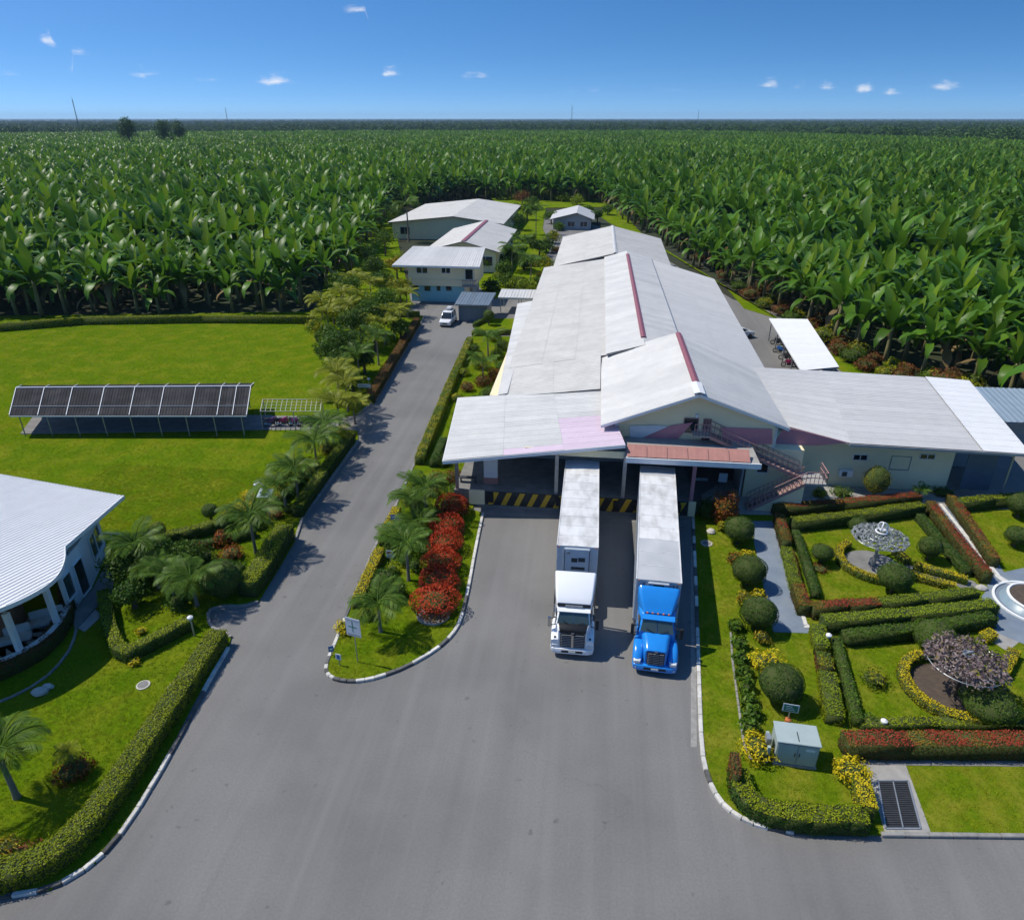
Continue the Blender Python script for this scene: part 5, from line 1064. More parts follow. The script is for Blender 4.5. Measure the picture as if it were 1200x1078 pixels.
def crown_mesh(seed, sth, keep=1.0):
    """all leaves of one plant joined (for plants too small to show them singly)"""
    rr = random.Random(seed); V, F, MI, n0 = [], [], [], 0; mats = [M['banana'],M['banana_young'],M['banana_dry']]
    for k, a, s, t in layout(rr):
        if rr.random() > keep: continue
        me = LEAF[k]; mt = Matrix.Translation((0,0,sth)) @ Matrix.Rotation(a,4,'Z') @ Matrix.Rotation(t,4,'X') @ Matrix.Scale(s,4)
        V += [tuple(mt @ v.co) for v in me.vertices]; F += [[i+n0 for i in p.vertices] for p in me.polygons]; MI += [mats.index(me.materials[0])]*len(me.polygons); n0 = len(V)
    return V, F, MI, mats
CROWN = []
for k in range(6):
    V, F, MI, mats = crown_mesh(50+k, 0); me = bpy.data.meshes.new('leaf_crown'); me.from_pydata(V, [], F)
    for m in mats: me.materials.append(m)
    me.polygons.foreach_set('material_index', MI); me.polygons.foreach_set('use_smooth', [True]*len(F)); me.update(); CROWN.append(me)
# the field's outline: everything beyond the site
def inside(p, poly):
    x, y = p; r = False; n = len(poly)
    for i in range(n):
        x0, y0 = poly[i]; x1, y1 = poly[i-1]
        if (y0 > y) != (y1 > y) and x < (x1-x0)*(y-y0)/(y1-y0)+x0: r = not r
    return r
site = [(-400,103)]+gp([(-60,376),(0,375),(100,372),(200,371),(330,371),(362,362),(385,345),(415,318),(440,286),(450,262),(462,244),(478,226)])+[(-62,226),(-55,282),(-30,290)]+gp([(560,234),(620,236),(700,237),(712,243),(735,262),(770,284),(800,304),(840,328),(880,350),(930,378),(985,412),(1040,434),(1100,450),(1150,464),(1200,480),(1290,510)])+[(75,62),(400,40),(400,-100),(-400,-100)]
def in_field(x, y): return y > 30 and not inside((x,y), site)
def far_limit(x, y):                      # the plantation ends in woodland, nearer on the right
    a = math.atan2(x, y)+YAW
    return 1350 - 500*max(0, min(1, (a-.25)/.35))
near = []; SPC = 4.1
for iy in range(int(60/SPC), int(470/SPC)):
    y = iy*SPC; hw = max(110, y*1.02)
    for ix in range(int((-hw-y*.1)/SPC), int((hw*.92)/SPC)):
        x = ix*SPC+(iy%2)*SPC*.5+rnd.uniform(-1.2,1.2); yy = y+rnd.uniform(-1.2,1.2)
        r_ = x*cy+yy*sy; f_ = -x*sy+yy*cy
        if abs(r_) > f_*.80+14: continue
        if in_field(x, yy): near.append((x, yy))
near = [p for p in near if abs(p[0]) < 390]
def edge_d(p):
    best = 1e9
    for a, c in zip(site[:-4], site[1:-3]):
        ax, ay = a; vx, vy = c[0]-ax, c[1]-ay; t = max(0,min(1,((p[0]-ax)*vx+(p[1]-ay)*vy)/(vx*vx+vy*vy+1e-9))); best = min(best, math.hypot(p[0]-ax-vx*t, p[1]-ay-vy*t))
    return best
def score(p):                              # how large the plant shows: near the camera, not hidden rows deep inside
    f_ = -p[0]*sy+p[1]*cy; r_ = p[0]*cy+p[1]*sy
    if abs(r_) > f_*.66+2: return 1e9
    return f_+6*max(0, edge_d(p)-2.)
order = sorted(near, key=score); SING = order[:300]; REST = order[300:]
sx = set(SING)
for k, (x, y) in enumerate(SING):
    rr = random.Random(900+k); j = rr.randrange(3); sc = rr.uniform(1.25,1.95)
    if x < -28 and y < 135: lab, grp = 'banana plant in the front rows behind the lawn hedge', 'banana plants behind the lawn'
    elif x > 0 and y < 190: lab, grp = 'banana plant at the edge of the right-hand plantation', 'banana plants on the right edge'
    elif x < -28: lab, grp = 'banana plant at the plantation edge left of the rear halls', 'banana plants left of the rear halls'
    else: lab, grp = 'banana plant in the far edge row behind the rear buildings', 'banana plants behind the rear buildings'
    e = empty('banana_plant', (x,y,-.02), lab, 'banana plant', grp, rz=rr.uniform(0,6.28)); e.scale = (sc,sc,sc)
    nobj('pseudostem', STEM[j], e)
    if k < 170:
        for q, a, s, t in layout(rr):
            o = nobj('leaf', LEAF[q], e, (0,0,STH[j])); o.rotation_euler = (t,0,a); o.scale = (s,s,s)
    else: o = nobj('leaf_crown', CROWN[rr.randrange(6)], e, (0,0,STH[j]))
# the rest: instanced on points
def gn_scatter(name, pts, protos, smin, smax, seed=0, tilt=.06):
    col = bpy.data.collections.new(name+' kinds')
    for o in protos: col.objects.link(o)
    me = bpy.data.meshes.new(name); me.from_pydata([tuple(p) for p in pts], [], []); ob = nobj(name, me)
    ng = bpy.data.node_groups.new(name, 'GeometryNodeTree'); ng.interface.new_socket('Geometry', in_out='INPUT', socket_type='NodeSocketGeometry'); ng.interface.new_socket('Geometry', in_out='OUTPUT', socket_type='NodeSocketGeometry')
    n, l = ng.nodes, ng.links; gi = n.new('NodeGroupInput'); go = n.new('NodeGroupOutput'); ip = n.new('GeometryNodeInstanceOnPoints'); ci = n.new('GeometryNodeCollectionInfo')
    ci.inputs['Collection'].default_value = col; ci.inputs['Separate Children'].default_value = True; ci.inputs['Reset Children'].default_value = True
    rv = n.new('FunctionNodeRandomValue'); rv.data_type = 'FLOAT_VECTOR'; rv.inputs[0].default_value = (-tilt,-tilt,0); rv.inputs[1].default_value = (tilt,tilt,6.283); rv.inputs['Seed'].default_value = seed
    rs = n.new('FunctionNodeRandomValue'); rs.data_type = 'FLOAT'; rs.inputs[2].default_value = smin; rs.inputs[3].default_value = smax; rs.inputs['Seed'].default_value = seed+1
    ri = n.new('FunctionNodeRandomValue'); ri.data_type = 'INT'; ri.inputs[4].default_value = 0; ri.inputs[5].default_value = len(protos)-1; ri.inputs['Seed'].default_value = seed+2
    m2p = n.new('GeometryNodeMeshToPoints'); l.new(gi.outputs[0], m2p.inputs[0]); l.new(m2p.outputs[0], ip.inputs['Points'])
    l.new(ci.outputs[0], ip.inputs['Instance']); ip.inputs['Pick Instance'].default_value = True
    l.new(ri.outputs[2], ip.inputs['Instance Index']); l.new(rv.outputs[0], ip.inputs['Rotation']); l.new(rs.outputs[1], ip.inputs['Scale']); l.new(ip.outputs[0], go.inputs[0])
    md = ob.modifiers.new('scatter', 'NODES'); md.node_group = ng; return ob
def proto(name, V, F, MI, mats, smooth=True):
    me = bpy.data.meshes.new(name); me.from_pydata(V, [], F)
    for m in mats: me.materials.append(m)
    me.polygons.foreach_set('material_index', MI); me.polygons.foreach_set('use_smooth', [smooth]*len(F)); me.update(); return bpy.data.objects.new(name, me)
pr = []
for k in range(8):
    j = k % 3; V, F, MI, mats = crown_mesh(200+k, STH[j]); sm = STEM[j]; n0 = len(V)
    V += [tuple(v.co) for v in sm.vertices]; F += [[i+n0 for i in p.vertices] for p in sm.polygons]; MI += [3]*len(sm.polygons); pr.append(proto('banana_kind', V, F, MI, mats+[M['stem']]))
o = gn_scatter('banana_plantation', [(x,y,-.02) for x, y in REST], pr, 1.3, 2.35, 5); stuff(o); tag(o, 'dense rows of banana plants filling the plain behind the site', 'banana plants')
# farther rows come as blocks of plants
blk = []
for k in range(4):
    rr = random.Random(70+k); V, F, MI = [], [], []; mats = [M['banana'],M['banana_young'],M['banana_dry']]
    for iy in range(6):
        for ix in range(6):
            v, f, mi, _ = crown_mesh(1000+k*99+iy*8+ix, 0, keep=.9); s = rr.uniform(1.5,2.3); a = rr.uniform(0,6.28); n0 = len(V); dx, dy = (ix-2.5)*4.6+rr.uniform(-1.4,1.4), (iy-2.5)*4.6+rr.uniform(-1.4,1.4); zz = rr.uniform(3.0,4.4)
            V += [(dx+s*(p[0]*math.cos(a)-p[1]*math.sin(a)), dy+s*(p[0]*math.sin(a)+p[1]*math.cos(a)), zz+s*p[2]) for p in v]; F += [[i+n0 for i in p] for p in f]; MI += mi
    blk.append(proto('banana_block', V, F, MI, mats))
pts = []
B_ = 27.0
for iy in range(int(470/B_), int(1400/B_)):
    y = iy*B_+B_*.5
    for ix in range(-60, 60):
        x = ix*B_+rnd.uniform(-2,2); r_ = x*cy+y*sy; f_ = -x*sy+y*cy
        if abs(r_) > f_*.85+30 or math.hypot(x,y) > far_limit(x,y): continue
        pts.append((x, y+rnd.uniform(-2,2), 0))
o = gn_scatter('far_banana_plantation', pts, blk, .95, 1.1, 9, tilt=0.); stuff(o); tag(o, 'far banana rows fading towards the woodland', 'banana plants')
print('bananas', len(near), 'blocks', len(pts))
# ------------------------------------------------------------------ woodland to the horizon
def wood_tree(seed, h, r, nl):
    rr = random.Random(seed); Ps, Ns = [], []
    for k in range(5):
        a = 2.4*k; q = rr.uniform(.2,.55)*r if k else 0; lr = r*rr.uniform(.45,.65)
        P, N = blob_pts(nl//5, lr, lr, lr*.8, shell=.4, lump=.2, seed=seed*10+k); P += np.array((q*math.cos(a), q*math.sin(a), h-r*rr.uniform(.5,1.1))); Ps.append(P); Ns.append(N)
    P = np.concatenate(Ps); N = np.concatenate(Ns); b = MB(); b.tube([(0,0,-.5),(0,0,h-r*.7)], [.35,.2], 5)
    b.mat('bark'); b.mi = [1]*len(b.f); me = quadmesh('wood_tree', leaves(P, N, 1.5, 1.0, jitter=1.2), [M['lf_far'],M['bark']], np.zeros(len(P)), extra=b); return bpy.data.objects.new('wood_tree', me)
wt = [wood_tree(300+k, h, r, 260) for k, (h, r) in enumerate([(9,5),(11,5.5),(8,5.5),(13,6),(7,4.5)])]
pts = []
d = 820.
while d < 9000:
    stp = 9+d*.006
    n = int(d*1.75/stp)
    for k in range(n):
        a = -.875+1.75*(k+rnd.random())/n; x0 = d*math.sin(a-YAW); y0 = d*math.cos(a-YAW)*1.0
        if math.hypot(x0,y0) < far_limit(x0,y0)-20: continue
        if rnd.random() < .12: continue
        pts.append((x0, y0, -.3))
    d += stp*1.35
print('wood', len(pts))
o = gn_scatter('distant_woodland', pts, wt, .4, 1.75, 21); stuff(o); tag(o, 'dark woodland band running to the horizon', 'woodland')
for px, d, h, r, t in ((146,760,30,9,'lone round tree rising above the left plantation'),(188,820,28,9,'left of two broad trees above the plantation'),(206,860,27,7.5,'right of two broad trees above the plantation')):
    a = math.atan((px-600)/FPX*cp/1.0) ; v = raydir(px, 139); v = Vector((v.x,v.y,0)).normalized()*d
    tree(0, 0, h, r, t, m='lf_far', L=1.3, n=2400, loc=(v.x,v.y,0), trunk=.5, flat=1.25, lobes=12)
for k, (px, d, h, t) in enumerate(((90,2300,72,'leftmost thin lattice mast on the horizon'),(266,3200,64,'faint mast on the horizon left of centre'),(670,2400,62,'lattice mast on the horizon right of centre'),(818,3400,58,'faint mast on the right horizon'))):
    v = raydir(px, 139); v = Vector((v.x,v.y,0)).normalized()*d; e = empty('radio_mast', (v.x,v.y,0), t, 'mast'); b = MB(); w = 1.3
    for a in range(3):
        q = (w*math.cos(a*2.094), w*math.sin(a*2.094)); b.bar((q[0],q[1],0),(q[0]*.5,q[1]*.5,h),.42)
    for i in range(12):
        z0, z1 = h*i/12, h*(i+1)/12
        for a in range(3): p0 = (w*math.cos(a*2.094)*(1-.5*i/12), w*math.sin(a*2.094)*(1-.5*i/12), z0); p1 = (w*math.cos((a+1)*2.094)*(1-.5*(i+1)/12), w*math.sin((a+1)*2.094)*(1-.5*(i+1)/12), z1); b.bar(p0,p1,.3)
    b.build('lattice', 'steel_dk', e); b = MB(); b.bar((0,0,h),(0,0,h+6),.35); b.build('antenna', 'steel_dk', e)
# ------------------------------------------------------------------ white house on the left
hb = G(120,680); house = empty('white_house', (hb.x-6,hb.y+2,0), 'white house with ribbed white roof and curved glazed bay', 'house')
HZ = 3.7
rp_ = [G(x, y, HZ) for x, y in smooth_px([(79,650),(80,668),(72,690),(52,708),(20,727),(-30,750),(-110,770)],2)]
poly = [Vector((v.x,v.y)) for v in [G(-260,512,HZ), G(145,581,HZ)]+rp_+[G(-260,790,HZ)]]
rd = (Vector((G(75,679,HZ).x,G(75,679,HZ).y))-Vector((G(0,726,HZ).x,G(0,726,HZ).y))).normalized()   # the ribs run this way
rn = Vector((-rd.y, rd.x))
ctr = poly[1]
def hz(p): return HZ+.09*(Vector((p[0],p[1]))-ctr).dot(-rd)*.0 + .085*max(0, -(Vector((p[0],p[1]))-ctr).dot(rd))
def clip(P, n, d, keep):   # keep side n.p <= d (keep=-1) or >= d
    out = []
    for i in range(len(P)):
        a, c = P[i-1], P[i]; fa, fc = keep*(a.dot(n)-d), keep*(c.dot(n)-d)
        if fa >= 0: out.append(a)
        if (fa >= 0) != (fc >= 0): out.append(a+(c-a)*(fa/(fa-fc)))
    return out
b = MB(house.location); n = len(poly); vs = [(p.x,p.y,hz(p)-.16) for p in poly]+[(p.x,p.y,hz(p)-.03) for p in poly]
ar = sum(poly[i-1].x*poly[i].y-poly[i].x*poly[i-1].y for i in range(n)); q = list(range(n))
b.add(vs, [list(range(n)), [i+n for i in range(n)]]+[(i,(i+1)%n,(i+1)%n+n,i+n) for i in range(n)]); hroof = b.build('roof', 'white_paint', house)
ds = [p.dot(rn) for p in poly]; lo, hi = min(ds), max(ds); wd = .62; k = 0
while lo+k*wd < hi:
    d0, d1 = lo+k*wd, lo+(k+1)*wd; P = clip(clip(poly, rn, d0, 1), rn, d1, -1); k += 1
    if len(P) < 3: continue
    b = MB(house.location); b.add([(p.x,p.y,hz(p)+.004) for p in P], [list(range(len(P)))])
    for f in (.25,.75):
        dd = d0+(d1-d0)*f; seg = []
        for i in range(len(poly)):
            a, c = poly[i-1], poly[i]; fa, fc = a.dot(rn)-dd, c.dot(rn)-dd
            if (fa >= 0) != (fc >= 0): seg.append(a+(c-a)*(fa/(fa-fc)))
        if len(seg) == 2 and (seg[0]-seg[1]).length > .2:
            s0, s1 = seg; o_ = rn*.055
            b.add([(s0.x-o_.x,s0.y-o_.y,hz(s0)+.006),(s0.x+o_.x,s0.y+o_.y,hz(s0)+.006),(s1.x+o_.x,s1.y+o_.y,hz(s1)+.006),(s1.x-o_.x,s1.y-o_.y,hz(s1)+.006),(s0.x,s0.y,hz(s0)+.06),(s1.x,s1.y,hz(s1)+.06)],
                  [(0,3,5,4),(1,4,5,2),(0,4,1),(3,2,5)])
    b.build('roof_sheet', 'roof_bright', hroof)
b = MB(house.location)
for a, c in zip(poly[1:-1], poly[2:]): b.bar((a.x,a.y,hz(a)-.1),(c.x,c.y,hz(c)-.1),.08,.26)
b.build('gutter', 'white_paint', house)
# walls: straight side with door, then the round bay with sill, glazing and posts
wl_ = [tuple(G(x, y))[:2] for x, y in ((-200,640),(126,650),(108,690),(84,722))]
bay = [tuple(G(x, y))[:2] for x, y in smooth_px([(84,722),(70,748),(40,772),(0,790),(-60,806),(-200,820)],1)][::-1]
def wallseg(p0, p1, z0, z1, m, name='wall', th=.14):
    p0 = Vector((p0[0],p0[1])); p1 = Vector((p1[0],p1[1])); n = Vector(((p1-p0).y,-(p1-p0).x)).normalized()*th; b = MB(house.location)
    b.hexa([(p0.x,p0.y,z0),(p1.x,p1.y,z0),(p1.x-n.x,p1.y-n.y,z0),(p0.x-n.x,p0.y-n.y,z0),(p0.x,p0.y,z1),(p1.x,p1.y,z1),(p1.x-n.x,p1.y-n.y,z1),(p0.x-n.x,p0.y-n.y,z1)]); return b.build(name, m, house)
wallseg(wl_[0], wl_[1], 0, 3.55, 'white_wall')
w1 = [Vector(p) for p in wl_]
s0, s1 = w1[1], w1[2]; nrm = ((s1-s0).y, -(s1-s0).x)
if Vector(nrm).dot(Vector((1,0))) < 0: nrm = (-nrm[0],-nrm[1])
wallseg(s1, s0, 0, 3.5, 'white_wall')
window(house, lerp(s0,s1,.1), lerp(s0,s1,.62), 1.1, 2.9, nrm, nv=2, glass='glass_green', depth=.1)
s0, s1 = w1[2], w1[3]; nr2 = ((s1-s0).y, -(s1-s0).x)
if Vector(nr2).dot(Vector((1,0))) < 0: nr2 = (-nr2[0],-nr2[1])
wallseg(s1, s0, 0, 3.5, 'white_wall')
window(house, lerp(s0,s1,.05), lerp(s0,s1,.45), .25, 2.7, nr2, nv=1, glass='glass', depth=.1)
window(house, lerp(s0,s1,.6), lerp(s0,s1,.95), 1.0, 2.7, nr2, nv=1, glass='glass_green', depth=.1)
for i, (p0, p1) in enumerate(zip(bay[:-1], bay[1:])):
    wallseg(p0, p1, 0, .75, 'white_wall', 'bay_sill_wall', .2)
    a, c = Vector(p0), Vector(p1); n = Vector(((c-a).y,-(c-a).x)).normalized()
    b = MB(house.location); b.bar((a.x,a.y,.80),(c.x,c.y,.80),.34,.1); b.build('sill', 'white_paint', house)
    if i % 3 == 0: b = MB(house.location); b.bar((a.x-n.x*.1,a.y-n.y*.1,.75),(a.x-n.x*.1,a.y-n.y*.1,3.5),.28); b.build('bay_post', 'white_paint', house)
    wallseg((a.x-n.x*.1,a.y-n.y*.1), (c.x-n.x*.1,c.y-n.y*.1), .82, .86, 'white_paint', 'rail', .05)
    wallseg((a.x-n.x*2.4,a.y-n.y*2.4), (c.x-n.x*2.4,c.y-n.y*2.4), 0, 3.4, 'wood', 'inner_wall', .1)
    b = MB(house.location); b.add([(a.x,a.y,.3),(c.x,c.y,.3),(c.x-n.x*2.4,c.y-n.y*2.4,.3),(a.x-n.x*2.4,a.y-n.y*2.4,.3)], [(3,2,1,0)]); b.build('veranda_floor', 'concrete', house)
sheet('house_steps', gp([(84,724),(110,692),(126,662),(136,668),(132,700),(112,716),(92,738)]), .2, 'concrete_dk', .2)
sheet('house_steps', gp([(92,738),(112,716),(122,722),(100,742)]), .135, 'concrete', .1)
for x, y, t in ((60,740,'left'),(20,762,'right')):   # bench seats behind the bay sill
    c = G(x, y, .3); e = empty('veranda_seat', (c.x-.6,c.y+.6,.3), 'pale cushioned veranda seat inside the bay, '+('nearer the door' if t == 'left' else 'farther from the door'), 'seat', 'veranda seats', rz=.6)
    b = MB(); b.box((-.9,-.35,.15),(.9,.35,.45)); b.build('seat', 'fabric', e, bevel=.06); b = MB(); b.box((-.9,.3,.4),(.9,.45,.95)); b.build('backrest', 'fabric', e, bevel=.05)
    for sx_ in (-.8,.8): b = MB(); b.box((sx_-.05,-.3,0),(sx_+.05,.3,.15)); b.build('foot', 'wood', e)
kerb('house_bed_edging', gp(smooth_px([(88,728),(90,742),(78,770),(48,800),(0,824),(-60,842)],1), .1), m='kerb_bare', L=.5, h=.2, w=.14)
# side terrace table frame behind the house
c = G(134,640); e = empty('terrace_railing', (c.x,c.y,.1), 'white terrace railing behind the house corner', 'railing')
for k in range(3): b = MB(); b.bar((-.9+k*.9,0,0),(-.9+k*.9,0,1.0),.07); b.build('post', 'white_paint', e)
b = MB(); b.bar((-1,0,1.0),(1,0,1.0),.08); b.build('rail', 'white_paint', e); b = MB(); b.bar((-1,0,.5),(1,0,.5),.05); b.build('rail', 'white_paint', e)

# ------------------------------------------------------------------ dark-roofed shelter on the lawn
ZE, ZR = 2.35, 3.35
eL, eR, rL, rR = G(11,487,ZE), G(289,487,ZE), G(19,455,ZR), G(294,453,ZR)
sc_ = (eL+eR)/2; shel = empty('lawn_shelter', (sc_.x,sc_.y+1.5,.1), 'long open shelter with charcoal ribbed roof and white frame on the lawn', 'shelter')
back = (rL-eL); bL = rL+Vector((back.x*.45,back.y*.45,-.5)); bR = rR+Vector(((rR-eR).x*.45,(rR-eR).y*.45,-.5))
roof_patch(shel, eL, eR, rR, rL, 'shade_roof', step=.55, nrib=2, thick=.06, under='shade_roof', rib=.03)
roof_patch(shel, bR, bL, rL, rR, 'shade_roof', step=.55, nrib=2, thick=.06, under='shade_roof', rib=.03)
up = Vector((0,0,.07))
for t in (0,.12,.24,.375,.505,.63,.765,.875,.94,1.0):
    b = MB(shel.location); b.bar(lerp(eL,eR,t)+up, lerp(rL,rR,t)+up, .055, .06); b.bar(lerp(rL,rR,t)+up, lerp(bL,bR,t)+up, .055, .06); b.build('roof_rib', 'white_paint', shel)
for v in (.30,): b = MB(shel.location); b.bar(lerp(eL,rL,v)+up, lerp(eR,rR,v)+up, .07, .06); b.build('roof_batten', 'steel', shel)
b = MB(shel.location); b.bar(rL+up, rR+up, .12, .08); b.build('ridge_bar', 'white_paint', shel)
b = MB(shel.location); b.bar(eL-Vector((0,0,.08)), eR-Vector((0,0,.08)), .08, .1); b.build('eave_bar', 'white_paint', shel)
for k in range(9):
    t = .03+.94*k/8
    for a, c_, s in ((eL,eR,.25),(bL,bR,-.25)):
        p = lerp(a,c_,t)+Vector((0,s,0)); b = MB(shel.location); b.bar((p.x,p.y,.1),(p.x,p.y,p.z-.05),.075); b.build('post', 'steel', shel)
sl = [G(24,509,.1), G(318,504,.1), G(318,487,.1), G(40,487,.1)]
sheet('shelter_slab', [(p.x,p.y) for p in sl], .17, 'concrete_dk', .12)
sheet('shelter_drive', gp([(300,505),(400,505),(400,489),(300,488)]), .108, 'concrete_dk', .05)
for k in range(5):   # low benches along the back of the shelter
    t = .2+.16*k; p = lerp(bL,bR,t); e = empty('shelter_bench', (p.x,p.y-.8,.17), 'dark low bench under the lawn shelter, '+['leftmost','second from the left','middle one','second from the right','rightmost'][k], 'bench', 'benches under the shelter')
    b = MB(); b.box((-1.2,-.2,.4),(1.2,.2,.46)); b.build('seat', 'steel_dk', e)
    for s in (-1,1): b = MB(); b.box((s-.05,-.18,0),(s+.05,.18,.4)); b.build('leg', 'steel_dk', e)
# wire pergola frame and motorbikes next to it
pa, pb, pc_, pd = G(305,482,2.1), G(375,482,2.1), G(377,468,2.1), G(308,468,2.1)
e = empty('pergola_frame', tuple(((pa+pc_)/2).xy)+(.1,), 'white wire pergola frame right of the lawn shelter', 'pergola')
for a, c_ in ((pa,pb),(pb,pc_),(pc_,pd),(pd,pa)): b = MB(e.location); b.bar(a,c_,.06); b.build('beam', 'stone_pale', e)
for k in range(1,12): b = MB(e.location); b.bar(lerp(pa,pb,k/12),lerp(pd,pc_,k/12),.035); b.build('wire', 'stone_pale', e)
for k in range(1,4): b = MB(e.location); b.bar(lerp(pa,pd,k/4),lerp(pb,pc_,k/4),.035); b.build('wire', 'stone_pale', e)
for p in (pa,pb,pc_,pd,lerp(pa,pb,.55)): b = MB(e.location); b.bar((p.x,p.y,.1),p,.07); b.build('post', 'stone_pale', e)
def motorbike(loc, rz, label, m, group):
    e = empty('motorcycle', loc, label, 'motorcycle', group, rz=rz)
    for x in (-.66,.66):
        b = MB(); n = 18; b.tube([(x+.27*math.cos(2*PI*k/n),0,.31+.27*math.sin(2*PI*k/n)) for k in range(n+1)], .055, 6); w = b.build('wheel', 'black', e)
        b = MB(); 
        for k in range(3): a = PI*k/3; b.bar((x-.25*math.cos(a),0,.31-.25*math.sin(a)),(x+.25*math.cos(a),0,.31+.25*math.sin(a)),.03)
        b.build('spokes', 'chrome', w)
    b = MB(); b.loft([[(x,y*w_,z0+(z1-z0)*t) for y, t in ((-1,0),(1,0),(1,.7),(.5,1),(-.5,1),(-1,.7))] for x, w_, z0, z1 in ((-.5,.12,.5,.78),(-.1,.16,.45,.86),(.25,.17,.5,.98),(.5,.1,.62,.9))]); b.build('fairing', m, e)
    b = MB(); b.loft([[(x,y*w_,z0+(z1-z0)*t) for y, t in ((-1,0),(1,0),(.8,1),(-.8,1))] for x, w_, z0, z1 in ((-.95,.07,.82,.9),(-.6,.14,.74,.86),(-.1,.12,.76,.88))]); b.build('seat', 'black', e)
    b = MB(); b.box((-.22,-.13,.2),(.25,.13,.5)); b.build('engine', 'steel_dk', e, bevel=.03)
    b = MB(); b.bar((.66,.07,.31),(.42,.07,1.0),.05); b.bar((.66,-.07,.31),(.42,-.07,1.0),.05); b.build('fork', 'chrome', e)
    b = MB(); b.tube([(.32,-.36,1.04),(.42,-.15,1.02),(.42,.15,1.02),(.32,.36,1.04)], .02, 6); b.build('handlebar', 'steel_dk', e)
    b = MB(); b.lathe((0,0,0), [(.02,-.06),(.09,0),(.1,.05)], 10); o = b.build('headlight', 'lens', e); o.location = (.56,0,.88); o.rotation_euler = (0,PI/2,0)
    b = MB(); b.tube([(-.1,-.14,.28),(-.8,-.16,.36)], .05, 8); b.build('exhaust', 'chrome', e)
    return e
for px, rz, m, t in ((320,.4,'moto_purple','purple motorcycle nearest the lawn shelter'),(333,.2,'moto_pink','crimson motorcycle second under the pergola'),(346,-.2,'moto_purple','third motorcycle under the pergola, dark purple'),(358,.1,'steel_dk','black motorcycle at the drive end of the pergola')):
    c = G(px, 499, .13); motorbike((c.x,c.y,.12), rz, t, m, 'motorcycles by the pergola')
for k, (px, py, m, t) in enumerate(((914,414,'moto_blue','bright blue motorcycle by the long white shelter'),(921,422,'steel_dk','black motorcycle by the long white shelter'),(911,404,'steel_dk','dark motorcycle farthest under the white shelter edge'),(924,430,'moto_pink','reddish motorcycle nearest the wing roof'))):
    c = G(px, py); motorbike((c.x,c.y,.01), 2.8+.1*k, t, m, 'motorcycles by the right shelter')

# ------------------------------------------------------------------ vehicles
def wheel(parent, x, y, r, w, rim='steel', name='wheel'):
    b = MB(); n = 20
    def ring(rr, xx): return [(xx, rr*math.cos(2*PI*k/n), rr*math.sin(2*PI*k/n)) for k in range(n)]
    b.loft([ring(r*.55,-w/2),ring(r*.93,-w/2),ring(r,-w*.35),ring(r,w*.35),ring(r*.93,w/2),ring(r*.55,w/2)]); o = b.build(name, 'black', parent); o.location = (x,y,r)
    for s in (-1,1):
        b = MB(); b.loft([ring(r*.56,s*(w/2-.03)),ring(r*.5,s*(w/2+.005)),ring(r*.2,s*(w/2-.04)),ring(r*.12,s*(w/2+.03))], caps=True); b.build('rim', rim, o)
    return o
def rr_sec(y, w, z0, z1, rt=.2, rb=.05, n=4, xs=0., taper=0.):
    """rounded section across the vehicle at y"""
    h = w/2; pts = []
    for (cx_, cz_, r, a0) in ((h-rb,z0+rb,rb,-90),(h-taper-rt,z1-rt,rt,0),(-h+taper+rt,z1-rt,rt,90),(-h+rb,z0+rb,rb,180)):
        for k in range(n+1): a = math.radians(a0+90*k/n); pts.append((xs+cx_+r*math.cos(a), y, cz_+r*math.sin(a)))
    return pts
def pbox(e, name, m, a, c, bevel=0.): b = MB(); b.box(a, c); return b.build(name, m, e, bevel=bevel)
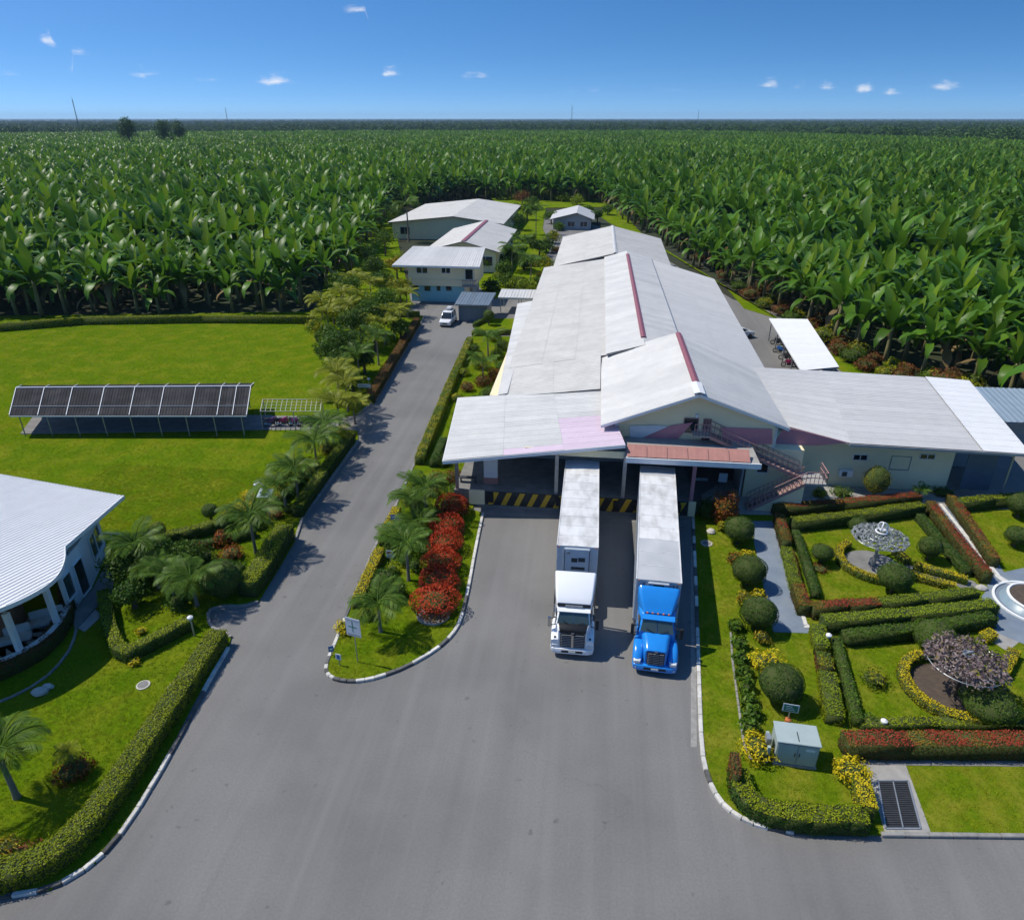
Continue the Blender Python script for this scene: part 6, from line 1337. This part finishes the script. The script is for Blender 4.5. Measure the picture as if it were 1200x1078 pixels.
def tractor(loc, rz, label, paint, style):
    e = empty('truck_tractor', loc, label, 'truck', rz=rz)     # front bumper at y=0, faces -y
    blue = style == 'blue'
    # chassis, axles
    for s in (-1,1): pbox(e, 'chassis_rail', 'steel_dk', (s*.45-.06,.5,.75), (s*.45+.06,6.3,1.0))
    pbox(e, 'fifth_wheel', 'steel_dk', (-.5,4.3,1.0), (.5,5.4,1.2))
    for s in (-1,1):
        wheel(e, s*1.02, 1.05, .52, .32); 
        for y in (4.3,5.6): wheel(e, s*.98, y, .52, .55)
    # hood and fenders
    zb = 1.62 if blue else 1.78
    if blue:
        b = MB(); b.loft([rr_sec(.10,1.15,.65,1.66,.16,.1),rr_sec(.24,1.28,.6,1.76,.22,.1),rr_sec(.8,1.45,.6,1.92,.28,.1),rr_sec(1.4,1.7,.6,2.04,.26,.1)]); b.build('hood', paint, e)
        for s in (-1,1):
            b = MB(); b.loft([rr_sec(.1,.42,.50,.98,.16,.08,xs=s*.98),rr_sec(.3,.56,.52,1.2,.26,.08,xs=s*.97),rr_sec(.75,.6,1.02,1.42,.19,.05,xs=s*.95),rr_sec(1.2,.56,1.0,1.5,.2,.05,xs=s*.95),rr_sec(1.5,.5,.62,1.48,.18,.05,xs=s*.95)]); b.build('fender', paint, e)
    else:
        b = MB(); b.loft([rr_sec(.10,1.62,.62,1.88,.08,.06),rr_sec(.18,1.7,.6,1.96,.10,.06),rr_sec(.4,1.8,.6,2.04,.10,.06),rr_sec(.7,1.95,.6,2.1,.10,.06)]); b.build('hood', paint, e)
        b = MB(); b.loft([rr_sec(.085,1.5,1.72,1.90,.03,.02),rr_sec(.17,1.56,1.8,1.985,.03,.02),rr_sec(.4,1.66,1.9,2.065,.03,.02),rr_sec(.58,1.74,1.95,2.10,.03,.02)]); b.build('hood_top_panel', 'grille', e)
        for s in (-1,1):
            b = MB(); b.loft([rr_sec(.05,.46,.45,1.25,.12,.08,xs=s*.99),rr_sec(.4,.52,.75,1.42,.16,.06,xs=s*.98),rr_sec(.75,.5,1.06,1.62,.14,.05,xs=s*.98),rr_sec(1.5,.48,1.0,1.6,.12,.05,xs=s*.98)]); b.build('fender', paint, e)
            pbox(e, 'fender_vent', 'black', (s*1.0-.06,.12,1.2), (s*1.0+.06,.5,1.34))
    # grille with bars
    gw, gz0, gz1 = (.95,.74,1.58) if blue else (1.4,.72,1.70)
    g = pbox(e, 'grille', 'grille', (-gw/2,.02,gz0), (gw/2,.12,gz1), .03)
    nb = 7 if blue else 8
    for k in range(nb): z = gz0+.07+(gz1-gz0-.14)*k/(nb-1); b = MB(); b.box((-gw/2+.04,-.005,z-.018),(gw/2-.04,.019,z+.018)); b.build('grille_bar', 'grille_bar', g)
    if not blue: b = MB(); b.box((-.06,-.012,gz0+.03),(.06,-.006,gz1-.03)); b.build('grille_bar', 'chrome', g)
    else:
        for x in (-.2,.2): b = MB(); b.box((x-.015,-.012,gz0+.03),(x+.015,-.006,gz1-.03)); b.build('grille_bar', 'steel_dk', g)
    pbox(e, 'emblem', 'chrome', (-.09,.0,gz1+.03), (.09,.10,gz1+.12), .02)
    # bumper
    b = MB(); b.loft([rr_sec(y, w, .36, .70, .1, .08) for y, w in ((-.08,1.9),(.0,2.36),(.22,2.5),(.45,2.5))]); b.build('bumper', paint, e)
    pbox(e, 'bumper_intake', 'grille', (-.62,-.10,.44), (.62,-.05,.6), .02)
    pl = pbox(e, 'number_plate', 'plate', (-.2,-.125,.46), (.2,-.103,.58))
    for s in (-1,1):
        b = MB(); b.loft([rr_sec(y, w, z0, z1, .06, .05, xs=s*.98) for y, w, z0, z1 in ((.0,.34,.74,.92),(.12,.42,.72,.98),(.26,.42,.75,1.0))]); b.build('headlight', 'lens', e)
        pbox(e, 'fog_lamp', 'lens', (s*.95-.14,-.06,.44), (s*.95+.14,.02,.56), .02)
    # cab
    y0 = 1.25 if blue else .52; y1 = 2.85; zt = 2.75
    b = MB(); b.loft([rr_sec(y0,2.0,.75,2.02,.1,.05),rr_sec(y0+.5,2.05,.7,zt-.05,.22,.05,taper=.1),rr_sec(y0+.8,2.15,.7,zt+.05,.25,.05,taper=.06),rr_sec(y1,2.3,.7,zt+.1,.2,.05,taper=.04)]); b.build('cab', paint, e)
    # windscreen in two panes
    for s in (-1,1):
        b = MB(); x0, x1 = s*.02, s*.92; x2 = s*.80
        yb, yt, zb_, zt_ = y0-.06, y0+.36, 2.04, 2.66
        b.hexa([(x0,yb,zb_),(x1,yb+.03,zb_),(x1,yb+.16,zb_),(x0,yb+.1,zb_),(x0,yt-.02,zt_),(x2,yt+.0,zt_),(x2,yt+.12,zt_),(x0,yt+.1,zt_)]); b.build('windscreen', 'glass_green', e)
        b = MB(); b.hexa([(s*1.03,y0+.35,1.95),(s*1.09,y0+1.2,1.95),(s*1.04,y0+1.2,1.95),(s*.98,y0+.35,1.95),(s*.99,y0+.6,2.55),(s*1.05,y0+1.2,2.55),(s*1.0,y0+1.2,2.55),(s*.94,y0+.6,2.55)]); b.build('side_window', 'glass', e)
        d = pbox(e, 'door', paint, (s*1.06-.03,y0+.35,.95), (s*1.06+.03,y0+1.25,1.92), .02); b = MB(); b.box((s*1.10-.015,y0+1.0,1.6),(s*1.10+.015,y0+1.18,1.65)); b.build('door_handle', 'chrome', d)
        b = MB(); b.bar((s*.98,y0+.2,2.3),(s*1.38,y0+.05,2.3),.04); b.bar((s*.98,y0+.2,1.8),(s*1.38,y0+.05,1.8),.04); ar_ = b.build('mirror_arm', 'black', e)
        b = MB(); b.box((s*1.36-.09,y0-.02,1.72),(s*1.36+.09,y0+.12,2.42)); b.build('mirror', 'black' if s > 0 or blue else 'chrome', e, bevel=.03)
        pbox(e, 'step', 'steel', (s*1.05-.12,y0+.4,.42), (s*1.05+.12,y0+1.3,.52)); 
        b = MB(); b.tube([(s*1.0,2.9,.72),(s*1.0,4.0,.72)], .3, 14); b.build('fuel_tank', 'chrome', e)
        b = MB(); b.tube([(s*1.02,3.08,.9),(s*1.02,3.08,3.3 if not blue else 3.2)], .07, 10); b.build('exhaust_stack', 'chrome', e)
    # sun visor, roof lamps, wiper
    b = MB(); b.hexa([(-.95,y0+.26,2.64),(.95,y0+.26,2.64),(.95,y0+.55,2.74),(-.95,y0+.55,2.74),(-.95,y0+.24,2.70),(.95,y0+.24,2.70),(.95,y0+.55,2.82),(-.95,y0+.55,2.82)]); b.build('sun_visor', paint if blue else 'truck_white', e)
    for k in range(5): x = -.6+.3*k; b = MB(); b.box((x-.05,y0+.58,2.80),(x+.05,y0+.70,2.88)); b.build('marker_lamp', 'amber', e, bevel=.015)
    for s in (-1,1): b = MB(); b.bar((s*.15,y0-.09,2.04),(s*.6,y0+.02,2.22),.025); b.build('wiper', 'black', e)
    # roof fairing
    if blue: secs = [(y0+.65,1.5,2.76,2.86,.04),(y0+.95,1.8,2.76,3.18,.14),(y1-.2,2.25,2.76,3.78,.2),(y1+.12,2.36,2.76,3.92,.2)]
    else: secs = [(y0+.62,1.9,2.76,3.02,.06),(y0+.85,2.1,2.76,3.3,.10),(y1-.2,2.35,2.76,3.84,.12),(y1+.12,2.42,2.76,3.94,.12)]
    b = MB(); b.loft([rr_sec(y,w,z0,z1,r,.03) for y, w, z0, z1, r in secs]); b.build('roof_fairing', paint, e)
    if not blue:
        v = pbox(e, 'fairing_vent', 'grille', (-.95,y0+.50,2.84), (.95,y0+.60,3.0), .02); b = MB(); b.box((-.5,y0+.47,2.855),(.5,y0+.498,2.985)); b.build('vent_mesh', 'steel', v)
    pbox(e, 'rear_cab_panel', 'steel_dk', (-1.0,y1+.02,1.0), (1.0,y1+.10,2.7))
    for s in (-1,1):
        b = MB(); b.loft([[(s*1.0+dx,y,z) for dx, z in ((-.28,zz),(.28,zz),(.28,zz+.04),(-.28,zz+.04))] for y, zz in ((3.75,.9),(4.0,1.15),(4.6,1.17),(5.3,1.17),(6.0,1.15),(6.2,.95))]); b.build('mudguard', 'black', e)
        pbox(e, 'tail_lamp', 'red_lens', (s*.8-.12,6.28,.78), (s*.8+.12,6.33,.9))
    return e
def trailer(loc, rz, label, L, front_style):
    """box trailer: nose at y=0, tail at y=L"""
    e = empty('box_trailer', loc, label, 'trailer', rz=rz); W_, Z0, Z1 = 2.56, 1.15, 4.08
    pbox(e, 'box_body', 'trailer_front', (-W_/2,0,Z0), (W_/2,L,Z1-.02), .03)
    n = round(L/.61)
    for s in (-1,1):
        for k in range(n): y = (k+.5)*L/n; b = MB(); b.box((s*(W_/2+.012)-.012,y-.02,Z0+.05),(s*(W_/2+.012)+.012,y+.02,Z1-.1)); b.build('side_post', 'trailer', e)
        b = MB(); b.bar((s*(W_/2-.01),0,Z1-.04),(s*(W_/2-.01),L,Z1-.04),.07,.1); b.build('top_rail', 'trailer', e); b = MB(); b.bar((s*(W_/2-.01),0,Z0+.02),(s*(W_/2-.01),L,Z0+.02),.08,.16); b.build('bottom_rail', 'steel', e)
    npan = 10; 
    for k in range(npan):
        y0_, y1_ = k*L/npan+.008, (k+1)*L/npan-.008
        mm = 'trailer'
        if front_style == 'blue' and k < 3: mm = 'trailer_grey'
        if k == npan-1: mm = 'trailer_grey' if front_style == 'blue' else 'trailer_front'
        b = MB(); nn = 3
        b.add([(-W_/2+.04,y0_,Z1-.018),(0,y0_,Z1+.012),(W_/2-.04,y0_,Z1-.018),(W_/2-.04,y1_,Z1-.018),(0,y1_,Z1+.012),(-W_/2+.04,y1_,Z1-.018)], [(0,1,4,5),(1,2,3,4)]); b.build('roof_panel', mm, e)
        b = MB(); b.bar((-W_/2+.05,y1_+.008,Z1-.012),(0,y1_+.008,Z1+.018),.04,.02); b.bar((0,y1_+.008,Z1+.018),(W_/2-.05,y1_+.008,Z1-.012),.04,.02); b.build('roof_bow', 'trailer', e)
    # front wall fittings
    if front_style == 'white':
        u = pbox(e, 'cooling_unit', 'trailer_front', (-.8,-.16,2.0), (.78,-.002,Z1-.12), .03)
        for a, c in (((-.35,-.18,3.0),(.02,-.162,3.3)),((.08,-.18,3.05),(.5,-.162,3.35)),((-.35,-.18,2.45),(.5,-.162,2.65))): b = MB(); b.box(a, c); b.build('vent', 'steel_dk', u)
        for x in (-.78,.76): b = MB(); b.box((x-.015,-.185,2.05),(x+.015,-.163,Z1-.15)); b.build('seal', 'steel_dk', u)
        b = MB(); b.lathe((0,0,0), [(.02,-.02),(.11,0),(.11,.03)], 14); o = b.build('fan_cover', 'steel', u); o.location = (-.55,-.19,3.7); o.rotation_euler = (PI/2,0,0)
    else:
        u = pbox(e, 'cooling_unit', 'trailer_front', (-.6,-.14,2.2), (.6,-.002,Z1-.1), .03)
        b = MB(); b.box((-.3,-.16,3.35),(.3,-.142,3.9)); b.build('vent', 'grille', u)
        for x in (-.85,.85,1.05): b = MB(); b.bar((x,-.02,2.0),(x,-.02,Z1-.2),.05); b.build('air_line', 'steel_dk', e)
    for s in (-1,1): pbox(e, 'marker_lamp', 'amber', (s*1.15-.05,-.03,Z1-.12), (s*1.15+.05,-.003,Z1-.06))
    # rear doors, undercarriage
    for s in (-1,1):
        d = pbox(e, 'rear_door', 'trailer', (min(0,s*1.24)+.01*(s>0),L+.002,Z0+.05), (max(0,s*1.24)-.01*(s<0),L+.05,Z1-.08)); b = MB(); b.bar((s*.35,L+.08,Z0+.1),(s*.35,L+.08,Z1-.15),.04); b.build('lock_rod', 'steel', d)
        for y in (L-1.6,L-2.9): wheel(e, s*.98, y, .5, .56)
        b = MB(); b.box((s*.7-.06,3.2,.25),(s*.7+.06,3.35,Z0)); b.build('landing_leg', 'steel_dk', e)
        pbox(e, 'frame_rail', 'steel_dk', (s*.5-.07,.4,Z0-.22), (s*.5+.07,L-.1,Z0-.02))
    return e
PHI = math.radians(-3.7)
tractor((-.17,31.5,.005), 0, 'white truck tractor with black hood top and barred grille', 'truck_white', 'white')
trailer((-.15,37.0,.005), 0, 'white box trailer backed to the dock behind the white truck', 12.2, 'white')
tractor((4.45,30.6,.005), PHI, 'bright blue truck tractor with rounded fenders', 'truck_blue', 'blue')
trailer((4.62,33.9,.005), PHI, 'longer white box trailer with grey nose behind the blue truck', 14.9, 'blue')
def car(loc, rz, label, tall, name='parked_van', rack=True):
    e = empty(name, loc, label, 'car', rz=rz); L = 4.5; W_ = 1.82; H_ = 1.9 if tall else 1.5
    b = MB(); b.loft([rr_sec(y, w, z0, z1, .12, .1) for y, w, z0, z1 in ((0,1.5,.35,.75),(.15,1.72,.28,.9),(.9,W_,.26,1.02),(1.3,W_,.26,1.08),(L-.4,W_,.26,1.1),(L-.05,1.7,.3,1.0),(L,1.6,.4,.9))]); b.build('body', 'car_white', e)
    b = MB(); b.loft([rr_sec(y, w, 1.0, z1, r, .03, taper=t) for y, w, z1, r, t in ((1.0,1.55,1.06,.02,.02),(1.6,1.62,H_-.08,.12,.14),(2.2,1.66,H_,.14,.14),(L-.55,1.66,H_-.02,.14,.14),(L-.1,1.55,1.12,.03,.04))]); b.build('cabin', 'glass', e)
    b = MB(); b.loft([rr_sec(y, w, H_-.07, z1, .05, .02) for y, w, z1 in ((1.62,1.34,H_-.02),(1.8,1.4,H_+.02),(2.6,1.42,H_+.04),(L-.6,1.38,H_+.02),(L-.45,1.3,H_-.03))]); b.build('roof', 'car_white', e)
    for s in (-1,1):
        for y in (.85,L-.85): wheel(e, s*.82, y, .34, .22)
        for y in (1.75,2.75,L-.5): b = MB(); b.bar((s*.80,y-(.35 if y < 2 else 0),1.06),(s*.70,y,H_-.04),.09); b.build('pillar', 'car_white', e)
        b = MB(); b.box((s*.62-.2,-.01,.62),(s*.62+.2,.12,.78)); b.build('headlight', 'lens', e, bevel=.03)
        b = MB(); b.box((s*1.0-.1,1.45,1.0),(s*1.0+.1,1.55,1.18)); b.build('mirror', 'car_white', e, bevel=.03)
        b = MB(); b.box((s*.72-.1,L-.06,.7),(s*.72+.1,L+.01,.95)); b.build('tail_lamp', 'red_lens', e)
    pbox(e, 'grille', 'grille', (-.4,-.03,.5), (.4,.03,.66), .02); pbox(e, 'number_plate', 'plate', (-.22,-.05,.4), (.22,-.031,.5))
    if rack:
        pbox(e, 'roof_box', 'car_white', (-.4,2.6,H_+.12), (.4,3.9,H_+.42), .08)
        for y in (2.8,3.6): pbox(e, 'roof_bar', 'steel_dk', (-.65,y-.03,H_+.05), (.65,y+.03,H_+.1))
    return e
c = G(521,384); car((c.x,c.y,.005), -.05, 'white van with roof box parked by the tin shed', True)
c = G(884,393); car((c.x-.6,c.y-.6,.005), math.radians(115), 'white car half hidden beyond the packing house roof', False, 'parked_car', False)
# ------------------------------------------------------------------ signs, lamps, cabinet, small things
def sign(px, py, w, h, z, label, m, rz=0., pole=1, back='steel', name='sign', legs=.05):
    c = G(px, py, .1); e = empty(name, tuple(c), label, 'sign', rz=rz)
    for k in range(pole):
        x = 0 if pole == 1 else (-w*.35 if k == 0 else w*.35); b = MB(); b.tube([(x,.03,-.05),(x,.03,z+h*.9)], legs*.6, 7); b.build('post', 'steel', e)
    b = MB(); b.box((-w/2,-.025,z),(w/2,-.0,z+h)); p = b.build('panel', m, e, bevel=.008); return e, p
def mark(p, m, x0, z0, x1, z1, name='marking'):
    b = MB(); b.box((x0,-.029,z0),(x1,-.0265,z1)); return b.build(name, m, p)
e, p = sign(419,776,.95,1.25,1.9,'tall white board on a pole at the island tip','sign_white',rz=-.25)
mark(p,'sign_green',-.05,2.2,.0,2.95); mark(p,'sign_green',-.3,2.52,.25,2.58); mark(p,'slab',-.40,1.98,.40,2.06); mark(p,'slab',-.40,2.98,.40,3.02)
e, p = sign(466,624,.95,.45,1.05,'blue road sign beside the yellow hedge','sign_blue',rz=-.2); mark(p,'sign_white',-.38,1.16,.30,1.2); mark(p,'sign_white',-.38,1.30,.1,1.36); mark(p,'sign_white',.22,1.28,.38,1.42)
e, p = sign(458,660,.52,.62,.45,'small white and red sign on the island','sign_white'); mark(p,'sign_red',-.19,.82,.19,.98); mark(p,'sign_red',-.16,.55,.16,.62); mark(p,'slab',-.16,.68,.16,.72)
e, p = sign(398,780,.36,.42,.45,'small pale blue sign at the island kerb','sign_white',rz=-.2); mark(p,'sign_blue',-.1,.52,.1,.8)
e, p = sign(389,768,.3,.4,.3,'small dark blue sign at the island kerb beside the pale one','sign_blue',rz=.5); mark(p,'sign_white',-.08,.42,.08,.56)
e, p = sign(428,466,1.5,.42,1.2,'pale blue direction plate left of the road','sign_white',pole=2); mark(p,'sign_blue',-.6,1.33,.5,1.38); mark(p,'sign_blue',-.6,1.46,.2,1.5)
e, p = sign(922,850,.78,.52,.95,'green sign with white frame behind the cabinet','sign_white',rz=-.12); mark(p,'sign_green',-.33,1.0,.33,1.42); 
for k in range(3): b = MB(); b.box((-.24,-.033,1.08+k*.11),(.22-.08*k,-.0295,1.12+k*.11)); b.build('lettering', 'sign_white', p)
b = MB(); b.lathe((0,0,0), [(.16,0),(.16,.45),(.1,.5)], 12); o = b.build('post_base', 'orange', e)

# electrical cabinet
c = G(931,897,.1); e = empty('electrical_cabinet', (c.x,c.y+.55,.1), 'large grey-green electrical cabinet on the garden lawn', 'cabinet', rz=-.06)
pbox(e, 'plinth', 'concrete', (-1.0,-.65,-.05), (1.0,.65,.1)); pbox(e, 'body', 'box_green', (-.95,-.6,.1), (.95,.6,1.45), .02); pbox(e, 'lid', 'box_green', (-1.0,-.66,1.452), (1.0,.66,1.53), .02)
for s in (-1,1):
    d = pbox(e, 'door', 'box_green', (min(s*.02,s*.9),-.63,.16), (max(s*.02,s*.9),-.602,1.4), .01); b = MB(); b.box((s*.1-.02,-.66,.7),(s*.1+.02,-.632,.9)); b.build('handle', 'steel_dk', d)
    b = MB(); b.box((s*.55-.2,-.634,1.1),(s*.55+.2,-.6305,1.25)); b.build('nameplate' , 'sign_white' if s > 0 else 'box_green', d)
pbox(e, 'lid_seam', 'steel_dk', (-.02,-.5,1.532), (.02,.1,1.55)); pbox(e, 'meter_post', 'box_green', (-1.34,-.6,-.05), (-1.2,-.45,1.0)); pbox(e, 'meter_post', 'box_green', (-1.34,.1,-.05), (-1.2,.25,1.2)); pbox(e, 'meter_box', 'steel', (-1.38,-.3,.9), (-1.16,.1,1.25), .02)
# solar lamp by the crotons, small post lamps
c = G(317,612,.1); e = empty('solar_lamp', tuple(c), 'lamp post with blue-white solar panel beside the croton bed', 'lamp post')
b = MB(); b.tube([(0,0,-.05),(0,0,2.5)], [.06,.045], 8); b.build('post', 'steel', e); b = MB(); b.hexa([(-.55,-.4,2.35),(.55,-.4,2.35),(.55,.4,2.7),(-.55,.4,2.7),(-.55,-.4,2.39),(.55,-.4,2.39),(.55,.4,2.74),(-.55,.4,2.74)]); b.build('panel', pm('pale blue panel', (.30,.42,.52), scale=3, rough=.3), e)
b = MB(); b.box((-.12,-.15,2.48),(.12,.1,2.56)); o = b.build('panel_mount', 'sign_blue', e); b = MB(); b.tube([(0,0,2.5),(-.1,.1,3.2),(-.4,.1,3.4),(-.7,.05,3.25)], .03, 6); b.build('arm', 'steel', e); b = MB(); b.box((-.85,-.05,3.15),(-.62,.15,3.25)); b.build('lamp_head', 'white_paint', e, bevel=.03)
def bollard(px, py, label, h=1.0, m='steel'):
    c = G(px, py, .1); e = empty('post_lamp', tuple(c), label, 'lamp'); b = MB(); b.tube([(0,0,-.05),(0,0,h)], .05, 8); b.build('post', m, e); b = MB(); b.smooth = True; b.lathe((0,0,h), [(.06,0),(.16,.05),(.17,.16),(.08,.24),(.02,.26)], 14); b.build('lamp_head', 'white_paint', e)
bollard(228,745,'slim blue-grey post lamp at the corner of the house lawn',1.25); bollard(968,758,'white mushroom lamp at the corner of the lower garden bed',.75); bollard(1034,852,'low white lamp by the lower front hedge',.3); bollard(433,455,'white post lamp among the roadside trees',1.0); bollard(396,445,'white garden lamp at the foot of the big tree',.5)
def stone_ring(px, py, r, label, name='manhole_cover', m='stone_pale'):
    c = G(px, py, .1); e = empty(name, tuple(c), label, 'manhole cover'); b = MB(); b.lathe((0,0,0), [(r,-.03),(r,.05),(r*.8,.06),(r*.78,.03)], 18); b.build('rim', m, e); b = MB(); b.lathe((0,0,0), [(r*.76,-.02),(r*.74,.04)], 18); b.build('lid', 'concrete_dk', e)
stone_ring(828,637,.42,'round stone manhole in the strip beside the blue trailer'); stone_ring(168,803,.36,'round stone manhole on the house lawn, left one'); stone_ring(201,805,.2,'small stone manhole on the house lawn, right one')
c = G(833,624,.1); b = MB(); b.lathe((0,0,0), [(.3,-.05),(.34,.12),(.22,.26),(.05,.3)], 9); o = b.build('garden_stone', 'stone_pale', None, tuple(c)); tag(o, 'grey garden stone above the round manhole', 'stone')
for px, py, s, t in ((48,812,.5,'pale boulder in the shade of the house'),(56,806,.35,'smaller pale rock beside the shaded boulder'),(1101,606,.5,'white rock on the far right lawn'),(1150,690,.4,'grey rock at the end of the golden hedge lines')):
    c = G(px, py, .1); b = MB(); rr = random.Random(px); b.loft([[(s*r_*(1+rr.uniform(-.2,.2))*math.cos(2*PI*k/9), s*.7*r_*(1+rr.uniform(-.2,.2))*math.sin(2*PI*k/9), z*s) for k in range(9)] for r_, z in ((.8,-.1),(1,.2),(.8,.5),(.35,.68))], smooth=False); tag(b.build('rock', 'stone_pale', None, tuple(c)), t, 'rock')
for k, (px, py) in enumerate(((414,432),(470,372),(362,590))):
    pass
# ------------------------------------------------------------------ grass on the nearer lawns
def inpoly(P, poly):
    x, y = P[:,0], P[:,1]; r = np.zeros(len(P), bool); n = len(poly)
    for i in range(n):
        x0, y0 = poly[i][0], poly[i][1]; x1, y1 = poly[i-1][0], poly[i-1][1]
        if y0 == y1: continue
        r ^= ((y0 > y) != (y1 > y)) & (x < (x1-x0)*(y-y0)/(y1-y0)+x0)
    return r
M['grass'] = leafm('grass blades', [(.11,.205,.005),(.19,.29,.008),(.30,.37,.014)], trans=.35, patch=[(.17,.24,.007),(.27,.32,.012),(.36,.35,.025)], pscale=.5, spec=.05)
tufts = []
for k in range(4):
    rr = np.random.RandomState(800+k); n = 9; P = np.concatenate([rr.uniform(-.07,.07,(n,2)), np.zeros((n,1))],1); a = rr.uniform(0,6.28,n); d = np.stack([np.cos(a),np.sin(a),np.zeros(n)],1)
    hgt = rr.uniform(.018,.042,n)[:,None]; w = np.stack([-np.sin(a),np.cos(a),np.zeros(n)],1)*.011; top = P+d*hgt*.8+np.array((0,0,1))*hgt
    tufts.append(bpy.data.objects.new('grass_tuft', quadmesh('grass_tuft', np.stack([P-w, P+w, top+w*.3, top-w*.3],1), ['grass'])))
Pn = np.concatenate([nrs.uniform((-42,14),(40,52),(200000,2)), nrs.uniform((-95,40),(-20,108),(150000,2)), nrs.uniform((-20,50),(-6,100),(30000,2))]); dist = np.hypot(Pn[:,0],Pn[:,1]); keep = np.zeros(len(Pn), bool)
for L in SHEETS['lawn']: keep |= inpoly(Pn, L)
for L in SHEETS['hard']:
    if len(L) and max(p[1] for p in L) < 75 and not (min(p[0] for p in L) < -85): keep &= ~inpoly(Pn, L)
keep &= ~inpoly(Pn, [(p.x,p.y) for p in poly]); keep &= np.hypot(Pn[:,0]-T1.x, Pn[:,1]-T1.y) > 1.85; keep &= np.hypot(Pn[:,0]-T2.x, Pn[:,1]-T2.y-.3) > 2.05; keep &= np.hypot(Pn[:,0]-G(1214,710).x, Pn[:,1]-G(1214,710).y) > 2.6
Pn = Pn[keep]; print('tufts', len(Pn))
o = gn_scatter('grass', [(x, y, .098) for x, y in Pn], tufts, .8, 1.4, 33, tilt=.1); stuff(o); tag(o, 'short mown grass blades on the nearer lawns', 'grass')
# ------------------------------------------------------------------ haze over the plain
b = MB(); b.box((-14000,-500,-1.1),(14000,13000,95)); hzo = b.build('haze', None); stuff(hzo); tag(hzo, 'thin blue haze lying over the distant plain', 'haze')
m = bpy.data.materials.new('haze'); m.use_nodes = True; n = m.node_tree.nodes; n.clear(); pv = n.new('ShaderNodeVolumePrincipled'); ov = n.new('ShaderNodeOutputMaterial')
pv.inputs['Color'].default_value = (.50,.72,1.0,1); pv.inputs['Density'].default_value = 0.6e-4; pv.inputs['Anisotropy'].default_value = .2
m.node_tree.links.new(pv.outputs[0], ov.inputs['Volume']); hzo.data.materials.append(m)
